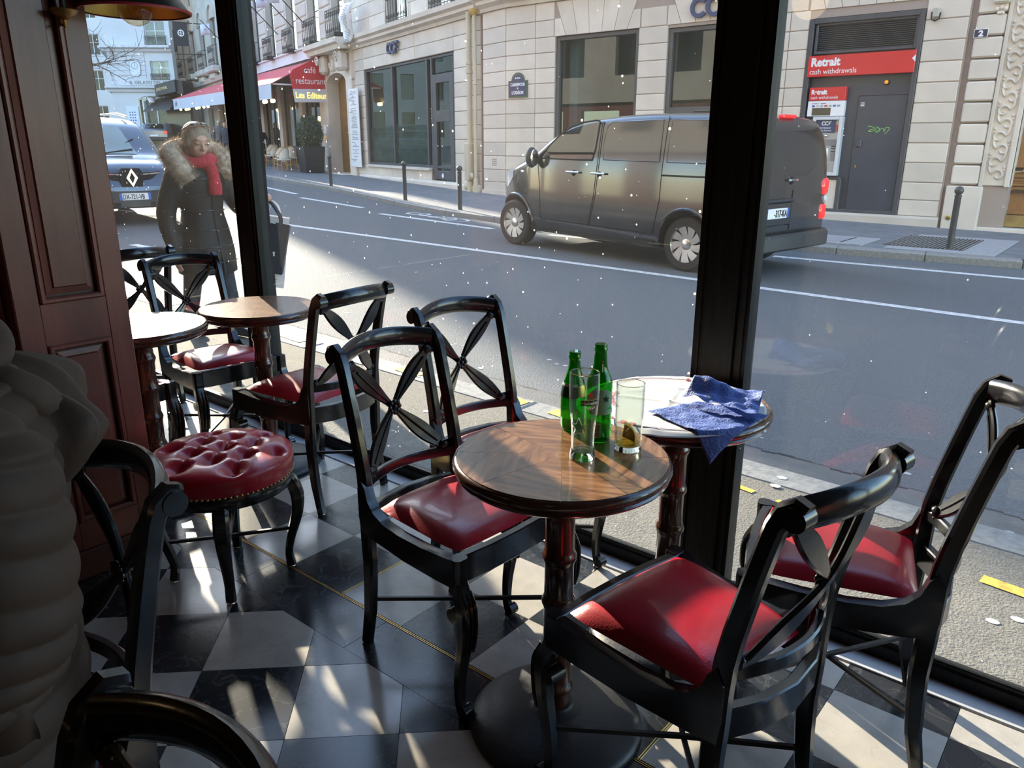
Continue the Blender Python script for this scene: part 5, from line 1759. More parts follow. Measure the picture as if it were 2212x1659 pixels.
# terrace: wicker chairs, tables, planter with a bush
RAT = mat('rattan', (0.42, 0.24, 0.09, 1), 0.5)
WEAVE = mat('woven_cream', (0.62, 0.57, 0.48, 1), 0.7, var=0.15, scale=60)
wc = thing('wicker_chair', '', 'chair', (*Lw(12.9, 1.85), 0.30), TL - pi / 2 + 0.2, 'wicker terrace chairs')
wc['label'] = 'cream wicker bistro chair closest to the planter bush on the cafe terrace'
MB().cbox(-0.22, 0.22, -0.22, 0.22, 0.43, 0.475, 0.015).obj('seat', WEAVE, wc, smooth=0)
P = [(0.21 * cos(q), -0.03 + 0.21 * sin(q)) for q in np.linspace(pi + 0.1, 2 * pi - 0.1, 12)]
mb = MB()
for (xa, ya), (xb, yb) in zip(P, P[1:]):
    ha, hb = 0.62 + 0.28 * sin((atan2(ya + .03, xa) + pi * 2) % (2 * pi) - pi), 0.62 + 0.28 * sin((atan2(yb + .03, xb) + 2 * pi) % (2 * pi) - pi)
    mb.add([(xa, ya, 0.50), (xb, yb, 0.50), (xb, yb, hb), (xa, ya, ha), (xa * .95, ya * .95, 0.50), (xb * .95, yb * .95, 0.50), (xb * .95, yb * .95, hb), (xa * .95, ya * .95, ha)],
           [(0, 1, 2, 3), (7, 6, 5, 4), (3, 2, 6, 7), (0, 4, 5, 1)])
mb.obj('backrest', WEAVE, wc, smooth=40)
MB().tube([(0.22, 0.16, 0.45), (0.22, 0.14, 0.66), (0.21, -0.04, 0.67)] + [(x, y, 0.62 + 0.28 * sin((atan2(y + .03, x) + pi * 2) % (2 * pi) - pi) + 0.01) for x, y in P[::-1]] + [(-0.21, -0.04, 0.67), (-0.22, 0.14, 0.66), (-0.22, 0.16, 0.45)], 0.014, 6).obj('frame_hoop', RAT, wc)
for sx in (-1, 1):
    for sy in (-1, 1):
        MB().tube([(sx * 0.19, sy * 0.19, 0.45), (sx * 0.21, sy * 0.21, 0.0)], 0.015, 6).obj('leg', RAT, wc)
MB().tube([(-0.2, 0.2, 0.2), (0.2, 0.2, 0.2)], 0.010, 5).tube([(-0.2, -0.2, 0.2), (0.2, -0.2, 0.2)], 0.010, 5).tube([(-0.2, -0.2, 0.24), (-0.2, 0.2, 0.24)], 0.010, 5).tube([(0.2, -0.2, 0.24), (0.2, 0.2, 0.24)], 0.010, 5).obj('stretcher', RAT, wc)
for (s, y, r_, lb_) in [(13.75, 1.75, 0.1, 'cream wicker bistro chair second from the planter on the cafe terrace'), (12.7, 1.0, 0.5, 'cream wicker bistro chair half behind the planter bush by the wall'),
                        (14.4, 1.1, -0.2, 'cream wicker bistro chair back in the inner row right of centre'), (15.1, 1.05, 0.3, 'cream wicker bistro chair in the inner row left of centre'),
                        (15.9, 1.5, 0.6, 'cream wicker bistro chair fourth along from the planter'), (16.5, 1.45, 0.2, 'cream wicker bistro chair fifth along from the planter'),
                        (17.6, 1.5, 2.8, 'cream wicker bistro chair farthest left, beside the pink scarf walker')]:
    x, y_ = Lw(s, y)
    copy_tree(wc, (x, y_, -0.09 + zs(x)), TL - pi / 2 + r_, lb_, 'wicker terrace chairs')
wc.location.z = -0.09 + zs(wc.location.x)
bt = thing('bistro_table', 'small round terrace table between wicker chairs', 'table', (*Lw(16.9, 1.1), -0.09 + zs(Lw(16.9, 1.1)[0])))
MB().lathe([(0.2, 0), (0.2, 0.02), (0.03, 0.04), (0.025, 0.70)], 14).obj('pedestal', IRON, bt)
MB().lathe([(0.3, 0.70), (0.31, 0.715), (0.3, 0.73)], 24).obj('table_top', mat('terrace_top', (0.35, 0.33, 0.3, 1), 0.4), bt)
px_, py_ = Lw(12.1, 0.95)
pb = thing('planter', 'tall dark square planter box holding a bushy shrub at the awning end', 'planter', (px_, py_, -0.09 + zs(px_)), TL)
MB().add([(-0.42, -0.36, 0), (0.42, -0.36, 0), (0.42, 0.36, 0), (-0.42, 0.36, 0), (-0.5, -0.43, 1.0), (0.5, -0.43, 1.0), (0.5, 0.43, 1.0), (-0.5, 0.43, 1.0)], [(3, 2, 1, 0), (0, 1, 5, 4), (1, 2, 6, 5), (2, 3, 7, 6), (3, 0, 4, 7), (4, 5, 6, 7)]).obj('box', mat('planter_black', (0.02, 0.022, 0.025, 1), 0.5, var=0.2), pb, smooth=0)
LEAFM = mat('shrub_green', (0.030, 0.058, 0.028, 1), 0.55, var=0.4, scale=6)
random.seed(31)
mb = MB()
for k in range(2600):
    u, v, w_ = random.gauss(0, 1), random.gauss(0, 1), random.gauss(0, 1)
    n_ = sqrt(u * u + v * v + w_ * w_) + 1e-6
    r_ = random.uniform(0.35, 1.0) ** 0.5
    c = Vector((u / n_ * 0.62 * r_, v / n_ * 0.52 * r_, 1.50 + w_ / n_ * 0.72 * r_))
    a, e = random.uniform(0, 2 * pi), random.uniform(-1, 1)
    d = Vector((cos(a) * cos(e), sin(a) * cos(e), sin(e))) * 0.055
    s_ = d.orthogonal().normalized() * 0.02
    mb.quad(c - d, c + s_, c + d, c - s_)
mb.obj('foliage', LEAFM, pb, smooth=0, kind='stuff')
MB().tube([(0, 0, 0.95), (0.02, 0.01, 1.3), (0, 0, 1.7)], 0.03, 6).tube([(0.01, 0, 1.2), (0.25, 0.1, 1.8)], 0.016, 5).tube([(0.01, 0, 1.2), (-0.22, -0.1, 1.75)], 0.016, 5).obj('stem', mat('bark', (0.07, 0.05, 0.035, 1), 0.8), pb)
# white flags on slanting poles
FLG = mat('flag_white', (0.66, 0.68, 0.76, 1), 0.7)
for k, (s, z, lb_) in enumerate([(18.9, 7.15, 'white square flag on a slanting pole, first right of the left black post'), (16.3, 7.1, 'white square flag on a slanting pole, second right of the left black post'),
                                 (14.6, 7.05, 'white square flag on a slanting pole, third right of the left black post'), (28.8, 7.35, 'white square flag on a slanting pole, left of the left black post')]):
    fl_ = thing('flag', lb_, 'flag', A0, TL, 'white flags on the cafe house')
    MB().tube([(s, 0.05, z - 1.0), (s, 1.55, z + 0.5)], 0.022, 6).obj('flag_pole', IRONW, fl_)
    MB().grid(lambda u, v: (s + 0.03 * sin(u * 7), 1.05 + 0.5 * u, z - 0.25 + 0.55 * v - 0.06 * u), 8, 2).obj('cloth', FLG, fl_).modifiers.new('thick', 'SOLIDIFY').thickness = 0.006
    text('lettering', 'caf\u00e9' if k % 2 else 'restaurant', 0.10, INK, fl_, (s - 0.04, 1.30, z - 0.03), (pi / 2, 0, -pi / 2), 0.003, 'CENTER', 1.0)

# ============================ older stone house further left with arched openings and black banners
OB = thing('arched_house', 'grey stone house with tall arches, black banners and small balconies', 'building', A0, TL)
GST = mat('grey_limestone', (0.46, 0.43, 0.38, 1), 0.8, var=0.14, scale=0.8, bump=0.3, bscale=12)
OPO = [(s - 0.8, s + 0.8, 5.9 + 4.2 * k, 8.6 + 4.2 * k) for s in (33.4, 36.9, 40.6, 45.0) for k in range(3)] + [(s - 0.9, s + 0.9, 1.2, 4.6) for s in (33, 36.5, 40, 44, 48)]
wall_core(OB, 31, 56, 0.5, 24, OPO, y1=0.0, m=GST)
for (a, b, z0, z1) in OPO[:12]:
    dark_window(OB, a, b, z0, z1, y=-0.2)
    c = (a + b) / 2
    MB().poly_prism([(a - 0.3, z1 - 0.1), (a, z1 - 0.1)] + [(c - (c - a) * cos(q), z1 - 0.1 + 0.8 * sin(q)) for q in np.linspace(0, pi, 9)] + [(b, z1 - 0.1), (b + 0.3, z1 - 0.1)] + [(c + (c - a + 0.3) * cos(q), z1 - 0.1 + 1.1 * sin(q)) for q in np.linspace(0, pi, 9)], -0.1, 0.12, 'y').obj('arch_trim', GST, OB, smooth=0)
for s in (33.4, 36.9, 40.6, 45.0):
    railing(OB, s - 0.9, s + 0.9, 5.9, 7.0, 0.25, 0.3, 3)
    MB().cbox(s - 1.2, s + 1.2, 0, 0.5, 5.5, 5.85, 0.06).cbox(s - 0.7, s + 0.7, 0, 0.35, 5.1, 5.5, 0.1).obj('balcony_corbel', GST, OB, smooth=0)
moulding(OB, 31, 56, [(-0.1, 5.0), (0.2, 5.0), (0.3, 5.25), (-0.1, 5.3)], 'cornice', GST)
for (a, b, z0, z1) in OPO[12:]:
    dark_window(OB, a, b, z0, z1, y=-0.2)
for k, (s, lb_) in enumerate([(36.6, 'black hanging banner with round white emblem on the arched stone house'), (40.4, 'narrow black hanging banner left of the one with the emblem')]):
    bn2 = thing('black_banner', lb_, 'banner', A0, TL, 'black banners on the stone house')
    hb_ = 0.42 if k == 0 else 0.3
    MB().cbox(s - 0.02, s + 0.02, 1.3 - hb_, 1.3 + hb_, 7.25, 8.6, 0.01).obj('cloth', mat('banner_black', (0.02, 0.024, 0.03, 1), 0.7), bn2, smooth=0)
    MB().tube([(s, 0, 8.6), (s, 1.3 + hb_, 8.62)], 0.03, 5).tube([(s, 0, 6.8), (s, 1.3 + hb_, 6.75), (s, 1.3 + hb_, 7.25)], 0.025, 5).tube([(s, 1.3 - hb_, 6.78), (s, 1.3 - hb_, 7.25)], 0.025, 5).tube([(s, 1.3, 6.76), (s, 1.3, 7.25)], 0.025, 5).obj('banner_frame', IRONW, bn2)
    if k == 0:
        mb = MB()
        for q in range(18):
            q0, q1 = 2 * pi * q / 18, 2 * pi * (q + 1) / 18
            mb.poly_prism([(1.3 + .2 * cos(q0), 8.0 + .2 * sin(q0)), (1.3 + .2 * cos(q1), 8.0 + .2 * sin(q1)), (1.3 + .14 * cos(q1), 8.0 + .14 * sin(q1)), (1.3 + .14 * cos(q0), 8.0 + .14 * sin(q0))], s - 0.04, s - 0.02, 'x')
        mb.box(s - 0.04, s - 0.02, 1.28, 1.32, 7.85, 8.15).box(s - 0.04, s - 0.02, 1.15, 1.45, 7.98, 8.02)
        mb.obj('emblem', WHT, bn2, smooth=0)

# ============================ the ice-cream corner house facing us
GANG = radians(180 + 39.47)
GO = (-34.96, 42.46, 0)
GB = thing('gelato_house', 'pale blue-white corner house with ice-cream shop sign and french windows', 'building', GO, GANG)
PALE = mat('pale_stucco', (0.56, 0.57, 0.59, 1), 0.8, var=0.06, scale=0.5, bump=0.15, bscale=8)
# local x = left; corner at x=26.9, front from there to the right
OPG = [(22.75, 23.98, 5.42, 6.55), (22.75, 24.1, 7.45, 8.95), (22.75, 25.05, 1.25, 4.22)] + [(22.75, 23.9, 10.6 + 3.4 * k, 12.8 + 3.4 * k) for k in range(4)]
wall_core(GB, 22.45, 26.75, 0.4, 24, OPG, y0=-0.5, y1=0.0, m=PALE)
for z0, z1 in zip(np.arange(5.05, 7.1, 0.30), np.arange(5.35, 7.4, 0.30)):
    MB().cbox(24.3, 26.72, -0.02, 0.05, z0 + 0.012, z1 - 0.012, 0.015).obj('stucco_band', PALE, GB, smooth=0)
moulding(GB, 22.4, 26.95, [(-0.1, 7.10), (0.2, 7.10), (0.28, 7.25), (0.5, 7.32), (0.5, 7.46), (-0.1, 7.5)], 'cornice', PALE)
moulding(GB, 22.4, 26.95, [(-0.1, 4.62), (0.15, 4.62), (0.2, 4.78), (0.42, 4.86), (0.42, 4.96), (-0.1, 5.0)], 'cornice', PALE)
WJ = mat('white_joinery', (0.66, 0.69, 0.72, 1), 0.5)
for (a, b, z0, z1) in [OPG[0], OPG[1]] + OPG[3:]:
    dark_window(GB, a, b, z0, z1, y=-0.12, trans=(0.62,), fm=WJ)
railing(GB, 22.75, 23.98, 5.36, 5.75, 0.12, 0.15, 4)
railing(GB, 22.7, 24.1, 7.5, 8.05, 0.12, 0.15, 4)
MB().add([(23.95, -0.2, 5.5), (23.6, -0.2, 5.5), (23.95, -0.2, 6.5), (23.5, -0.2, 6.5)], [(0, 1, 3, 2)]).add([(22.65, -0.2, 5.5), (23.0, -0.2, 5.5), (22.65, -0.2, 6.5), (23.1, -0.2, 6.5)], [(0, 1, 3, 2)]).obj('curtain', mat('sheer_white', (0.6, 0.63, 0.68, 1), 0.8), GB, smooth=0)
# shop door recess
MB().box(22.4, 25.05, -1.2, -1.1, 1.0, 4.3).obj('shop_back', mat('shop_green', (0.30, 0.36, 0.34, 1), 0.7), GB, smooth=0)
frame_rect(MB(), 22.75, 25.05, 1.0, 4.22, 0.09, -0.2, 0.04).obj('shop_frame', mat('pale_gold', (0.5, 0.46, 0.28, 1), 0.5), GB, smooth=0)
for s in (23.2, 24.1):
    MB().box(s - 0.04, s + 0.04, -0.6, -0.5, 1.0, 4.15).obj('shop_mullion', WJ, GB, smooth=0)
MB().box(22.5, 25.0, -0.58, -0.57, 1.0, 4.1).obj('shop_pane', FROST, GB, smooth=0)
gs = thing('gelato_sign', 'grey serif ice-cream shop name on a pale board between the cornices', 'sign', GO, GANG)
MB().cbox(22.5, 26.1, 0.0, 0.08, 5.02, 5.46, 0.01).obj('board', PALE, gs, smooth=0)
text('lettering', 'IL GELATO DEL M.', 0.31, mat('sign_grey', (0.16, 0.16, 0.17, 1), 0.5), gs, (25.45, 0.09, 5.10), TXT_ROT, 0.01, 'LEFT', 1.0)
mb = MB().poly_prism([(24.62, 5.78), (24.82, 5.58), (25.12, 5.58), (25.32, 5.78), (25.32, 6.42), (25.12, 6.62), (24.82, 6.62), (24.62, 6.42)], 0.06, 0.10, 'y')
oc = thing('octagonal_plaque', 'white octagonal plaque with line emblem on the corner house', 'sign', GO, GANG)
mb.obj('plaque', mat('plaque_blue_white', (0.60, 0.66, 0.78, 1), 0.5), oc, smooth=0)
mb = MB()
ol = [(24.62, 5.78), (24.82, 5.58), (25.12, 5.58), (25.32, 5.78), (25.32, 6.42), (25.12, 6.62), (24.82, 6.62), (24.62, 6.42)]
mb.tube([(a, 0.10, b) for a, b in ol + ol[:1]], 0.015, 5)
mb.tube([(24.97 + .2 * cos(q), 0.105, 6.25 + .2 * sin(q)) for q in np.linspace(0, 2 * pi, 18)], 0.012, 5).tube([(24.97, 0.105, 6.05), (24.97, 0.105, 6.5)], 0.012, 5)
mb.obj('outline', mat('plaque_line', (0.28, 0.2, 0.22, 1), 0.6), oc)
ps = thing('menu_board', 'white menu board with rows of small cups by the ice-cream shop door', 'board', GO, GANG)
MB().cbox(25.1, 25.93, 0.02, 0.07, 2.40, 3.74, 0.02).obj('board', mat('menu_white', (0.60, 0.66, 0.80, 1), 0.5), ps, smooth=0)
mb = MB()
for j, n in enumerate((3, 3, 3, 3, 2)):
    for i in range(n):
        mb.box(25.33 + i * 0.16 + (0.08 if n == 2 else 0), 25.42 + i * 0.16 + (0.08 if n == 2 else 0), 0.065, 0.075, 3.30 - j * 0.17, 3.38 - j * 0.17)
mb.obj('print', mat('menu_ink', (0.12, 0.12, 0.3, 1), 0.5), ps, smooth=0)
# left flank of the same house going back, and the house beyond
G2 = thing('flank_house', 'pale flank of the corner house running back behind the parked taxi', 'building', (GO[0] + 26.75 * cos(GANG), GO[1] + 26.75 * sin(GANG), 0), radians(152))
wall_core(G2, 0, 26, 0.4, 17, [(s, s + 1.3, z, z + 2.0) for s in (2, 6, 10, 15, 20) for z in (1.6, 5.2, 8.4)], y0=-0.5, y1=0, m=PALE)
for s in (2, 6, 10, 15, 20):
    for z in (1.6, 5.2, 8.4):
        dark_window(G2, s, s + 1.3, z, z + 2.0, y=-0.12, trans=(0.6,), fm=WJ)
moulding(G2, 0, 26, [(-0.1, 7.10), (0.2, 7.10), (0.28, 7.25), (0.5, 7.32), (0.5, 7.46), (-0.1, 7.5)], 'cornice', PALE)
moulding(G2, 0, 26, [(-0.1, 4.62), (0.15, 4.62), (0.2, 4.78), (0.42, 4.86), (0.42, 4.96), (-0.1, 5.0)], 'cornice', PALE)
# dark shop between them with gold letters, black canopy below
DS = thing('dark_shop', 'black shop front with gilt letters left of the red awning', 'shop', GO, GANG)
DG = mat('shop_dark_grey', (0.045, 0.05, 0.052, 1), 0.5, var=0.1, scale=2)
MB().add([(23.35, 1.2, 4.30), (21.6, 2.2, 4.52), (21.6, 2.2, 5.25), (23.35, 1.2, 4.98), (23.35, 0.2, 4.30), (21.6, 0.2, 4.52), (21.6, 0.2, 5.25), (23.35, 0.2, 4.98)], [(0, 1, 2, 3), (7, 6, 5, 4), (0, 4, 5, 1), (1, 5, 6, 2), (2, 6, 7, 3), (3, 7, 4, 0)]).obj('fascia', DG, DS, smooth=0)
MB().box(21.2, 21.6, 0.2, 2.0, 4.4, 5.2).obj('fascia_return', mat('shop_black', (0.02, 0.02, 0.022, 1), 0.5), DS, smooth=0)
text('lettering', 'JAMES MURAL', 0.26, mat('gilt', (0.8, 0.66, 0.35, 1), 0.35, metal=0.3), DS, (23.2, 1.33, 4.58), (pi / 2, -0.13, pi - 0.5), 0.006, 'LEFT', 0.68)
MB().add([(24.0, 1.9, 3.36), (22.0, 2.4, 3.5), (22.0, 0.6, 4.4), (23.5, 0.6, 4.2), (24.0, 1.9, 3.28), (22.0, 2.4, 3.42), (22.0, 0.6, 4.3), (23.5, 0.6, 4.1)], [(0, 1, 2, 3), (7, 6, 5, 4), (0, 4, 5, 1), (1, 5, 6, 2), (2, 6, 7, 3), (3, 7, 4, 0)]).obj('black_canopy', DG, DS, smooth=0)
MB().box(21.6, 23.2, 0.1, 0.2, 0.8, 4.3).obj('shop_front', mat('shop_glass_dark', (0.03, 0.04, 0.04, 1), 0.2), DS, smooth=0)
pm = thing('hanging_fern', 'drooping fern in a pale pot hanging at the black canopy corner', 'plant', (GO[0] + 23.6 * cos(GANG) - 1.3 * sin(GANG), GO[1] + 23.6 * sin(GANG) + 1.3 * cos(GANG), 4.1))
MB().lathe([(0.18, -0.2), (0.26, 0.1), (0.27, 0.14)], 14).obj('pot', WHT, pm)
random.seed(8)
for k in range(22):
    a = random.uniform(0, 2 * pi)
    l = random.uniform(0.5, 0.95)
    pts = [Vector((cos(a) * l * t_, sin(a) * l * t_, 0.14 + 0.3 * t_ - 0.42 * t_ * t_)) for t_ in (0, .25, .5, .75, 1)]
    MB().bar(pts, [0.02, 0.10, 0.12, 0.09, 0.01], [0.004] * 5, side=(-sin(a), cos(a), 0)).obj('leaf', mat('dry_fern', (0.16, 0.15, 0.09, 1), 0.7, var=0.3, scale=9), pm)

# bare tree on the left, seen beside the pier
tr = thing('bare_tree', 'bare winter tree whose thin branches show beside the mahogany pier', 'tree', (-27.5, 10.9, 0.3))
BARK = mat('tree_bark', (0.10, 0.085, 0.07, 1), 0.9, var=0.3, scale=5)
MB().tube([(0, 0, 0), (0.05, 0.02, 2.0), (0, 0.1, 3.6), (0.1, 0.1, 4.8)], [0.14, 0.11, 0.08, 0.04], 8).obj('trunk', BARK, tr)
random.seed(17)
mb = MB()


def twig(p, d, l, r_, lev):
    pts = [p]
    for i in range(4):
        d = (d + Vector((random.gauss(0, .22), random.gauss(0, .22), random.gauss(0.02, .2)))).normalized()
        pts.append(pts[-1] + d * l / 4)
    mb.tube(pts, [r_, r_ * .85, r_ * .7, r_ * .55, r_ * .4], 4)
    if lev:
        for q in pts[1:]:
            for _ in range(2):
                nd = (d + Vector((random.gauss(0, .7), random.gauss(0, .7), random.gauss(0, .6)))).normalized()
                twig(q, nd, l * 0.55, r_ * 0.5, lev - 1)


for k in range(9):
    a = random.uniform(0, 2 * pi)
    twig(Vector((0, 0.05, random.uniform(3.0, 4.5))), Vector((cos(a), sin(a), 0.1)).normalized(), 1.7, 0.03, 2)
mb.obj('branches', BARK, tr, smooth=40, kind='stuff')

# the building this cafe belongs to: its sunlit street front bounces light and shows in reflections
HB = thing('cafe_house', 'cream street front of the house above this cafe, outside the window head', 'building', (0, 2.42, 0), 0)
OPH = [(s, s + 1.2, z, z + 2.3) for s in np.arange(-36, 22, 2.8) for z in (4.2, 7.6, 11.0)]
wall_core(HB, -38, 24, 3.12, 15, OPH, y0=-0.4, y1=0.0, m=STONE)
mb = MB()
for (a, b, z0, z1) in OPH:
    mb.box(a, b, -0.3, -0.25, z0, z1)
mb.obj('dark_glazing', mat('glazing_dark', (0.04, 0.045, 0.05, 1), 0.1), HB, smooth=0)
wall_core(HB, -38, -7.2, -0.1, 3.12, [(s, s + 2.0, 0.4, 2.8) for s in np.arange(-36, -9, 3.0)], y0=-0.4, y1=-0.15, m=mat('shopfront_red', (0.22, 0.03, 0.03, 1), 0.5))

EH = thing('added_end_house', 'unseen house added at the street end so the glass mirrors no open sky', 'building', (-76, -6, 0), radians(-90))  # out of view; added to keep open sky out of the shop-glass reflections
OPE = [(s, s + 1.3, z, z + 2.4) for s in np.arange(-24, 12, 3.0) for z in (2, 5.6, 9.2, 12.8)]
wall_core(EH, -33, 14, 0.5, 19, OPE, y0=-0.4, y1=0.0, m=GST)
MB().box(-32.5, 13.5, -0.6, -0.42, 1.0, 18).obj('dark_glazing', MATS['glazing_dark'], EH, smooth=0)

FH = thing('far_house', 'pale distant house at the end of the square, beside the pier', 'building', (-0.6357 * 82, 0.772 * 82, 0), GANG)
OPF = [(s, s + 1.2, z, z + 1.9) for s in (37.5, 40.5, 42.2, 45) for z in (3.0, 6.3, 9.6, 12.9)]
wall_core(FH, 36.0, 52, 0.5, 17.5, OPF, y0=-0.5, y1=0.0, m=PALE)
for (a, b, z0, z1) in OPF:
    dark_window(FH, a, b, z0, z1, y=-0.12, trans=(0.6,), fm=WJ)
# ------------------------------------------------------------------ vehicles
PAINT = mat('van_paint_grey', (0.050, 0.051, 0.054, 1), rough=0.22, metal=0.5, coat=1.0, var=0.02, scale=2)
PAINT2 = mat('car_paint_navy', (0.045, 0.055, 0.075, 1), rough=0.28, metal=0.5, coat=1.0, var=0.04, scale=2)
RUB = mat('tyre_rubber', (0.018, 0.017, 0.017, 1), 0.75, var=0.2, scale=20)
ALLOY = mat('alloy', (0.55, 0.53, 0.51, 1), 0.28, metal=0.85, var=0.05)
CARGL = glassmat('car_glass', (0.30, 0.36, 0.37, 1), refl=2.6)
PLAST = mat('grey_bumper_plastic', (0.035, 0.036, 0.038, 1), 0.5, var=0.15, scale=15)
LAMPR = mat('tail_lamp_red', (0.55, 0.01, 0.015, 1), 0.15, coat=0.6, emit=(1, 0.03, 0.03, 1), estr=0.35)
SEAM = mat('panel_gap', (0.006, 0.006, 0.006, 1), 0.8)
PLATE_W = mat('plate_white', (0.78, 0.78, 0.78, 1), 0.4)
PLATE_B = mat('plate_blue', (0.03, 0.10, 0.42, 1), 0.4)
PLATE_T = mat('plate_black', (0.015, 0.015, 0.015, 1), 0.5)


def interp(P, x):
    if x <= P[0][0]:
        return P[0][1]
    for (a, b), (c, d) in zip(P, P[1:]):
        if x <= c:
            return b + (d - b) * (x - a) / (c - a)
    return P[-1][1]


class Shell:
    """car body loft: stations along x with a top line, a bottom line, and a half-width depending on x and height"""

    def __init__(s, top, bot, plan, hw, tumble, belt):
        s.top, s.bot, s.plan, s.hw, s.tumble, s.belt = top, bot, plan, hw, tumble, belt

    def y(s, x, z):
        zt = interp(s.top, x)
        w = s.hw * interp(s.plan, x)
        if z > s.belt:
            w -= s.tumble * ((z - s.belt) / 0.85) ** 1.4
        if z < 0.5:
            w -= 0.05 * ((0.5 - z) / 0.25) ** 2
        # body-side crown
        w += 0.010 * sin(pi * min(1, max(0, (z - 0.3) / (s.belt - 0.3)))) if z < s.belt else 0
        return w

    def section(s, x, n=26):
        zt, zb = interp(s.top, x), interp(s.bot, x)
        r = min(0.15, (zt - zb) * 0.35)
        P = []
        zc = zt - r
        k = 14
        for i in range(k):
            z = zb + (zc - zb) * i / (k - 1)
            P.append((s.y(x, z), z))
        wc = P[-1][0]
        for i in range(1, 7):
            a = pi / 2 * i / 6
            P.append((wc - r * 0.95 * (1 - cos(a)), zc + r * 0.86 * sin(a)))
        we = P[-1][0]
        for i in range(1, 6):
            q = i / 5
            P.append((we * (1 - q), P[-1][1] + 0 * q if False else zc + r * 0.86 + (zt - zc - r * 0.86) * (1 - (1 - q) ** 2)))
        return P

    def build(s, x0, x1, n):
        mb = MB()
        xs = [x0 + (x1 - x0) * (0.5 - 0.5 * cos(pi * i / n)) for i in range(n + 1)]
        V, F = [], []
        for x in xs:
            half = s.section(x)
            full = [(x, w, z) for w, z in half] + [(x, -w, z) for w, z in half[-2::-1]]
            V += full
        k = len(full)
        for i in range(n):
            for j in range(k - 1):
                a = i * k + j
                F.append((a, a + 1, a + k + 1, a + k))
            F.append((i * k + k - 1, i * k, (i + 1) * k, (i + 1) * k + k - 1))
        F.append(tuple(range(k)))
        F.append(tuple(range((n + 1) * k - 1, n * k - 1, -1)))
        return mb.add(V, F)

    def patch(s, poly, side, off=0.004, step=0.07):
        """part of the side skin inside a polygon (x,z), lifted by off"""
        bm = bmesh.new()
        vs_ = [bm.verts.new((x, 0, z)) for x, z in poly]
        bm.faces.new(vs_)
        xs = [p[0] for p in poly]
        zz = [p[1] for p in poly]
        for v, lo, hi, no in ((0, min(xs), max(xs), (1, 0, 0)), (2, min(zz), max(zz), (0, 0, 1))):
            q = lo + step
            while q < hi:
                co = (q, 0, 0) if v == 0 else (0, 0, q)
                bmesh.ops.bisect_plane(bm, geom=bm.verts[:] + bm.edges[:] + bm.faces[:], plane_co=co, plane_no=no)
                q += step
        for v in bm.verts:
            v.co.y = side * (s.y(v.co.x, v.co.z) + off)
        bm.verts.index_update()
        mb = MB().add([v.co.copy() for v in bm.verts], [[v.index for v in f.verts] for f in bm.faces])
        bm.free()
        return mb

    def seam(s, line, side, r=0.006, n=8):
        pts = []
        for (xa, za), (xb, zb) in zip(line, line[1:]):
            for i in range(n):
                pts.append((xa + (xb - xa) * i / n, za + (zb - za) * i / n))
        pts.append(line[-1])
        return [(x, side * (s.y(x, z) + 0.001), z) for x, z in pts]


def cut_body(o, cutters):
    """boolean cut now, so that no helper stays in the scene"""
    for c in cutters:
        me = c.mesh('cut', None, smooth=0)
        co = bpy.data.objects.new('cut', me)
        COL.objects.link(co)
        md = o.modifiers.new('cut', 'BOOLEAN')
        md.operation = 'DIFFERENCE'
        md.solver = 'EXACT'
        md.object = co
        par = o.parent
        o.parent = None
        bpy.context.view_layer.update()
        ev = o.evaluated_get(bpy.context.evaluated_depsgraph_get())
        new = bpy.data.meshes.new_from_object(ev)
        o.modifiers.clear()
        o.data = new
        o.parent = par
        bpy.data.objects.remove(co)
    o.data.polygons.foreach_set('use_smooth', [True] * len(o.data.polygons))
    o.data.set_sharp_from_angle(angle=radians(32))


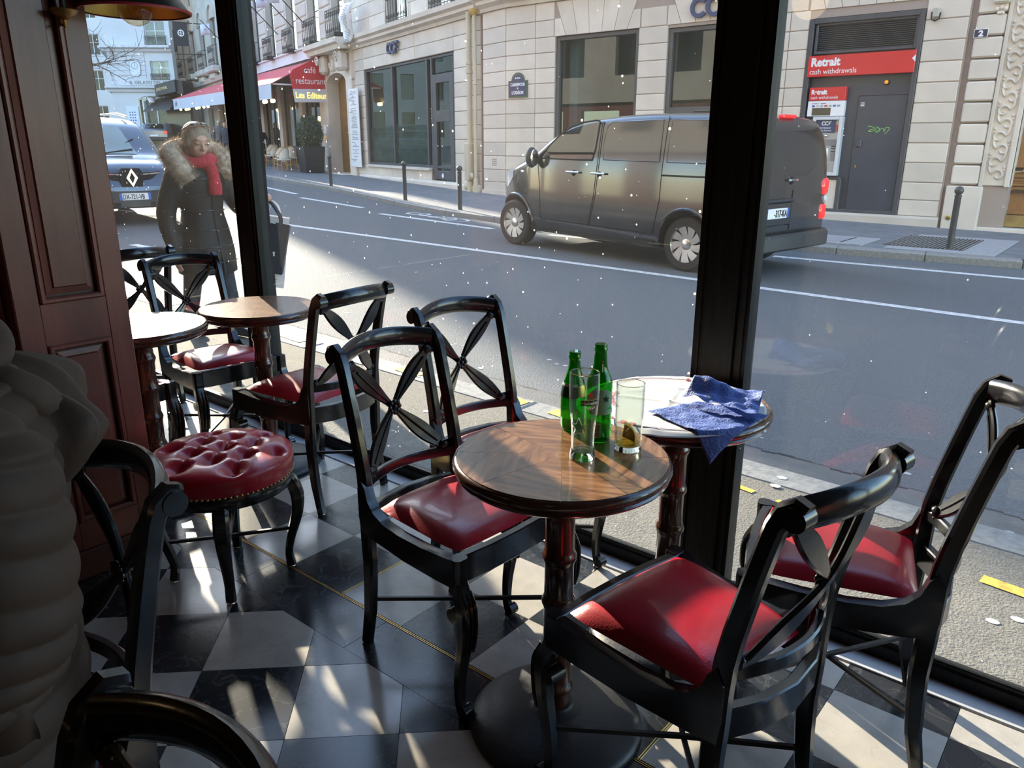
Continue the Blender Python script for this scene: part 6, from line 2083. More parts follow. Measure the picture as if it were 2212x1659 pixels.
def wheel(par, x, y, r, side, spokes=9, rim=None):
    """tyre, rim dish and turbine spokes; side=+1 shows its face towards +y"""
    w = MB()
    t_ = 0.105
    prof = [(r * 0.66, -t_), (r * 0.90, -t_ * 1.02), (r * 0.985, -t_ * 0.8), (r, -t_ * 0.4), (r, t_ * 0.4), (r * 0.985, t_ * 0.8), (r * 0.90, t_ * 1.02), (r * 0.66, t_)]
    M = Matrix.Translation((x, y, r)) @ Matrix.Rotation(-pi / 2 * side, 4, 'X')
    tyre = w.lathe(prof, 40, cap0=False, cap1=False).xf(M).obj('wheel', RUB, par, smooth=40)
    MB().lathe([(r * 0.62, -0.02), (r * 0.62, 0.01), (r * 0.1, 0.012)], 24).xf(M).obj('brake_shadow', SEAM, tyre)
    MB().lathe([(r * 0.68, 0.03), (r * 0.70, t_ * 0.98), (r * 0.665, t_ * 1.0), (r * 0.62, 0.06), (r * 0.615, 0.0)], 40, cap0=False, cap1=False).xf(M).obj('rim', rim or ALLOY, tyre, smooth=40)
    mb = MB()
    for k in range(spokes):
        a = 2 * pi * k / spokes
        P = []
        for q, da, hw in ((0.14, 0.0, 0.030), (0.30, 0.05, 0.036), (0.46, 0.13, 0.048), (0.64, 0.22, 0.060)):
            c = a + da
            for sg in (-1, 1):
                P.append((r * q * cos(c) - sg * hw * r * 3.0 * sin(c), r * q * sin(c) + sg * hw * r * 3.0 * cos(c) * 0.9, 0.075 + 0.02 * (q - 0.14)))
        P = [(p[0], p[1], p[2]) for p in P] + [(p[0], p[1], p[2] - 0.03) for p in P]
        F = []
        for i in range(3):
            b = 2 * i
            F += [(b, b + 1, b + 3, b + 2), (b + 8 + 2, b + 8 + 3, b + 8 + 1, b + 8), (b, b + 2, b + 10, b + 8), (b + 1, b + 9, b + 11, b + 3)]
        mb2 = MB().add([((p[0] * 0.55 + 0.45 * r * 0) if False else p[0], p[1], p[2]) for p in P], F)
        mb2.v = [tuple(v) for v in mb2.v]
        mb2.xf(M).obj('spoke', rim or ALLOY, tyre, smooth=0)
    MB().lathe([(r * 0.2, 0.05), (r * 0.2, 0.085), (r * 0.15, 0.095), (0, 0.098)], 20).xf(M).obj('hub', rim or ALLOY, tyre, smooth=40)
    return tyre


# the grey van, front to the left
van = thing('delivery_van', 'dark grey panel van with alloy wheels driving past outside', 'van', (-4.393, 9.731, -0.133), radians(171.7))
van.rotation_euler = (0, -0.0135, radians(171.7))
V = Shell(top=[(-0.88, 1.02), (-0.86, 1.45), (-0.80, 1.72), (-0.70, 1.85), (-0.5, 1.895), (-0.1, 1.91), (0.67, 1.915), (1.11, 1.90), (1.51, 1.87), (1.84, 1.83), (2.15, 1.755), (2.46, 1.60), (2.74, 1.42), (2.95, 1.315), (3.19, 1.23), (3.38, 1.12), (3.52, 0.98), (3.62, 0.82), (3.68, 0.68), (3.70, 0.60)],
          bot=[(-0.88, 0.40), (-0.7, 0.32), (-0.4, 0.27), (2.8, 0.27), (3.4, 0.25), (3.62, 0.29), (3.70, 0.38)],
          plan=[(-0.88, 0.93), (-0.7, 0.975), (-0.3, 1.0), (2.5, 1.0), (2.9, 0.975), (3.2, 0.93), (3.45, 0.84), (3.6, 0.72), (3.70, 0.58)], hw=0.90, tumble=0.115, belt=1.12)
body = V.build(-0.88, 3.70, 64).obj('body', PAINT, van, smooth=32)


def cyl_y(x, z, r, y0, y1, seg=40):
    return MB().poly_prism([(x + r * cos(2 * pi * i / seg), z + r * sin(2 * pi * i / seg)) for i in range(seg)], y0, y1, 'y')


cut_body(body, [cyl_y(0.0, 0.345, 0.405, 0.62, 1.2), cyl_y(0.0, 0.345, 0.405, -1.2, -0.62), cyl_y(3.17, 0.345, 0.40, 0.55, 1.2), cyl_y(3.17, 0.345, 0.40, -1.2, -0.55)])
for x in (0.0, 3.17):
    for s in (1, -1):
        wheel(van, x, s * 0.775, 0.34, s)
        mb = MB()
        pts = [(x + 0.425 * cos(q), s * (V.y(x + 0.425 * cos(q), 0.345 + 0.425 * sin(q)) + 0.004), 0.345 + 0.425 * sin(q)) for q in np.linspace(-0.12, pi + 0.12, 24)]
        mb.tube(pts, 0.022, 6).obj('arch_flare', PAINT, van)
for s in (1, -1):
    win = [(1.60, 1.30), (2.60, 1.30), (2.45, 1.47), (2.28, 1.61), (2.05, 1.735), (1.85, 1.79), (1.60, 1.815), (1.545, 1.80), (1.56, 1.45)]
    g = V.patch(win, s, 0.003).obj('side_window', CARGL, van, smooth=60)
    MB().tube(V.seam(win + win[:1], s, n=4), 0.011, 5).obj('window_rubber', SEAM, g)
    for line in ([(2.66, 1.26), (2.60, 0.95), (2.56, 0.42), (1.62, 0.42), (1.53, 0.85), (1.50, 1.28), (1.50, 1.80)], [(1.47, 1.80), (1.47, 1.28), (1.50, 0.85), (1.6, 0.42), (0.50, 0.42)], [(0.42, 1.86), (0.42, 0.85), (0.50, 0.42)]):
        MB().tube(V.seam(line, s), 0.005, 5).obj('door_gap', SEAM, van)
    # pressed window panels on the blind sides
    for poly in ([(1.40, 1.315), (1.43, 1.50), (1.39, 1.74), (1.32, 1.79), (0.50, 1.815), (0.47, 1.315)], [(0.36, 1.315), (0.36, 1.815), (-0.55, 1.80), (-0.62, 1.70), (-0.66, 1.32)]):
        V.patch(poly, s, 0.006).obj('pressed_panel', PAINT, van, smooth=60)
        MB().tube(V.seam(poly + poly[:1], s, n=5), 0.008, 5).obj('panel_crease', PAINT, van)
    MB().tube(V.seam([(0.42, 1.155), (-0.60, 1.165)], s), 0.012, 5).obj('slide_rail', SEAM, van)
    for x in (1.92, 1.45):
        yy = V.y(x, 1.13)
        h = MB().tube([(x - 0.12, s * (yy + 0.028), 1.135), (x, s * (yy + 0.036), 1.135), (x + 0.12, s * (yy + 0.028), 1.135)], 0.015, 8)
        h.obj('door_handle', CHROME, van)
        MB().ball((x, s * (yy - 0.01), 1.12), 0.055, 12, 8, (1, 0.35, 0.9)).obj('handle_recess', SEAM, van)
    V.patch([(0.62, 0.42), (2.55, 0.45), (2.66, 0.37), (2.6, 0.32), (0.8, 0.32)], s, 0.022).obj('sill_trim', PAINT, van, smooth=40)
    V.patch([(0.50, 0.335), (2.8, 0.335), (2.8, 0.26), (0.5, 0.26)], s, 0.006).obj('sill_skirt', PLAST, van, smooth=40)
    # mirror
    mb = MB()
    mb.ball((2.67, s * 1.00, 1.31), 0.125, 16, 12, (0.6, 0.8, 1.15))
    mr = mb.obj('mirror_shell', PLAST, van)
    MB().tube([(2.66, s * 0.88, 1.27), (2.67, s * 1.0, 1.26)], 0.04, 8).obj('mirror_arm', PLAST, mr)
    MB().ball((2.605, s * 1.00, 1.31), 0.105, 14, 8, (0.12, 0.76, 1.12)).obj('mirror_glass', CHROME, mr)
    MB().ball((3.0, s * (V.y(3.0, 1.10) + 0.002), 1.10), 0.028, 10, 6, (1.4, 0.4, 0.8)).obj('side_repeater', CHROME, van)
    # headlamp
    V.patch([(3.24, 1.02), (3.42, 0.86), (3.55, 0.80), (3.585, 0.90), (3.50, 1.0), (3.36, 1.12), (3.27, 1.15)], s, 0.004, 0.04).obj('headlamp', mat('lamp_clear', (0.75, 0.76, 0.78, 1), 0.1, metal=0.5, coat=0.8), van, smooth=60)
    V.patch([(3.56, 0.64), (3.69, 0.62), (3.69, 0.40), (3.6, 0.30), (3.55, 0.30)], s, 0.012, 0.05).obj('front_bumper', PLAST, van, smooth=60)
    # tail lamp on the rear corner
    for z0, z1 in ((0.93, 1.14), (0.62, 0.83)):
        mb = MB().cbox(-0.90, -0.79, s * 0.80 - 0.075 if s > 0 else -0.89, s * 0.80 + 0.09 if s > 0 else -0.725, z0, z1, 0.03)
        mb.obj('tail_lamp', LAMPR, van, smooth=40)
    MB().cbox(-0.905, -0.80, 0.80 if s > 0 else -0.87, 0.87 if s > 0 else -0.80, 0.83, 0.93, 0.02).obj('lamp_centre', mat('lamp_white', (0.6, 0.6, 0.6, 1), 0.2), van, smooth=40)
# windscreen and bonnet edge
P = []
for i in range(7):
    q = i / 6
    x = 1.98 + 0.86 * q
    zt = interp(V.top, x)
    w_ = 0.60 + 0.16 * q
    P += [(x, w_, zt - 0.035), (x, w_ * 0.5, zt + 0.006), (x, 0, zt + 0.010), (x, -w_ * 0.5, zt + 0.006), (x, -w_, zt - 0.035)]
F = [(5 * i + j, 5 * i + j + 1, 5 * i + j + 6, 5 * i + j + 5) for i in range(6) for j in range(4)]
MB().add(P, F).obj('windscreen', CARGL, van, smooth=60)
MB().tube([(2.86, -0.74, 1.33), (2.92, 0, 1.34), (2.86, 0.74, 1.33)], 0.018, 6).obj('wiper_cowl', SEAM, van)
MB().cbox(3.62, 3.72, -0.42, 0.42, 0.46, 0.74, 0.02).obj('front_grille', SEAM, van, smooth=0)
# rear: doors, handle, lights, plate, bumper
RX = -0.882
MB().box(RX - 0.004, RX + 0.02, -0.006, 0.006, 0.55, 1.02).obj('rear_door_gap', SEAM, van, smooth=0)
MB().tube([(-0.86, y, interp([(0, 1.0), (1, 1.0)], 0)) for y in np.linspace(-0.80, 0.80, 9)], 0.006, 5).obj('rear_crease', SEAM, van)
MB().cbox(-0.74, -0.66, -0.15, 0.15, 1.845, 1.885, 0.012).obj('high_brake_lamp', LAMPR, van, smooth=30)
MB().cbox(-0.898, -0.84, 0.0, 0.70, 0.60, 0.90, 0.04).obj('plate_recess', PAINT, van, smooth=30)
MB().cbox(-0.93, -0.87, 0.0, 0.72, 0.885, 0.925, 0.015).obj('plate_ledge', PLAST, van, smooth=30)
pt = MB().cbox(-0.915, -0.900, 0.10, 0.62, 0.70, 0.82, 0.004).obj('number_plate', PLATE_W, van, smooth=0)
RROT = (pi / 2, 0, -pi / 2)
MB().box(-0.917, -0.90, 0.10, 0.14, 0.70, 0.82).obj('plate_band', PLATE_B, pt, smooth=0)
MB().box(-0.917, -0.90, 0.58, 0.62, 0.70, 0.82).obj('plate_band', PLATE_B, pt, smooth=0)
text('lettering', '-317-KA', 0.115, PLATE_T, pt, (-0.917, 0.435, 0.72), RROT, 0.002, 'LEFT', 0.72, bold=0.002)
MB().tube([(-0.90, 0.14, 1.14), (-0.925, 0.05, 1.14), (-0.90, -0.04, 1.14)], 0.016, 8).obj('rear_handle', CHROME, van)
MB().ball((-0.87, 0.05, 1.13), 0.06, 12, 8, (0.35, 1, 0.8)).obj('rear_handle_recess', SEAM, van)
mb = MB()
mb.bar([(-0.62, -0.93, 0.42), (-0.86, -0.90, 0.42), (-0.97, -0.75, 0.42), (-0.985, 0, 0.42), (-0.97, 0.75, 0.42), (-0.86, 0.90, 0.42), (-0.62, 0.93, 0.42)], 0.20, 0.10, side=(0, 0, 1), c=0.25)
mb.obj('rear_bumper', PLAST, van, smooth=40)
MB().box(-0.55, 3.3, -0.75, 0.75, 0.24, 0.30).obj('underbody', SEAM, van, smooth=0)
mb = MB()
for s in (-0.35, 0.35):
    mb.tube([(0.4, s, 1.925), (-0.3, s, 1.925)], 0.010, 5)
mb.obj('roof_rail', SEAM, van)

# the navy multi-purpose car coming towards us on the left
ck = thing('compact_car', 'dark blue small family van with lit round headlamp, its nose towards us', 'car', (-17.35, 7.05, -0.19 + zs(-17.35)), radians(-9))
KX = 3.45  # nose ahead of the rear axle
K = Shell(top=[(-0.75, 1.1), (-0.72, 1.6), (-0.6, 1.78), (-0.2, 1.83), (0.9, 1.83), (1.45, 1.78), (1.75, 1.68), (2.05, 1.46), (2.35, 1.22), (2.5, 1.13), (2.9, 1.07), (3.15, 1.0), (3.3, 0.90), (3.40, 0.74), (3.45, 0.62)],
          bot=[(-0.75, 0.4), (-0.5, 0.28), (2.9, 0.27), (3.3, 0.24), (3.45, 0.34)],
          plan=[(-0.75, 0.94), (-0.4, 1.0), (2.3, 1.0), (2.75, 0.975), (3.05, 0.94), (3.25, 0.86), (3.38, 0.76), (3.45, 0.66)], hw=0.91, tumble=0.17, belt=1.08)
kb = K.build(-0.75, KX, 56).obj('body', PAINT2, ck, smooth=32)
cut_body(kb, [cyl_y(0.0, 0.32, 0.37, 0.6, 1.2), cyl_y(0.0, 0.32, 0.37, -1.2, -0.6), cyl_y(2.70, 0.32, 0.37, 0.6, 1.2), cyl_y(2.70, 0.32, 0.37, -1.2, -0.6)])
for x in (0.0, 2.70):
    for s in (1, -1):
        wheel(ck, x, s * 0.77, 0.315, s, 7)
P = []
for i in range(8):
    q = i / 7
    x = 1.80 + 0.66 * q
    zt = interp(K.top, x)
    w_ = 0.60 + 0.14 * q
    P += [(x, w_, zt - 0.045), (x, w_ * 0.5, zt + 0.004), (x, 0, zt + 0.010), (x, -w_ * 0.5, zt + 0.004), (x, -w_, zt - 0.045)]
F = [(5 * i + j, 5 * i + j + 1, 5 * i + j + 6, 5 * i + j + 5) for i in range(7) for j in range(4)]
MB().add(P, F).obj('windscreen', mat('windscreen_grey', (0.16, 0.20, 0.19, 1), 0.06, coat=1.0), ck, smooth=60)
for s in (1, -1):
    V2 = [(1.0, 1.16), (2.1, 1.16), (1.95, 1.4), (1.7, 1.6), (1.0, 1.66)]
    K.patch(V2, s, 0.004).obj('side_window', CARGL, ck, smooth=60)
    K.patch([(2.98, 0.86), (3.12, 0.72), (3.27, 0.70), (3.33, 0.80), (3.22, 0.93), (3.04, 1.0), (2.9, 0.99)], s, 0.006, 0.04).obj('headlamp', mat('headlamp_lit', (0.8, 0.8, 0.78, 1), 0.12, metal=0.2, coat=0.8, emit=(1, 0.85, 0.55, 1), estr=0.5), ck, smooth=60)
    MB().ball((3.26, s * 0.70, 0.82), 0.105, 14, 10, (0.7, 1.15, 1.15)).obj('headlamp_bulb', MATS['headlamp_lit'], ck)
    mr = MB().ball((2.12, s * 1.06, 1.16), 0.15, 14, 10, (0.6, 0.85, 0.85)).obj('mirror_shell', PLAST, ck)
    MB().tube([(2.12, s * 0.86, 1.08), (2.12, s * 1.0, 1.10)], 0.04, 6).obj('mirror_arm', PLAST, mr)
    MB().ball((3.36, s * 0.66, 0.42), 0.065, 12, 8, (0.5, 1, 1)).obj('fog_lamp', CHROME, ck)
P = []
mb = MB()
for y0_, y1_ in ((-0.62, 0.62),):
    mb.bar([(3.12, -0.84, 0.45), (3.26, -0.74, 0.43), (3.42, -0.52, 0.42), (3.485, -0.25, 0.41), (3.50, 0, 0.41), (3.485, 0.25, 0.41), (3.42, 0.52, 0.42), (3.26, 0.74, 0.43), (3.12, 0.84, 0.45)], 0.28, 0.05, side=(0, 0, 1), c=0.25)
mb.obj('front_bumper', PLAST, ck, smooth=40)
MB().bar([(3.26, -0.62, 0.815), (3.40, -0.3, 0.80), (3.44, 0, 0.78), (3.40, 0.3, 0.80), (3.26, 0.62, 0.815)], 0.12, 0.03, side=(0, 0, 1), c=0.2).obj('grille', SEAM, ck, smooth=40)
MB().bar([(3.28, -0.60, 0.845), (3.42, -0.3, 0.83), (3.45, -0.16, 0.82)], 0.022, 0.02, side=(0, 0, 1)).bar([(3.28, 0.60, 0.845), (3.42, 0.3, 0.83), (3.45, 0.16, 0.82)], 0.022, 0.02, side=(0, 0, 1)).obj('chrome_strip', CHROME, ck)
MB().poly_prism([(-0.17, 0.62), (0.17, 0.62), (0.20, 0.84), (0.14, 0.93), (-0.14, 0.93), (-0.20, 0.84)], 3.38, 3.455, 'x').obj('emblem_shield', SEAM, ck, smooth=0)
mb = MB()
dm = [(0, 0.925), (0.095, 0.77), (0, 0.615), (-0.095, 0.77)]
di = [(0, 0.865), (0.045, 0.77), (0, 0.675), (-0.045, 0.77)]
for i in range(4):
    j = (i + 1) % 4
    mb.poly_prism([dm[i], dm[j], di[j], di[i]], 3.45, 3.49, 'x')
mb.obj('diamond_emblem', CHROME, ck, smooth=0)
pt = MB().cbox(3.515, 3.53, -0.26, 0.26, 0.40, 0.515, 0.004).obj('number_plate', PLATE_W, ck, smooth=0)
MB().box(3.52, 3.532, -0.26, -0.215, 0.40, 0.515).obj('plate_band', PLATE_B, pt, smooth=0)
MB().box(3.52, 3.532, 0.215, 0.26, 0.40, 0.515).obj('plate_band', PLATE_B, pt, smooth=0)
text('lettering', 'DX-721-VB', 0.115, PLATE_T, pt, (3.532, -0.208, 0.417), (pi / 2, 0, pi / 2), 0.002, 'LEFT', 0.66, bold=0.002)
MB().box(3.47, 3.51, -0.5, 0.5, 0.29, 0.36).obj('lower_intake', SEAM, ck, smooth=0)
MB().tube([(2.44, -0.6, 1.16), (2.3, 0.1, 1.24), (2.1, 0.5, 1.42)], 0.012, 5).tube([(2.46, -0.2, 1.16), (2.35, 0.4, 1.24)], 0.012, 5).obj('wiper', SEAM, ck)
mb = MB()
for s in (-0.62, 0.62):
    mb.tube([(1.5, s, 1.83), (0.9, s, 1.90), (-0.3, s, 1.90), (-0.5, s, 1.83)], 0.022, 6)
mb.obj('roof_rail', mat('rail_silver', (0.6, 0.6, 0.6, 1), 0.35, metal=0.6), ck)

# a dark parked car far down the side street
fc = thing('parked_car', 'grey car seen from behind, parked far off under the awning end', 'car', (*Lw(38.5, 3.2)[:2], -0.1 + zs(Lw(38.5, 3.2)[0])), radians(143))
C = Shell(top=[(-0.8, 0.95), (-0.7, 1.05), (-0.3, 1.38), (0.2, 1.45), (1.3, 1.45), (1.9, 1.2), (2.3, 1.0), (3.0, 0.9), (3.4, 0.7)], bot=[(-0.8, 0.35), (3.4, 0.3)], plan=[(-0.8, 0.9), (-0.4, 1), (2.6, 1), (3.4, 0.75)], hw=0.86, tumble=0.25, belt=0.9)
C.build(-0.8, 3.4, 30).obj('body', mat('silver_blue_paint', (0.2, 0.24, 0.28, 1), 0.3, metal=0.5, coat=1.0), fc, smooth=32)
MB().add([(-0.71, 0.6, 1.07), (-0.71, -0.6, 1.07), (-0.33, -0.5, 1.37), (-0.33, 0.5, 1.37)], [(0, 1, 2, 3)]).obj('rear_window', CARGL, fc)
for s in (1, -1):
    MB().cbox(-0.83, -0.76, s * 0.68 - 0.12, s * 0.68 + 0.12, 0.75, 0.92, 0.02).obj('tail_lamp', LAMPR, fc)
    for x in (0, 2.6):
        MB().lathe([(0.2, -0.1), (0.31, -0.1), (0.31, 0.1), (0.2, 0.1), (0.05, 0.08)], 24).xf(Matrix.Translation((x, s * 0.74, 0.31)) @ Matrix.Rotation(-pi / 2 * s, 4, 'X')).obj('wheel', RUB, fc)
MB().cbox(-0.88, -0.75, -0.8, 0.8, 0.35, 0.55, 0.03).obj('rear_bumper', PLAST, fc)
MB().cbox(-0.89, -0.87, -0.25, 0.25, 0.58, 0.68, 0.005).obj('number_plate', PLATE_W, fc)
# bicycle leaning by the bollards
bk = thing('bicycle', 'dark bicycle parked behind the bollards, large wheel showing', 'bicycle', (-39.6, 24.2, -0.09 + zs(-39.6)), radians(160))
for x in (-0.52, 0.52):
    w_ = MB().tube([(x + 0.33 * cos(q), 0, 0.345 + 0.33 * sin(q)) for q in np.linspace(0, 2 * pi, 29)], 0.022, 6, side=(0, 1, 0), cap=False).obj('wheel', RUB, bk)
    mb = MB()
    for q in range(12):
        a = 2 * pi * q / 12
        mb.tube([(x, 0, 0.345), (x + 0.32 * cos(a), 0, 0.345 + 0.32 * sin(a))], 0.004, 3)
    mb.obj('spokes', CHROME, w_)
MB().tube([(-0.52, 0, 0.345), (-0.05, 0, 0.30), (0.36, 0, 0.78), (-0.2, 0, 0.80), (-0.52, 0, 0.345)], 0.02, 6).tube([(-0.05, 0, 0.3), (-0.24, 0, 0.92)], 0.02, 6).tube([(0.52, 0, 0.345), (0.34, 0, 0.98)], 0.02, 6).obj('frame', IRON, bk)
MB().tube([(0.34, -0.26, 1.0), (0.38, 0, 1.0), (0.34, 0.26, 1.0)], 0.015, 6).obj('handlebar', IRON, bk)
MB().ball((-0.25, 0, 0.95), 0.12, 10, 6, (1, 0.6, 0.35)).obj('saddle', BLACKP, bk)
# ------------------------------------------------------------------ people
SKIN = mat('skin', (0.52, 0.30, 0.22, 1), 0.5, var=0.10, scale=9)
LIPM = mat('lip', (0.36, 0.12, 0.11, 1), 0.5)
EYEM = mat('eye_dark', (0.03, 0.022, 0.02, 1), 0.3)


def soft(mb, name, m, par, voxel, smooth=5, label=None):
    """fuse overlapping tapered volumes into one continuous skin"""
    o = mb.obj(name, m, par, smooth=0)
    r = o.modifiers.new('fuse', 'REMESH')
    r.mode = 'VOXEL'
    r.voxel_size = voxel
    r.use_smooth_shade = True
    s = o.modifiers.new('soften', 'SMOOTH')
    s.factor = 0.5
    s.iterations = smooth
    if label:
        o['label'] = label
    return o


def limb(mb, pts, rs, seg=12, n=4):
    P = catmull(pts, n)
    R = lerp_list(rs, len(P))
    mb.tube(P, R, seg)
    mb.ball(P[0], R[0], 10, 8)
    mb.ball(P[-1], R[-1], 10, 8)
    return mb


def ellip_loft(mb, secs, seg=20):
    """stack of ellipses: (x, y, z, rx, ry)"""
    V, F = [], []
    for (x, y, z, a, b) in secs:
        V += [(x + a * cos(2 * pi * j / seg), y + b * sin(2 * pi * j / seg), z) for j in range(seg)]
    for i in range(len(secs) - 1):
        for j in range(seg):
            p, q = i * seg + j, i * seg + (j + 1) % seg
            F.append((p, q, q + seg, p + seg))
    F.append(tuple(range(seg - 1, -1, -1)))
    F.append(tuple((len(secs) - 1) * seg + j for j in range(seg)))
    return mb.add(V, F)


def hand(mb, w, d, up, curl=0.5, k=1.0, side=1):
    """palm, four bent fingers of unequal length and a thumb; w wrist point, d direction of the palm, up the back of the hand"""
    w, d, up = Vector(w), Vector(d).normalized(), Vector(up).normalized()
    sd = d.cross(up).normalized() * side
    up = sd.cross(d).normalized() * side
    p = w + d * 0.045 * k
    mb.ball(w + d * 0.01 * k, 0.026 * k, 8, 6)
    for t_ in (-0.024, -0.008, 0.008, 0.024):
        mb.tube([w + d * 0.005 * k + sd * t_ * 0.6 * k, p + sd * t_ * 0.9 * k, w + d * 0.085 * k + sd * t_ * k], [0.016 * k, 0.017 * k, 0.0125 * k], 8)
    for i, (t_, l) in enumerate(((-0.027, 0.066), (-0.009, 0.076), (0.009, 0.072), (0.027, 0.056))):
        b = w + d * 0.085 * k + sd * t_ * k
        c1 = curl * 0.9
        c2 = curl * 2.0
        c3 = curl * 2.8
        q1 = b + (d * cos(c1) - up * sin(c1)) * l * 0.45 * k
        q2 = q1 + (d * cos(c2) - up * sin(c2)) * l * 0.33 * k
        q3 = q2 + (d * cos(c3) - up * sin(c3)) * l * 0.26 * k
        mb.tube([b, q1, q2, q3], [0.0105 * k, 0.0098 * k, 0.009 * k, 0.0075 * k], 8)
        mb.ball(q3, 0.0075 * k, 6, 5)
    b = w + d * 0.025 * k - sd * 0.026 * k
    q1 = b + (d * 0.55 - sd * 0.75 - up * 0.25).normalized() * 0.036 * k
    q2 = q1 + (d * 0.85 - sd * 0.15 - up * 0.5).normalized() * 0.034 * k
    mb.tube([b, q1, q2], [0.014 * k, 0.0115 * k, 0.009 * k], 8)
    mb.ball(q2, 0.009 * k, 6, 5)
    return mb


def head_mesh(mb, c, yaw, pitch, k):
    """skull, jaw, nose, brow, cheeks, lips, ears; c centre of the skull"""
    M = Matrix.Translation(c) @ Matrix.Rotation(yaw, 4, 'Z') @ Matrix.Rotation(pitch, 4, 'Y')
    h = MB()
    h.ball((-0.008, 0, 0.025), 0.092 * k, 18, 14, (1.04, 0.84, 1.02))
    h.ball((0.022, 0, -0.035), 0.068 * k, 16, 12, (0.95, 0.92, 1.18))
    h.ball((0.050, 0, -0.088), 0.030 * k, 12, 8, (0.9, 1.15, 0.8))
    h.ball((0.052, 0.032, -0.035), 0.026 * k, 10, 8).ball((0.052, -0.032, -0.035), 0.026 * k, 10, 8)
    h.tube([(0.082, 0, 0.012), (0.095, 0, -0.014), (0.104, 0, -0.032)], [0.009 * k, 0.0115 * k, 0.015 * k], 10)
    h.ball((0.101, 0, -0.035), 0.0145 * k, 10, 8, (0.9, 1.1, 0.85)).ball((0.092, 0.012, -0.037), 0.010 * k, 8, 6).ball((0.092, -0.012, -0.037), 0.010 * k, 8, 6)
    h.tube([(0.070, -0.042, 0.028), (0.084, 0, 0.026), (0.070, 0.042, 0.028)], 0.012 * k, 8)
    h.tube([(0.074, -0.024, -0.064), (0.084, 0, -0.060), (0.074, 0.024, -0.064)], 0.0075 * k, 8)
    h.tube([(0.074, -0.020, -0.074), (0.083, 0, -0.073), (0.074, 0.020, -0.074)], 0.0075 * k, 8)
    for s in (1, -1):
        h.ball((-0.008, s * 0.081, -0.012), 0.030 * k, 10, 8, (0.7, 0.3, 1.1))
        h.ball((0.070, s * 0.031, 0.004), 0.0155 * k, 10, 8, (0.8, 1.1, 0.8))
    h.xf(M)
    mb.add(h.v, h.f)
    return M


def face_parts(par, M):
    for s in (1, -1):
        mb = MB().tube([(0.0825, s * 0.019, 0.0005), (0.0850, s * 0.031, -0.003), (0.0800, s * 0.044, 0.0005)], 0.0022, 6)
        mb.xf(M).obj('eye', EYEM, par)
        mb = MB().tube([(0.083, s * 0.018, 0.024), (0.084, s * 0.034, 0.030), (0.076, s * 0.050, 0.024)], 0.003, 6)
        mb.xf(M).obj('eyebrow', mat('brow', (0.20, 0.13, 0.08, 1), 0.7), par)
    MB().tube([(0.080, -0.023, -0.069), (0.0905, 0, -0.0675), (0.080, 0.023, -0.069)], 0.0034, 6).xf(M).obj('mouth', LIPM, par)


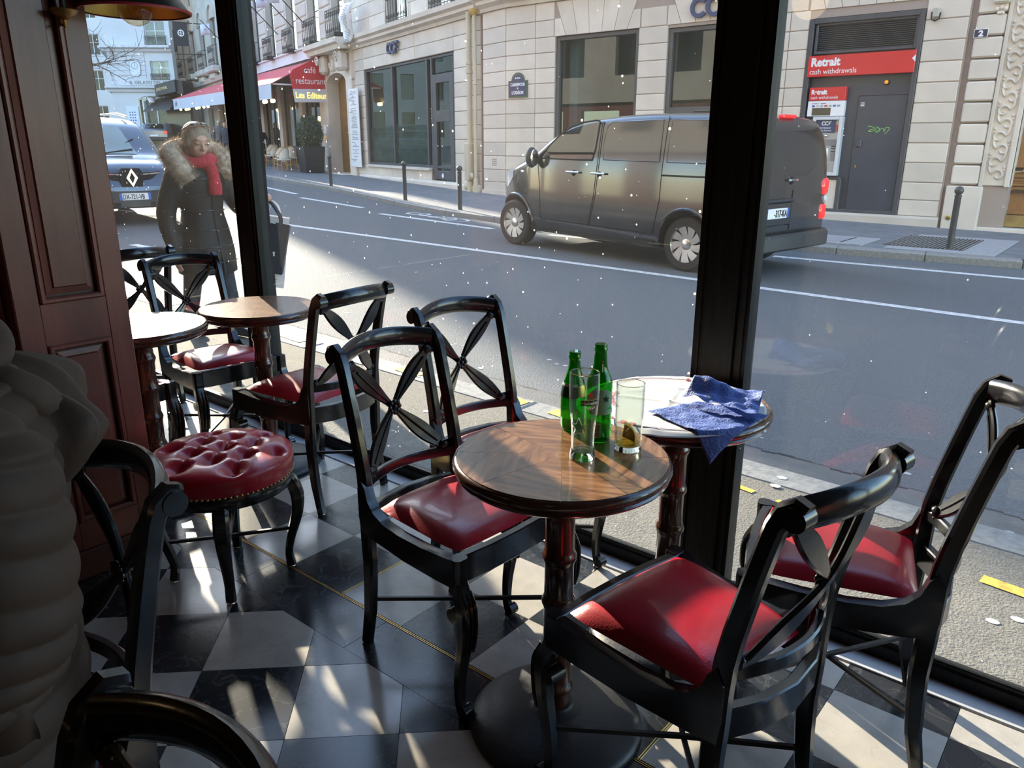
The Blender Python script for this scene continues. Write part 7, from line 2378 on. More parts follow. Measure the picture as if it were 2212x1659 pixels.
def pedestrian(name, label, loc, rz, hgt, coat, trous, hair, shoes=None, arms=((-0.05, -0.30, 0.82), (-0.05, 0.30, 0.82)), hands=((0.02, -0.32, 0.60), (0.02, 0.32, 0.60)), step=0.12, long_coat=0.55, vox=0.022, faces=True, hairstyle='short', group=None):
    k = hgt / 1.70
    t = thing(name, label, 'person', loc, rz, group)
    S = lambda p: tuple(q * k for q in p)
    b = MB()
    M = head_mesh(b, Vector(S((0.03, 0, 1.575))), 0, 0.1, k)
    limb(b, [S((0, 0, 1.38)), S((0.01, 0, 1.46)), S((0.02, 0, 1.53))], [0.062 * k, 0.055 * k, 0.055 * k])
    ellip_loft(b, [(*S((0, 0, 0.84)), .12 * k, .155 * k), (*S((0, 0, 1.0)), .115 * k, .14 * k), (*S((0, 0, 1.2)), .12 * k, .16 * k), (*S((0, 0, 1.36)), .10 * k, .18 * k), (*S((0, 0, 1.42)), .06 * k, .10 * k)])
    for i, s in enumerate((-1, 1)):
        limb(b, [S((0, s * 0.18, 1.36)), S(arms[i]) and S((arms[i][0], arms[i][1], arms[i][2] + 0.24)), S(hands[i])], [0.05 * k, 0.042 * k, 0.028 * k])
        dv = Vector(hands[i]) - Vector((arms[i][0], arms[i][1], arms[i][2] + 0.24))
        hand(b, S(hands[i]), dv, (0, s, 0.05), 0.5, k, s)
        limb(b, [S((0, s * 0.09, 0.86)), S((s * step * 0.4, s * 0.09, 0.47)), S((s * step, s * 0.09, 0.08))], [0.085 * k, 0.058 * k, 0.040 * k])
        limb(b, [S((s * step - 0.04, s * 0.09, 0.04)), S((s * step + 0.13, s * 0.095, 0.03))], [0.04 * k, 0.03 * k])
    soft(b, 'body', SKIN, t, vox * 0.55, 3)
    c = MB()
    lo = long_coat
    ellip_loft(c, [(*S((0, 0, lo)), .165 * k, .215 * k), (*S((0, 0, 0.85)), .145 * k, .19 * k), (*S((0, 0, 1.02)), .135 * k, .165 * k), (*S((0, 0, 1.2)), .145 * k, .19 * k), (*S((0, 0, 1.36)), .125 * k, .215 * k), (*S((0, 0, 1.43)), .08 * k, .12 * k), (*S((0.005, 0, 1.47)), .07 * k, .08 * k)])
    for i, s in enumerate((-1, 1)):
        a = Vector((arms[i][0], arms[i][1], arms[i][2] + 0.24))
        h_ = Vector(hands[i])
        limb(c, [S((0, s * 0.185, 1.36)), S(a), S(h_ + (a - h_).normalized() * 0.03)], [0.078 * k, 0.066 * k, 0.05 * k])
    soft(c, 'coat', coat, t, vox, 4)
    tr_ = MB()
    for s in (-1, 1):
        limb(tr_, [S((0, s * 0.09, 0.88)), S((s * step * 0.4, s * 0.09, 0.47)), S((s * step, s * 0.09, 0.10))], [0.105 * k, 0.078 * k, 0.062 * k])
    tr_.ball(S((0, 0, 0.90)), 0.14 * k, 12, 8, (0.85, 1.1, 0.7))
    soft(tr_, 'trousers', trous, t, vox, 3)
    for s in (-1, 1):
        sh = MB()
        limb(sh, [S((s * step - 0.05, s * 0.09, 0.055)), S((s * step + 0.06, s * 0.092, 0.045)), S((s * step + 0.16, s * 0.098, 0.035))], [0.048 * k, 0.045 * k, 0.034 * k])
        soft(sh, 'shoe', shoes or BLACKP, t, 0.014, 2)
    hm = MB()
    if hairstyle == 'short':
        hm.ball((-0.022, 0, 0.045), 0.097 * k, 16, 12, (1.0, 0.88, 0.95))
    elif hairstyle == 'bald':
        hm.ball((-0.035, 0, 0.005), 0.088 * k, 16, 12, (0.9, 0.95, 0.75))
    hm.xf(M).obj('hair', hair, t, smooth=80)
    if faces:
        face_parts(t, M)
    return t, M, S, k


def fur(par, centre_pts, rad, n, length, m, seed, name='fur', thick=0.0016):
    """dense fur: thin tapering strands standing off a tube"""
    random.seed(seed)
    P = catmull(centre_pts, 8)
    mb = MB()
    for _ in range(n):
        i = random.randrange(len(P) - 1)
        p = P[i].lerp(P[i + 1], random.random())
        t_ = (P[i + 1] - P[i]).normalized()
        a = random.uniform(0, 2 * pi)
        u = t_.orthogonal().normalized()
        v = t_.cross(u)
        d = (u * cos(a) + v * sin(a))
        d = (d + Vector((random.gauss(0, .35), random.gauss(0, .35), random.gauss(-0.15, .35)))).normalized()
        r = rad * random.uniform(0.75, 1.0)
        b = p + (u * cos(a) + v * sin(a)) * r
        e = b + d * length * random.uniform(0.5, 1.1)
        s = d.orthogonal().normalized() * thick
        mb.add([b - s, b + s, e], [(0, 1, 2)])
    return mb.obj(name, m, par, smooth=0, kind='stuff')


# --- the walking woman with the fur-trimmed hood
COATB = mat('black_quilted_coat', (0.009, 0.009, 0.010, 1), 0.6, var=0.25, scale=7, bump=0.25, bscale=22, spec=0.25)
JEANS = mat('dark_jeans', (0.022, 0.025, 0.034, 1), 0.75, var=0.2, scale=20)
REDK = mat('red_knit', (0.42, 0.018, 0.030, 1), 0.85, var=0.2, scale=40, bump=0.5, bscale=90)
FURM = mat('fur_tan', (0.46, 0.36, 0.26, 1), 0.8, var=0.35, scale=30)
HAIRB = mat('hair_grey_blonde', (0.40, 0.31, 0.20, 1), 0.45, col2=(0.22, 0.17, 0.13, 1), scale=5, stretch=(3, 14, 3), bump=0.5, bscale=60)
wx, wy = -5.43, 3.02
wo = thing('person', 'woman in long black coat with fur hood and red scarf, walking with shopping bags', 'person', (wx, wy, -0.08 + zs(wx)), radians(4))
k = 1.53 / 1.66
S = lambda p: tuple(q * k for q in p)
HC = Vector(S((0.055, -0.02, 1.535)))
b = MB()
M = head_mesh(b, HC, radians(-6), 0.22, k * 1.04)
limb(b, [S((0, 0, 1.34)), S((0.02, -0.005, 1.42)), S((0.04, -0.012, 1.49))], [0.06 * k, 0.054 * k, 0.054 * k])
ellip_loft(b, [(*S((0, 0, 0.82)), .12 * k, .16 * k), (*S((0, 0, 1.0)), .11 * k, .135 * k), (*S((0, 0, 1.2)), .12 * k, .15 * k), (*S((0, 0, 1.33)), .10 * k, .17 * k), (*S((0, 0, 1.38)), .06 * k, .10 * k)])
RSH, REL, RHA = (0.0, -0.19, 1.30), (-0.07, -0.27, 1.0), (-0.03, -0.25, 0.69)
LSH, LEL, LHA = (0.0, 0.19, 1.30), (0.07, 0.30, 1.03), (0.30, 0.32, 1.09)
limb(b, [S(RSH), S(REL), S(RHA)], [0.05 * k, 0.04 * k, 0.027 * k])
limb(b, [S(LSH), S(LEL), S(LHA)], [0.05 * k, 0.04 * k, 0.027 * k])
hand(b, S(RHA), (0.08, 0.0, -1), (0, -1, 0), 0.35, k, -1)
hand(b, S(LHA), (0.75, 0.1, 0.45), (0.1, 0.2, 1), 1.0, k * 1.05, 1)
for s, st_ in ((-1, -0.20), (1, 0.16)):
    limb(b, [S((0, s * 0.09, 0.84)), S((st_ * 0.55, s * 0.085, 0.46)), S((st_, s * 0.085, 0.09))], [0.085 * k, 0.058 * k, 0.040 * k])
body_w = soft(b, 'body', SKIN, wo, 0.0085, 2)
face_parts(wo, M)
c = MB()
ellip_loft(c, [(*S((-0.01, 0, 0.52)), .215 * k, .235 * k), (*S((0, 0, 0.70)), .195 * k, .225 * k), (*S((0, 0, 0.86)), .165 * k, .20 * k), (*S((0, 0, 0.98)), .145 * k, .17 * k), (*S((0, 0, 1.03)), .142 * k, .165 * k), (*S((0, 0, 1.18)), .155 * k, .19 * k), (*S((0, 0, 1.30)), .145 * k, .215 * k), (*S((0, 0, 1.37)), .10 * k, .14 * k), (*S((0.0, 0, 1.40)), .085 * k, .10 * k)], 24)
limb(c, [S(RSH), S(REL), S((-0.035, -0.252, 0.735))], [0.085 * k, 0.075 * k, 0.060 * k])
limb(c, [S(LSH), S(LEL), S((0.255, 0.317, 1.075))], [0.085 * k, 0.075 * k, 0.056 * k])
soft(c, 'coat', COATB, wo, 0.014, 4)
mb = MB()
for z in (0.62, 0.74, 0.87, 1.02, 1.14, 1.26):
    a = interp([(0.52, .219), (0.70, .199), (0.86, .169), (1.0, .149), (1.18, .159), (1.3, .149)], z) * k
    bb = interp([(0.52, .239), (0.70, .229), (0.86, .204), (1.0, .172), (1.18, .194), (1.3, .219)], z) * k
    mb.tube([(a * cos(q), bb * sin(q), z * k) for q in np.linspace(0, 2 * pi, 33)], 0.004, 5, cap=False)
mb.tube([(interp([(0.52, .219), (0.70, .199), (0.86, .169), (1.0, .149), (1.18, .159), (1.36, .11)], z) * k, 0.0, z * k) for z in np.linspace(0.53, 1.34, 16)], 0.006, 5)
mb.obj('coat_seam', mat('coat_seam_black', (0.03, 0.03, 0.03, 1), 0.35, metal=0.3), wo)
tr_ = MB()
for s, st_ in ((-1, -0.20), (1, 0.16)):
    limb(tr_, [S((0, s * 0.09, 0.84)), S((st_ * 0.55, s * 0.085, 0.46)), S((st_, s * 0.085, 0.16))], [0.10 * k, 0.075 * k, 0.062 * k])
soft(tr_, 'trousers', JEANS, wo, 0.014, 3)
for s, st_ in ((-1, -0.20), (1, 0.16)):
    sh = MB()
    limb(sh, [S((st_, s * 0.085, 0.26)), S((st_, s * 0.085, 0.12)), S((st_ - 0.01, s * 0.085, 0.06))], [0.062 * k, 0.055 * k, 0.052 * k])
    limb(sh, [S((st_ - 0.05, s * 0.085, 0.05)), S((st_ + 0.06, s * 0.09, 0.045)), S((st_ + 0.16, s * 0.095, 0.034))], [0.045 * k, 0.043 * k, 0.032 * k])
    soft(sh, 'boot', BLACKP, wo, 0.011, 2)
sc_ = MB()
sc_.tube(catmull([S((0.05, -0.09, 1.37)), S((0.115, 0, 1.39)), S((0.05, 0.09, 1.40)), S((-0.05, 0.08, 1.42)), S((-0.07, 0, 1.43)), S((-0.05, -0.08, 1.41)), S((0.05, -0.09, 1.37))], 5), 0.05 * k, 10)
sc_.tube(catmull([S((0.10, 0.01, 1.40)), S((0.15, 0.02, 1.32)), S((0.165, 0.02, 1.22)), S((0.16, 0.02, 1.14))], 4), [0.05 * k] * 8 + [0.058 * k] * 5, 10)
soft(sc_, 'red_scarf', REDK, wo, 0.010, 2)
hd_pts = [S((0.10, -0.145, 1.245)), S((0.06, -0.20, 1.36)), S((-0.06, -0.185, 1.45)), S((-0.145, 0, 1.49)), S((-0.06, 0.185, 1.46)), S((0.05, 0.20, 1.38)), S((0.12, 0.14, 1.29))]
fm_ = MB().tube(catmull(hd_pts, 6), [0.055 * k] * 3 + [0.072 * k] * 31 + [0.055 * k] * 3, 12)
fu = fm_.obj('fur_collar', FURM, wo, smooth=80)
fur(fu, hd_pts, 0.066 * k, 9000, 0.05, FURM, 5, 'fur_strands', 0.0011)
hm = MB()
hm.ball((-0.020, 0, 0.040), 0.103 * k, 20, 14, (1.04, 0.92, 0.98))
hm.ball((-0.045, 0, -0.045), 0.085 * k, 16, 12, (0.85, 1.0, 1.05))
hm.ball((0.01, 0.062, 0.015), 0.045 * k, 12, 8, (1.0, 0.7, 1.4)).ball((0.0, -0.062, 0.015), 0.045 * k, 12, 8, (0.9, 0.7, 1.4))
hm.xf(M)
hr_ = soft(hm, 'hair', HAIRB, wo, 0.008, 2)
random.seed(12)
mb = MB()
for _ in range(900):
    a, e = random.uniform(0.4 * pi, 1.6 * pi), random.uniform(-0.9, 1.4)
    p = M @ Vector((-0.02 + 0.104 * k * cos(a) * cos(e), 0.094 * k * sin(a) * cos(e), 0.035 + 0.10 * k * sin(e)))
    d = (p - HC).normalized() * 0.4 + Vector((random.gauss(0, .4), random.gauss(0, .4), random.gauss(-0.5, .5)))
    d = d.normalized() * random.uniform(0.015, 0.04)
    s = d.orthogonal().normalized() * 0.0007
    mb.add([p - s, p + s, p + d], [(0, 1, 2)])
mb.obj('hair_wisps', HAIRB, hr_, smooth=0, kind='stuff')
sg_ = MB()
for s in (1, -1):
    sg_.ball((0.030, s * 0.034, 0.124), 0.031 * k, 12, 8, (0.9, 1.0, 0.42))
gl_ = sg_.xf(M).obj('sunglasses', mat('tortoise_lens', (0.045, 0.022, 0.010, 1), 0.12, coat=0.8), wo)
mb = MB()
for s in (1, -1):
    mb.tube([(0.03, s * 0.064, 0.122), (-0.015, s * 0.100, 0.075), (-0.05, s * 0.098, 0.02)], 0.0045, 6)
mb.tube([(0.036, -0.02, 0.134), (0.04, 0, 0.137), (0.036, 0.02, 0.134)], 0.005, 6)
mb.tube([(0.052, -0.07, 0.112), (0.062, 0, 0.124), (0.052, 0.07, 0.112)], 0.005, 6)
mb.xf(M).obj('sunglasses_frame', mat('tortoise', (0.22, 0.09, 0.02, 1), 0.25, coat=0.6), gl_)

# her bags hang from the raised hand
HW = Matrix.Translation((wx, wy, -0.08 + zs(wx))) @ Matrix.Rotation(radians(4), 4, 'Z')
hp = HW @ Vector(S((0.36, 0.325, 1.09)))
cam_dir = radians(-42)
bg = thing('shopping_bag', 'stiff black paper carrier bag with small white lettering hanging from her hand', 'bag', (hp.x + 0.05, hp.y + 0.02, hp.z - 0.16), cam_dir)
BAGK = mat('bag_black', (0.014, 0.016, 0.026, 1), 0.55, var=0.12, scale=4)
TILT = Matrix.Rotation(radians(-13), 4, 'X')
# local x = out of the printed face, y = to the viewer's right
w_, d_, h_ = 0.125, 0.05, 0.365
mb = MB()
P0_ = [(-d_, -w_), (d_, -w_), (d_, w_), (-d_, w_)]
V = [(x, y, 0) for x, y in P0_] + [(x, y, -h_) for x, y in P0_]
mb.add(V, [(0, 1, 5, 4), (1, 2, 6, 5), (2, 3, 7, 6), (3, 0, 4, 7), (4, 5, 6, 7)])
mb.xf(TILT)
o = mb.obj('bag_body', BAGK, bg, smooth=0)
o.modifiers.new('thick', 'SOLIDIFY').thickness = 0.002
mb = MB()
for x in (-0.045, 0.045):
    top = TILT.inverted() @ Vector((-0.03, -0.025, 0.16))
    mb.bar(catmull([(x, -0.06, -0.02), (x * 0.7, -0.055, 0.06), (top.x + x * .2, top.y, top.z), (x * 0.7, 0.045, 0.06), (x, 0.06, -0.02)], 5), 0.018, 0.003, side=(0, 1, 0))
mb.xf(TILT).obj('handle', BAGK, bg, smooth=60)
lt = text('lettering', 'IKKS', 0.042, WHT, o, tuple(TILT @ Vector((d_ + 0.002, -0.028, -0.235))), (0, 0, 0), 0.0015, 'LEFT', 1.0, bold=0.002)
lt.matrix_local = TILT @ Matrix.Translation((d_ + 0.002, -0.03, -0.235)) @ Matrix.Rotation(pi / 2, 4, 'Z') @ Matrix.Rotation(pi / 2, 4, 'X')
b2 = thing('shopping_bag', 'white paper carrier bag with scribbled colour print behind the black one', 'bag', (hp.x - 0.02, hp.y + 0.08, hp.z - 0.12), cam_dir + 0.1)
TI2 = Matrix.Rotation(radians(-9), 4, 'X')
BAGW = mat('bag_white', (0.72, 0.70, 0.70, 1), 0.6, var=0.05, scale=6, bump=0.15, bscale=10)
mb = MB()
P0_ = [(-0.045, -0.115), (0.045, -0.115), (0.045, 0.115), (-0.045, 0.115)]
V = [(x, y, 0) for x, y in P0_] + [(x, y, -0.53) for x, y in P0_]
mb.add(V, [(0, 1, 5, 4), (1, 2, 6, 5), (2, 3, 7, 6), (3, 0, 4, 7), (4, 5, 6, 7)]).xf(TI2)
o = mb.obj('bag_body', BAGW, b2, smooth=0)
o.modifiers.new('thick', 'SOLIDIFY').thickness = 0.002
random.seed(2)
for i, c in enumerate([(0.1, 0.3, 0.2), (0.05, 0.05, 0.06), (0.5, 0.15, 0.1), (0.6, 0.3, 0.05), (0.05, 0.1, 0.35)]):
    y = -0.07 + i * 0.03
    MB().tube([tuple(TI2 @ Vector((0.0475, y + 0.012 * cos(q), -0.44 + 0.010 * sin(q) + i * .007))) for q in np.linspace(0, 2 * pi, 9)], 0.0028, 5, cap=False).obj('print', mat('bag_print_%d' % i, (*c, 1), 0.6), o)
MB().tube([tuple(TI2 @ Vector((0.0475, y, -0.475 + 0.06 * (y + 0.06)))) for y in np.linspace(-0.05, 0.06, 6)], 0.003, 5).obj('print', mat('bag_print_red', (0.5, 0.1, 0.1, 1), 0.6), o)
mb = MB()
for x in (-0.04, 0.04):
    mb.bar(catmull([(x, -0.05, -0.01), (x * .6, -0.03, 0.07), (0, -0.02, 0.11), (x * .6, 0.03, 0.07), (x, 0.05, -0.01)], 4), 0.012, 0.003, side=(0, 1, 0))
mb.xf(TI2).obj('handle', BAGW, b2, smooth=60)

# --- passers-by far off
GREYC = mat('grey_jacket', (0.12, 0.11, 0.11, 1), 0.8, var=0.2)
NAVYC = mat('navy_jacket', (0.020, 0.028, 0.05, 1), 0.7, var=0.2)
BLKC = mat('black_clothes', (0.014, 0.014, 0.015, 1), 0.7, var=0.3, scale=4)
BLUEJ = mat('blue_jeans', (0.10, 0.16, 0.28, 1), 0.8, var=0.2)
GREYH = mat('hair_white', (0.55, 0.53, 0.50, 1), 0.6, var=0.1)
DARKH = mat('hair_dark', (0.03, 0.022, 0.018, 1), 0.5)
OLIVE = mat('dark_olive_coat', (0.045, 0.050, 0.042, 1), 0.5, var=0.4, scale=5)


def far_person(px, **kw):
    x, y = px
    return pedestrian(loc=(x, y, -0.092 + zs(x)), **kw)


pk, M, S, k = far_person((-31.9, 20.9), name='person', label='person in sunglasses and pale pink scarf standing before the cafe terrace', rz=radians(-38), hgt=1.66, coat=OLIVE, trous=JEANS, hair=DARKH, long_coat=0.42)
MB().tube(catmull([S((0.06, -0.08, 1.44)), S((0.10, 0, 1.43)), S((0.06, 0.08, 1.44)), S((-0.05, 0.07, 1.46)), S((-0.05, -0.07, 1.46)), S((0.06, -0.08, 1.44))], 4), 0.055, 8).tube(catmull([S((0.12, 0.0, 1.42)), S((0.16, 0.02, 1.32)), S((0.17, 0.03, 1.2))], 4), 0.05, 8).obj('pink_scarf', mat('pink_scarf', (0.78, 0.36, 0.42, 1), 0.8, var=0.1), pk, smooth=80)
MB().ball((0.085, 0.032, 0.004), 0.024, 8, 6).ball((0.085, -0.032, 0.004), 0.024, 8, 6).xf(M).obj('sunglasses', BLACKP, pk)
far_person((-31.2, 19.6), name='person', label='person all in black half hidden by the left window post, walking past the cafe', rz=radians(150), hgt=1.78, coat=BLKC, trous=BLKC, hair=DARKH, long_coat=0.75)
far_person((-34.2, 20.6), name='person', label='bald man in dark jacket looking down, just above the walking woman', rz=radians(-60), hgt=1.74, coat=NAVYC, trous=JEANS, hair=GREYH, hairstyle='bald', long_coat=0.78)
far_person((-38.6, 22.9), name='person', label='white-haired man in brown-grey jacket seen from behind by the awning end', rz=radians(130), hgt=1.76, coat=GREYC, trous=JEANS, hair=GREYH, long_coat=0.75)
far_person((-38.2, 24.2), name='person', label='dark-haired person in black under the awning, beyond the white-haired man', rz=radians(120), hgt=1.74, coat=BLKC, trous=BLKC, hair=DARKH, long_coat=0.7)
rd, M, S, k = far_person((-40.0, 24.9), name='person', label='man in navy jacket with red shoulders and blue jeans beside the bicycle', rz=radians(-20), hgt=1.78, coat=NAVYC, trous=BLUEJ, hair=DARKH, long_coat=0.82)
y_ = MB()
ellip_loft(y_, [(*S((0, 0, 1.22)), .155 * k, .205 * k), (*S((0, 0, 1.36)), .135 * k, .225 * k), (*S((0, 0, 1.43)), .09 * k, .13 * k)])
y_.obj('red_yoke', mat('red_cloth', (0.6, 0.03, 0.03, 1), 0.7), rd, smooth=60)

# --- the person in the brown quilted jacket on the left, sitting with the back to the window
PUFF = mat('brown_quilt', (0.050, 0.030, 0.020, 1), 0.75, var=0.12, scale=10, bump=0.35, bscale=16)
sp = thing('person', 'person in brown quilted jacket, hood down, seated at left with head out of frame', 'person', (-1.385, 0.275, 0), radians(-90))
b = MB()
HC2 = Vector((0.03, -0.06, 1.30))
M = head_mesh(b, HC2, 0.1, 0.05, 1.0)
limb(b, [(-0.02, -0.03, 1.05), (0.0, -0.05, 1.14), (0.02, -0.06, 1.22)], [0.07, 0.06, 0.058])
ellip_loft(b, [(0.05, 0, 0.50, .13, .17), (0.03, 0, 0.68, .12, .155), (0, 0, 0.86, .12, .17), (-0.01, -0.01, 1.0, .11, .18), (-0.02, -0.02, 1.07, .06, .10)])
for s in (-1, 1):
    limb(b, [(0, s * 0.19, 1.02), (0.02, s * 0.255, 0.78), (0.25, s * 0.15, 0.70)], [0.05, 0.042, 0.03])
    hand(b, (0.25, s * 0.15, 0.70), (1, -s * 0.3, 0), (0, 0, 1), 0.3, 1.0, s)
    limb(b, [(0.06, s * 0.10, 0.53), (0.42, s * 0.12, 0.53), (0.44, s * 0.12, 0.10)], [0.09, 0.065, 0.045])
    limb(b, [(0.40, s * 0.12, 0.05), (0.58, s * 0.13, 0.035)], [0.045, 0.035])
soft(b, 'body', SKIN, sp, 0.014, 3)
face_parts(sp, M)
MB().ball((-0.025, 0, 0.04), 0.104, 18, 12, (1.0, 0.9, 1.0)).xf(M).obj('hair', DARKH, sp, smooth=80)
tr_ = MB()
for s in (-1, 1):
    limb(tr_, [(0.04, s * 0.10, 0.54), (0.42, s * 0.12, 0.545), (0.44, s * 0.12, 0.10)], [0.105, 0.085, 0.065])
    limb(tr_, [(0.40, s * 0.12, 0.05), (0.60, s * 0.13, 0.04)], [0.05, 0.04])
soft(tr_, 'trousers', JEANS, sp, 0.016, 3)
# jacket: baffles as rows of soft rolls, body and sleeve


def puffer(u, v, secs, amp, rows, ph=0.0):
    """point on a quilted tube: secs = list of (centre, rx, ry) up the axis"""
    k = v * (len(secs) - 1)
    i = min(int(k), len(secs) - 2)
    f = k - i
    (c0, a0, b0), (c1, a1, b1) = secs[i], secs[i + 1]
    c = Vector(c0).lerp(Vector(c1), f)
    a, b_ = a0 + (a1 - a0) * f, b0 + (b1 - b0) * f
    r = (v * rows + 0.10 * sin(2 * pi * u * 2 + ph)) % 1.0
    puff = abs(sin(pi * r)) ** 0.75
    wr = 0.25 * sin(2 * pi * u * 23 + 9 * v * rows) * (1 - puff)
    return c, a + amp * (puff - 1 + wr * 0.35), b_ + amp * (puff - 1 + wr * 0.35)


def puffer_tube(par, secs, amp, rows, nu, nv, axis, name):
    def fn(u, v):
        c, a, b_ = puffer(u, v, secs, amp, rows)
        q = 2 * pi * u
        if axis == 'z':
            return (c.x + a * cos(q), c.y + b_ * sin(q), c.z)
        X, Y = axis
        return tuple(c + X * a * cos(q) + Y * b_ * sin(q))
    mb = MB().grid(fn, nu, nv)
    return mb.obj(name, PUFF, par, smooth=60)


puffer_tube(sp, [((0.06, 0.0, 0.34), 0.24, 0.285), ((0.06, 0.0, 0.44), 0.21, 0.255), ((0.045, 0.0, 0.56), 0.205, 0.245), ((0.03, 0.0, 0.70), 0.185, 0.235), ((0.01, 0, 0.86), 0.185, 0.24), ((-0.005, 0, 0.97), 0.175, 0.235), ((-0.015, 0, 1.05), 0.13, 0.17), ((-0.02, -0.01, 1.09), 0.095, 0.11)], 0.010, 13, 72, 150, 'z', 'jacket')
for s in (1, -1):
    ax = (Vector((1, 0, 0.1)).normalized(), Vector((0, 1, 0.15 * s)).normalized())
    puffer_tube(sp, [((-0.005, s * 0.19, 1.06), 0.05, 0.05), ((-0.005, s * 0.225, 1.0), 0.098, 0.085), ((0.0, s * 0.255, 0.90), 0.102, 0.088), ((0.01, s * 0.27, 0.78), 0.098, 0.085), ((0.03, s * 0.275, 0.70), 0.09, 0.08), ((0.07, s * 0.265, 0.645), 0.085, 0.075)], 0.009, 9, 56, 110, ax, 'sleeve')
    a2 = (Vector((0.15, 0, 1)).normalized(), Vector((0, 1, 0)))
    puffer_tube(sp, [((0.02, s * 0.272, 0.665), 0.085, 0.078), ((0.10, s * 0.245, 0.66), 0.083, 0.075), ((0.18, s * 0.20, 0.675), 0.07, 0.066), ((0.235, s * 0.165, 0.69), 0.05, 0.05)], 0.011, 4, 48, 50, a2, 'forearm_sleeve')
# hood lying in folds over the shoulders and the chair back
def hoodf(u, v):
    q = 2 * pi * u
    r = 0.5 - 0.5 * cos(pi * v)
    fold = 0.016 * sin(5 * q + 6 * v) * sin(pi * v) + 0.012 * sin(11 * q - 4 * v) * sin(pi * v)
    x = -0.10 + (0.155 * sin(pi * v) ** 0.6 + fold) * cos(q) * (1.0 if cos(q) < 0 else 0.75)
    y = -0.055 + (0.225 * sin(pi * v) ** 0.55 + fold) * sin(q)
    z = 0.87 + 0.24 * v + fold * 0.8 - 0.05 * (abs(sin(q)) ** 3) + 0.03 * cos(q)
    return (x, y, z)


MB().grid(hoodf, 72, 40).obj('hood', PUFF, sp, smooth=70)
mb = MB()
mb.tube(catmull([(0.02, -0.20, 1.09), (-0.06, -0.23, 1.105), (-0.13, -0.10, 1.11), (-0.10, 0.05, 1.09), (0.0, 0.08, 1.06), (0.06, 0.02, 1.05)], 8), 0.026, 10)
mb.tube(catmull([(-0.02, 0.04, 1.09), (-0.12, 0.10, 1.03), (-0.16, 0.06, 0.96)], 6), [0.02] * 4 + [0.034] * 9, 10)
mb.obj('hood_roll', PUFF, sp, smooth=80)
# ------------------------------------------------------------------ things on the tables, lamps
GREENG = glassmat('green_bottle_glass', (0.10, 0.62, 0.12, 1), refl=1.3)
CLEARG = glassmat('clear_drinking_glass', (0.93, 0.96, 0.94, 1), refl=1.5)
solid = bpy.data.materials.new('solid_glass')
solid.use_nodes = True
_n = solid.node_tree.nodes
_n.remove(_n['Principled BSDF'])
_g = _n.new('ShaderNodeBsdfGlass')
_g.inputs['IOR'].default_value = 1.48
_g.inputs['Roughness'].default_value = 0.0
_g.inputs['Color'].default_value = (0.96, 0.98, 0.96, 1)
solid.node_tree.links.new(_g.outputs[0], _n['Material Output'].inputs[0])
ZT = 0.7302
LABG = mat('label_dark_green', (0.010, 0.045, 0.022, 1), 0.35)
LABL = mat('label_pale_green', (0.30, 0.50, 0.30, 1), 0.5)
SILV = mat('label_silver', (0.62, 0.62, 0.58, 1), 0.35, metal=0.5)
GOLD = mat('label_gold', (0.70, 0.52, 0.14, 1), 0.3, metal=0.7)
STARR = mat('star_red', (0.65, 0.02, 0.02, 1), 0.4)
CREAM = mat('print_cream', (0.75, 0.68, 0.45, 1), 0.5)


def on_cyl(mb2d, r_of_z, ang0, off=0.0006):
    """wrap flat (u = along the girth in metres, z) geometry around a bottle; faces seen from direction ang0"""
    out = MB()
    V = []
    for (u, w_, z) in mb2d.v:
        r = r_of_z(z) + off + w_
        a = ang0 + u / max(r, 1e-4)
        V.append((r * cos(a), r * sin(a), z))
    return out.add(V, mb2d.f)


def patch2d(u0, u1, z0, z1, nu=10, nz=3):
    return MB().grid(lambda a, b: (u0 + (u1 - u0) * a, 0.0, z0 + (z1 - z0) * b), nu, nz)


def star2d(u, z, r, w_=0.0003):
    P = []
    for i in range(10):
        q = pi / 2 + i * pi / 5
        rr = r if i % 2 == 0 else r * 0.40
        P.append((u + rr * cos(q), w_, z + rr * sin(q)))
    return MB().add(P + [(u, w_, z)], [(i, (i + 1) % 10, 10) for i in range(10)])


def text2d(s, size, u, z, bold=0.0):
    """lettering as flat geometry in (u, z)"""
    cu = bpy.data.curves.new('t', 'FONT')
    cu.body = s
    cu.size = size
    cu.align_x = 'CENTER'
    cu.offset = bold
    cu.resolution_u = 3
    o = bpy.data.objects.new('t', cu)
    COL.objects.link(o)
    me = bpy.data.meshes.new_from_object(o)
    bpy.data.objects.remove(o)
    mb = MB().add([(u + v.co.x, 0.0004, z + v.co.y) for v in me.vertices], [tuple(p.vertices) for p in me.polygons])
    return mb


def bottle(label, loc, prof, wall=0.0028):
    t = thing('beer_bottle', label, 'bottle', loc, 0, 'green glass bottles on the table')
    outer = prof
    inner = [(max(0.0005, r - wall), z + (0.004 if i == 0 else 0)) for i, (r, z) in enumerate(prof)][::-1]
    MB().lathe(outer + [(prof[-1][0] - wall, prof[-1][1])], 40, cap1=False).obj('glass', GREENG, t, smooth=50)
    MB().lathe([(r, z) for r, z in inner], 40).obj('inner_wall', GREENG, t, smooth=50)
    return t


def rz_of(prof):
    Z = [(z, r) for r, z in prof]
    return lambda z: interp(Z, z)


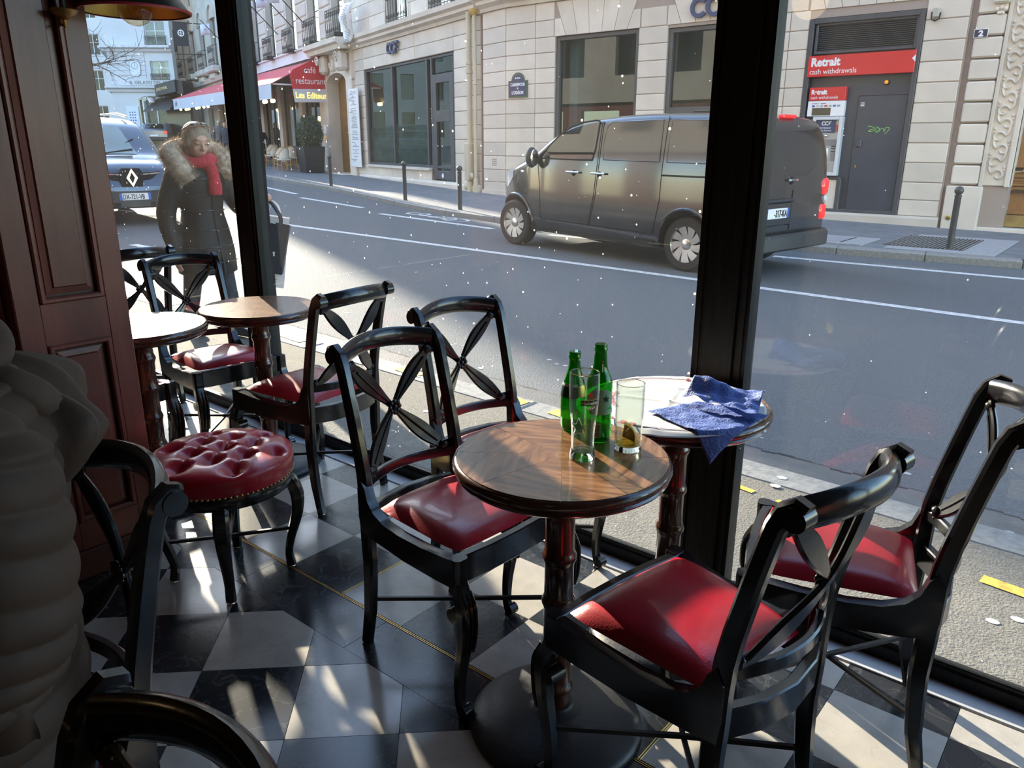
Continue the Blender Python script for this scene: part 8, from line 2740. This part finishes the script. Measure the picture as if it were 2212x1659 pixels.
VIEW = atan2(-1.4, 0.93)  # direction from the table towards the viewer
P1 = [(0.024, 0.0), (0.0285, 0.003), (0.030, 0.008), (0.0312, 0.02), (0.0318, 0.06), (0.0318, 0.085), (0.0305, 0.100), (0.027, 0.115), (0.022, 0.130), (0.0175, 0.146), (0.0145, 0.160), (0.0135, 0.172), (0.0132, 0.178), (0.0150, 0.180), (0.0152, 0.184), (0.0138, 0.187), (0.0142, 0.194), (0.0135, 0.1965)]
bA = bottle('squat green bottle with sloping shoulders, left of the taller one behind the beer glass', (-1.022, 1.478, ZT), P1)
r1 = rz_of(P1)
on_cyl(patch2d(-0.034, 0.034, 0.086, 0.113, 14), r1, VIEW - 0.75, 0.0008).obj('neck_label', LABG, bA, smooth=60)
on_cyl(patch2d(-0.030, 0.030, 0.1135, 0.120, 14), r1, VIEW - 0.75, 0.0008).obj('label_edge', SILV, bA, smooth=60)
on_cyl(patch2d(-0.012, 0.012, 0.088, 0.116, 6), r1, VIEW + 0.75, 0.0008).obj('gold_seal', GOLD, bA, smooth=60)
P2 = [(0.024, 0.0), (0.0285, 0.003), (0.0300, 0.008), (0.0303, 0.02), (0.0303, 0.135), (0.0296, 0.145), (0.0265, 0.156), (0.0215, 0.166), (0.0180, 0.174), (0.0160, 0.186), (0.0148, 0.205), (0.0140, 0.214), (0.0138, 0.217), (0.0155, 0.219), (0.0157, 0.223), (0.0142, 0.2255), (0.0146, 0.232), (0.0138, 0.2345)]
bB = bottle('taller green beer bottle with pale star label, partly behind the beer glass', (-0.932, 1.452, ZT), P2)
r2 = rz_of(P2)
on_cyl(MB().grid(lambda a, b: (-0.006 + (0.034 * (a * 2 - 1)), 0, 0.108 + 0.026 * (b * 2 - 1) * sqrt(max(0.02, 1 - (a * 2 - 1) ** 2))), 16, 4), r2, VIEW + 0.35, 0.0008).obj('star_label', LABL, bB, smooth=60)
on_cyl(star2d(0.006, 0.110, 0.010), r2, VIEW + 0.35, 0.0014).obj('star', LABG, bB, smooth=0)
on_cyl(patch2d(-0.034, 0.034, 0.072, 0.084, 12), r2, VIEW + 0.3, 0.0008).obj('label_band', LABL, bB, smooth=60)
on_cyl(patch2d(-0.010, 0.010, 0.016, 0.052, 6), r2, VIEW - 0.1, 0.0008).obj('barcode_ground', LABL, bB, smooth=60)
mb = MB()
for q in range(9):
    m_ = patch2d(-0.008, 0.006, 0.020 + q * 0.0032, 0.0214 + q * 0.0032, 4, 1)
    mb.add(m_.v, m_.f)
on_cyl(mb, r2, VIEW - 0.1, 0.0012).obj('barcode', LABG, bB, smooth=0)
on_cyl(star2d(0, 0.196, 0.0035), r2, VIEW + 0.3, 0.001).obj('neck_star', STARR, bB, smooth=0)
on_cyl(patch2d(-0.0016, 0.0016, 0.172, 0.190, 2, 6), r2, VIEW + 0.3, 0.001).obj('neck_print', CREAM, bB, smooth=0)

# flared beer glass with the brewery print
P3 = [(0.0285, 0.0), (0.0290, 0.004), (0.0285, 0.012), (0.0255, 0.03), (0.0255, 0.055), (0.0280, 0.09), (0.0315, 0.125), (0.0330, 0.16), (0.0325, 0.199)]
bg_ = thing('beer_glass', 'tall empty flared beer glass with red star print, nearest on the table', 'glass', (-0.897, 1.337, ZT))
MB().lathe(P3, 48, cap0=False, cap1=False).obj('glass_wall', CLEARG, bg_, smooth=60)
MB().lathe([(0.001, 0.020), (0.0225, 0.022), (0.0232, 0.032), (0.0232, 0.055), (0.0256, 0.09), (0.0292, 0.125), (0.0308, 0.16), (0.0306, 0.199)], 48, cap0=False, cap1=False).obj('inner_wall', CLEARG, bg_, smooth=60)
MB().lathe([(0.0306, 0.1985), (0.0316, 0.2005), (0.0326, 0.1985)], 48, cap0=False, cap1=False).obj('lip', solid, bg_, smooth=60)
MB().lathe([(0.0275, 0.0005), (0.0284, 0.004), (0.0280, 0.012), (0.0252, 0.019), (0.001, 0.0195)], 48).obj('foot', solid, bg_, smooth=60)
r3 = rz_of(P3)
V3 = VIEW + 0.45
on_cyl(star2d(0, 0.156, 0.0075), r3, V3, 0.0008).obj('star', STARR, bg_, smooth=0)
on_cyl(patch2d(-0.021, 0.021, 0.133, 0.144, 12), r3, V3, 0.0006).obj('print_band', LABG, bg_, smooth=60)
on_cyl(patch2d(-0.021, 0.021, 0.1442, 0.1456, 12, 1), r3, V3, 0.0008).obj('print_rule', GOLD, bg_, smooth=60)
on_cyl(text2d('Heineken', 0.0105, 0, 0.1352, 0.0003), r3, V3, 0.0012).obj('lettering', CREAM, bg_, smooth=0)
mb = MB()
for q, (u, z, r) in enumerate([(-0.009, 0.128, 0.0028), (-0.004, 0.126, 0.003), (0.001, 0.125, 0.003), (0.006, 0.126, 0.003), (0.010, 0.128, 0.0028)]):
    m_ = star2d(u, z, r)
    mb.add(m_.v, m_.f)
on_cyl(mb, r3, V3, 0.0008).obj('print_ornament', CREAM, bg_, smooth=0)
# moulded star outline in the glass
mb = MB()
for (u0, z0), (u1, z1) in zip([(0.0, 0.105), (0.006, 0.088), (0.022, 0.088), (0.009, 0.076), (0.014, 0.058), (0.0, 0.069)], [(0.006, 0.088), (0.022, 0.088), (0.009, 0.076), (0.014, 0.058), (0.0, 0.069), (-0.014, 0.058)]):
    m_ = MB().tube([(u0 + (u1 - u0) * i / 5, 0.0, z0 + (z1 - z0) * i / 5) for i in range(6)], 0.0008, 5)
    mb.add(m_.v, m_.f)
    m_ = MB().tube([(-(u0 + (u1 - u0) * i / 5), 0.0, z0 + (z1 - z0) * i / 5) for i in range(6)], 0.0008, 5)
    mb.add(m_.v, m_.f)
on_cyl(mb, r3, VIEW - 0.35, 0.0004).obj('moulded_star', solid, bg_, smooth=60)

# tumbler with a lemon wedge
tb = thing('tumbler', 'straight clear tumbler holding a lemon wedge and a little drink', 'glass', (-0.846, 1.447, ZT))
P4 = [(0.0300, 0.0), (0.0308, 0.004), (0.0312, 0.02), (0.0325, 0.158)]
MB().lathe(P4, 48, cap0=False, cap1=False).obj('glass_wall', CLEARG, tb, smooth=60)
MB().lathe([(0.001, 0.016), (0.0275, 0.017), (0.0292, 0.03), (0.0308, 0.158)], 48, cap0=False, cap1=False).obj('inner_wall', CLEARG, tb, smooth=60)
MB().lathe([(0.0308, 0.1575), (0.0316, 0.1592), (0.0325, 0.1575)], 48, cap0=False, cap1=False).obj('lip', solid, tb, smooth=60)
MB().lathe([(0.0296, 0.0005), (0.0304, 0.004), (0.0306, 0.014), (0.001, 0.0155)], 48).obj('foot', solid, tb, smooth=60)
DRINK = glassmat('pale_drink', (0.95, 0.80, 0.30, 1), refl=1.0)
MB().lathe([(0.0005, 0.0165), (0.0272, 0.0175), (0.0282, 0.026), (0.0005, 0.026)], 40).obj('drink', DRINK, tb, smooth=40)
lm = thing('lemon_wedge', 'yellow lemon wedge standing in the tumbler', 'lemon', (-0.852, 1.449, ZT + 0.022), VIEW - 0.2)
PULP = mat('lemon_pulp', (0.80, 0.58, 0.07, 1), 0.35, var=0.12, scale=120, coat=0.3)
_lb = PULP.node_tree.nodes['Principled BSDF']
_lb.inputs['Subsurface Weight'].default_value = 0.7
_lb.inputs['Subsurface Radius'].default_value = (0.02, 0.015, 0.004)
PEEL = mat('lemon_peel', (0.85, 0.62, 0.05, 1), 0.4, var=0.05, scale=50, bump=0.3, bscale=300)
TM = Matrix.Rotation(radians(-28), 4, 'X')
# a quarter slice: fan of segments, peel on the curved edge
for q in range(4):
    a0, a1 = radians(8 + q * 26), radians(8 + (q + 1) * 26 - 2.5)
    P = [(0.0, 0.0)] + [(0.027 * cos(a0 + (a1 - a0) * i / 4), 0.027 * sin(a0 + (a1 - a0) * i / 4)) for i in range(5)]
    MB().poly_prism([(x - 0.012, z + 0.002) for x, z in P], -0.005, 0.005, 'x').xf(TM).obj('segment', PULP, lm, smooth=0)
P = [(0.0275 * cos(radians(6 + i * 13)), 0.0275 * sin(radians(6 + i * 13))) for i in range(9)]
Q = [(0.0302 * cos(radians(6 + i * 13)), 0.0302 * sin(radians(6 + i * 13))) for i in range(9)]
mb = MB()
for i in range(8):
    mb.poly_prism([(x - 0.012, z + 0.002) for x, z in (P[i], P[i + 1], Q[i + 1], Q[i])], -0.0056, 0.0056, 'x')
mb.xf(TM).obj('peel', PEEL, lm, smooth=40)

# printed paper mat on the second table, hanging a little over its rim
pm = thing('paper_placemat', 'round white paper placemat with red and blue printed border on the second table', 'placemat', (-0.935, 1.808, 0.7306))
PAP = mat('paper_white', (0.74, 0.72, 0.68, 1), 0.75, var=0.03, scale=5)
random.seed(6)
CR = [((random.uniform(-.2, .2), random.uniform(-.2, .2)), random.uniform(0, pi), random.uniform(0.0008, 0.0022)) for _ in range(9)]


def pap_z(x, y):
    z = 0.0016
    for (cx_, cy_), a, h in CR:
        d = (x - cx_) * sin(a) - (y - cy_) * cos(a)
        l = (x - cx_) * cos(a) + (y - cy_) * sin(a)
        z += h * exp(-(d / 0.012) ** 2) * exp(-(l / 0.11) ** 2)
    for a in (0.3, 0.3 + pi / 2):
        d = x * sin(a) - y * cos(a)
        z += 0.0022 * exp(-(d / 0.010) ** 2)
    r = sqrt((x + 0.0) ** 2 + y * y)
    dx, dy = x - 0.017, y - 0.02
    rt = sqrt(dx * dx + dy * dy)
    if rt > 0.240:
        z -= 0.35 * (rt - 0.240)
    return z


def papf(u, v):
    r = 0.252 * v
    a = 2 * pi * u
    x, y = r * cos(a), r * sin(a)
    return (x, y, pap_z(x, y))


o = MB().grid(papf, 96, 40).obj('paper', PAP, pm, smooth=60)
o.modifiers.new('thick', 'SOLIDIFY').thickness = 0.0005
PBLUE = mat('print_navy', (0.06, 0.06, 0.16, 1), 0.6)
PRED = mat('print_red', (0.55, 0.06, 0.08, 1), 0.6)


def ring_arc(r0, r1, a0, a1, m, name):
    n = 24
    mb = MB()
    P = []
    for i in range(n + 1):
        a = a0 + (a1 - a0) * i / n
        for r in (r0, r1):
            x, y = r * cos(a), r * sin(a)
            P.append((x, y, pap_z(x, y) + 0.0012))
    mb.add(P, [(2 * i, 2 * i + 1, 2 * i + 3, 2 * i + 2) for i in range(n)])
    mb.obj(name, m, pm, smooth=0)


gaps = [radians(72), radians(-118)]
for g0, g1 in ((gaps[1] + 0.42, gaps[0] - 0.42), (gaps[0] + 0.42, gaps[1] + 2 * pi - 0.42)):
    ring_arc(0.218, 0.2225, g0, g1, PBLUE, 'blue_line')
    ring_arc(0.211, 0.2125, g0, g1, PRED, 'red_line')


def arc_text(s, r, ac, size, inward):
    """letters along a circle of the paper"""
    wid = {'I': 0.45, ' ': 0.5, 'L': 0.75, 'E': 0.8}
    tot = sum(wid.get(c, 1.0) for c in s) * size * 0.95
    pos = 0.0
    for ch in s:
        w_ = wid.get(ch, 1.0) * size * 0.95
        mid = pos + w_ / 2 - tot / 2
        pos += w_
        if ch == ' ':
            continue
        a = ac - mid / r if not inward else ac + mid / r
        x, y = r * cos(a), r * sin(a)
        rot = a - pi / 2 if not inward else a + pi / 2
        text('lettering', ch, size, PRED, pm, (x, y, pap_z(x, y) + 0.0022), (0, 0, rot), 0.0002, 'CENTER', 1.1, bold=0.0006)


arc_text('LE DANTON', 0.212, gaps[0] , 0.034, False)
arc_text('LE DANTON', 0.212, gaps[1], 0.034, False)
# inner small lettering near the near edge
arc_text('LE DANTON', 0.150, radians(-150), 0.016, False)

# crumpled blue napkins
NAP = mat('napkin_blue', (0.085, 0.145, 0.42, 1), 0.7, var=0.10, scale=9, bump=0.5, bscale=170)
random.seed(14)


def napkin(label, loc, rz, fn, n=40):
    t = thing('paper_napkin', label, 'napkin', loc, rz, 'blue paper napkins')
    o = MB().grid(fn, n, n).obj('paper', NAP, t, smooth=50)
    o.modifiers.new('thick', 'SOLIDIFY').thickness = 0.0011
    return t


def crump(x, y, s=1.0, seed=0):
    return s * (0.0030 * sin(31 * x + 17 * y + seed) + 0.0022 * sin(67 * x - 43 * y + 2 * seed) + 0.0014 * sin(120 * x + 90 * y + seed) + 0.0012 * sin(150 * y - 70 * x + seed))


TCX, TCY, TR = -0.918, 1.828, 0.244


def flatnap(u, v):
    # corners given on the table in world xy; corner past the rim hangs down
    A_, B_, C_, D_ = Vector((-0.935, 1.690, 0)), Vector((-0.700, 1.606, 0)), Vector((-0.675, 1.860, 0)), Vector((-0.865, 1.845, 0))
    p = (A_ * (1 - u) + B_ * u) * (1 - v) + (D_ * (1 - u) + C_ * u) * v
    d = sqrt((p.x - TCX) ** 2 + (p.y - TCY) ** 2)
    z = 0.7345 + abs(crump(p.x, p.y, 0.7, 1)) + 0.0025
    if d > TR:
        ex = d - TR
        z -= ex * 1.15
        q = (TR + ex * 0.42) / d
        p = Vector((TCX + (p.x - TCX) * q, TCY + (p.y - TCY) * q, 0))
        z += crump(p.x, p.y, 0.5, 3)
    return (p.x + 0.80, p.y - 1.74, z - 0.73)


napkin('flat blue paper napkin with one corner hanging over the table edge', (-0.80, 1.74, 0.73), 0, flatnap)


def foldnap(u, v):
    A_, B_, C_, D_ = Vector((-0.895, 1.800, 0)), Vector((-0.675, 1.765, 0)), Vector((-0.740, 1.985, 0)), Vector((-0.885, 1.925, 0))
    p = (A_ * (1 - u) + B_ * u) * (1 - v) + (D_ * (1 - u) + C_ * u) * v
    ridge = exp(-((v - 0.55 - 0.2 * (u - .5)) / 0.22) ** 2) * (0.030 + 0.022 * sin(5.5 * u + 0.6))
    lift = 0.014 + 0.010 * (1 - v) * (0.4 + sin(pi * u))
    return (p.x + 0.79, p.y - 1.87, 0.012 + lift + ridge + crump(p.x, p.y, 1.3, 5))


napkin('crumpled folded blue paper napkin lying on top of the flat one', (-0.79, 1.87, 0.73), 0, foldnap)

# pendant lamp: black conical shade with red edge, gilded inside
pl_ = thing('pendant_lamp', 'black conical pendant shade with red rim, gilt inside and clear globe bulb', 'lamp', (-2.475, 1.235, 1.772))
SHB = mat('shade_black', (0.010, 0.010, 0.010, 1), 0.4)
SHG = mat('shade_gilt', (0.55, 0.42, 0.10, 1), 0.35, metal=0.7, var=0.08)
RIMR = mat('shade_red_rim', (0.32, 0.012, 0.030, 1), 0.5)
RP = 0.155
MB().lathe([(RP, 0.0), (0.10, 0.075), (0.055, 0.130), (0.03, 0.150), (0.028, 0.19), (0.012, 0.20)], 48, cap0=False).obj('shade', SHB, pl_, smooth=40)
MB().lathe([(RP - 0.002, 0.001), (0.098, 0.073), (0.053, 0.127), (0.001, 0.140)], 48, cap0=False, cap1=False).obj('shade_lining', SHG, pl_, smooth=40)
MB().lathe([(RP - 0.003, -0.003), (RP + 0.002, -0.003), (RP + 0.003, 0.003), (RP - 0.003, 0.005)], 48, cap0=False, cap1=False).obj('rim', RIMR, pl_, smooth=40)
GB_ = glassmat('bulb_glass', (0.93, 0.80, 0.62, 1), refl=1.6)
MB().ball((0, 0, 0.008), 0.048, 24, 16).obj('bulb', GB_, pl_, smooth=80)
MB().lathe([(0.014, 0.05), (0.018, 0.06), (0.018, 0.10)], 14).obj('socket', BRASS, pl_)
mb = MB()
for q in range(6):
    a = 2 * pi * q / 6
    mb.tube([(0.006 * cos(a), 0.006 * sin(a), 0.05), (0.020 * cos(a), 0.020 * sin(a), 0.01), (0.008 * cos(a), 0.008 * sin(a), -0.01)], 0.0012, 4)
mb.obj('filament', mat('filament_amber', (0.75, 0.30, 0.05, 1), 0.4), pl_)
MB().tube([(0, 0, 0.2), (0, 0, 1.33)], 0.004, 6).obj('cord', BLACKP, pl_)
ws = thing('wall_sconce', 'small brass cup of a wall light on the mahogany pier, cut off by the frame', 'lamp', (-2.52, 1.05, 1.745))
MB().lathe([(0.004, -0.012), (0.012, -0.008), (0.03, 0.004), (0.037, 0.014), (0.036, 0.016), (0.01, 0.010)], 24).obj('cup', mat('aged_brass', (0.35, 0.24, 0.09, 1), 0.35, metal=0.9, var=0.2), ws, smooth=50)
MB().lathe([(0.009, 0.008), (0.009, 0.12)], 12).obj('candle', mat('dark_candle', (0.03, 0.015, 0.01, 1), 0.5), ws)
MB().tube([(0, 0, -0.008), (0.0, 0, -0.03), (-0.03, 0, -0.02), (-0.04, 0, 0.03)], 0.005, 6).obj('arm', MATS['aged_brass'], ws)

# unseen globes added behind the viewer as warm fill light for the room
for (x, y) in ((-2.5, -2.5), (1.2, -3.2)):
    cl_ = thing('fill_lamp', 'unseen warm globe added as fill light, hung deep in the room', 'lamp', (x, y, 2.5), 0, 'added fill globes')
    MB().ball((0, 0, 0), 0.14, 20, 14).obj('globe', mat('warm_globe', (1, 0.8, 0.5, 1), 0.4, emit=(1, 0.66, 0.34, 1), estr=1.5), cl_)
    MB().tube([(0, 0, 0.13), (0, 0, 0.6)], 0.012, 8).obj('stem', BRASS, cl_)
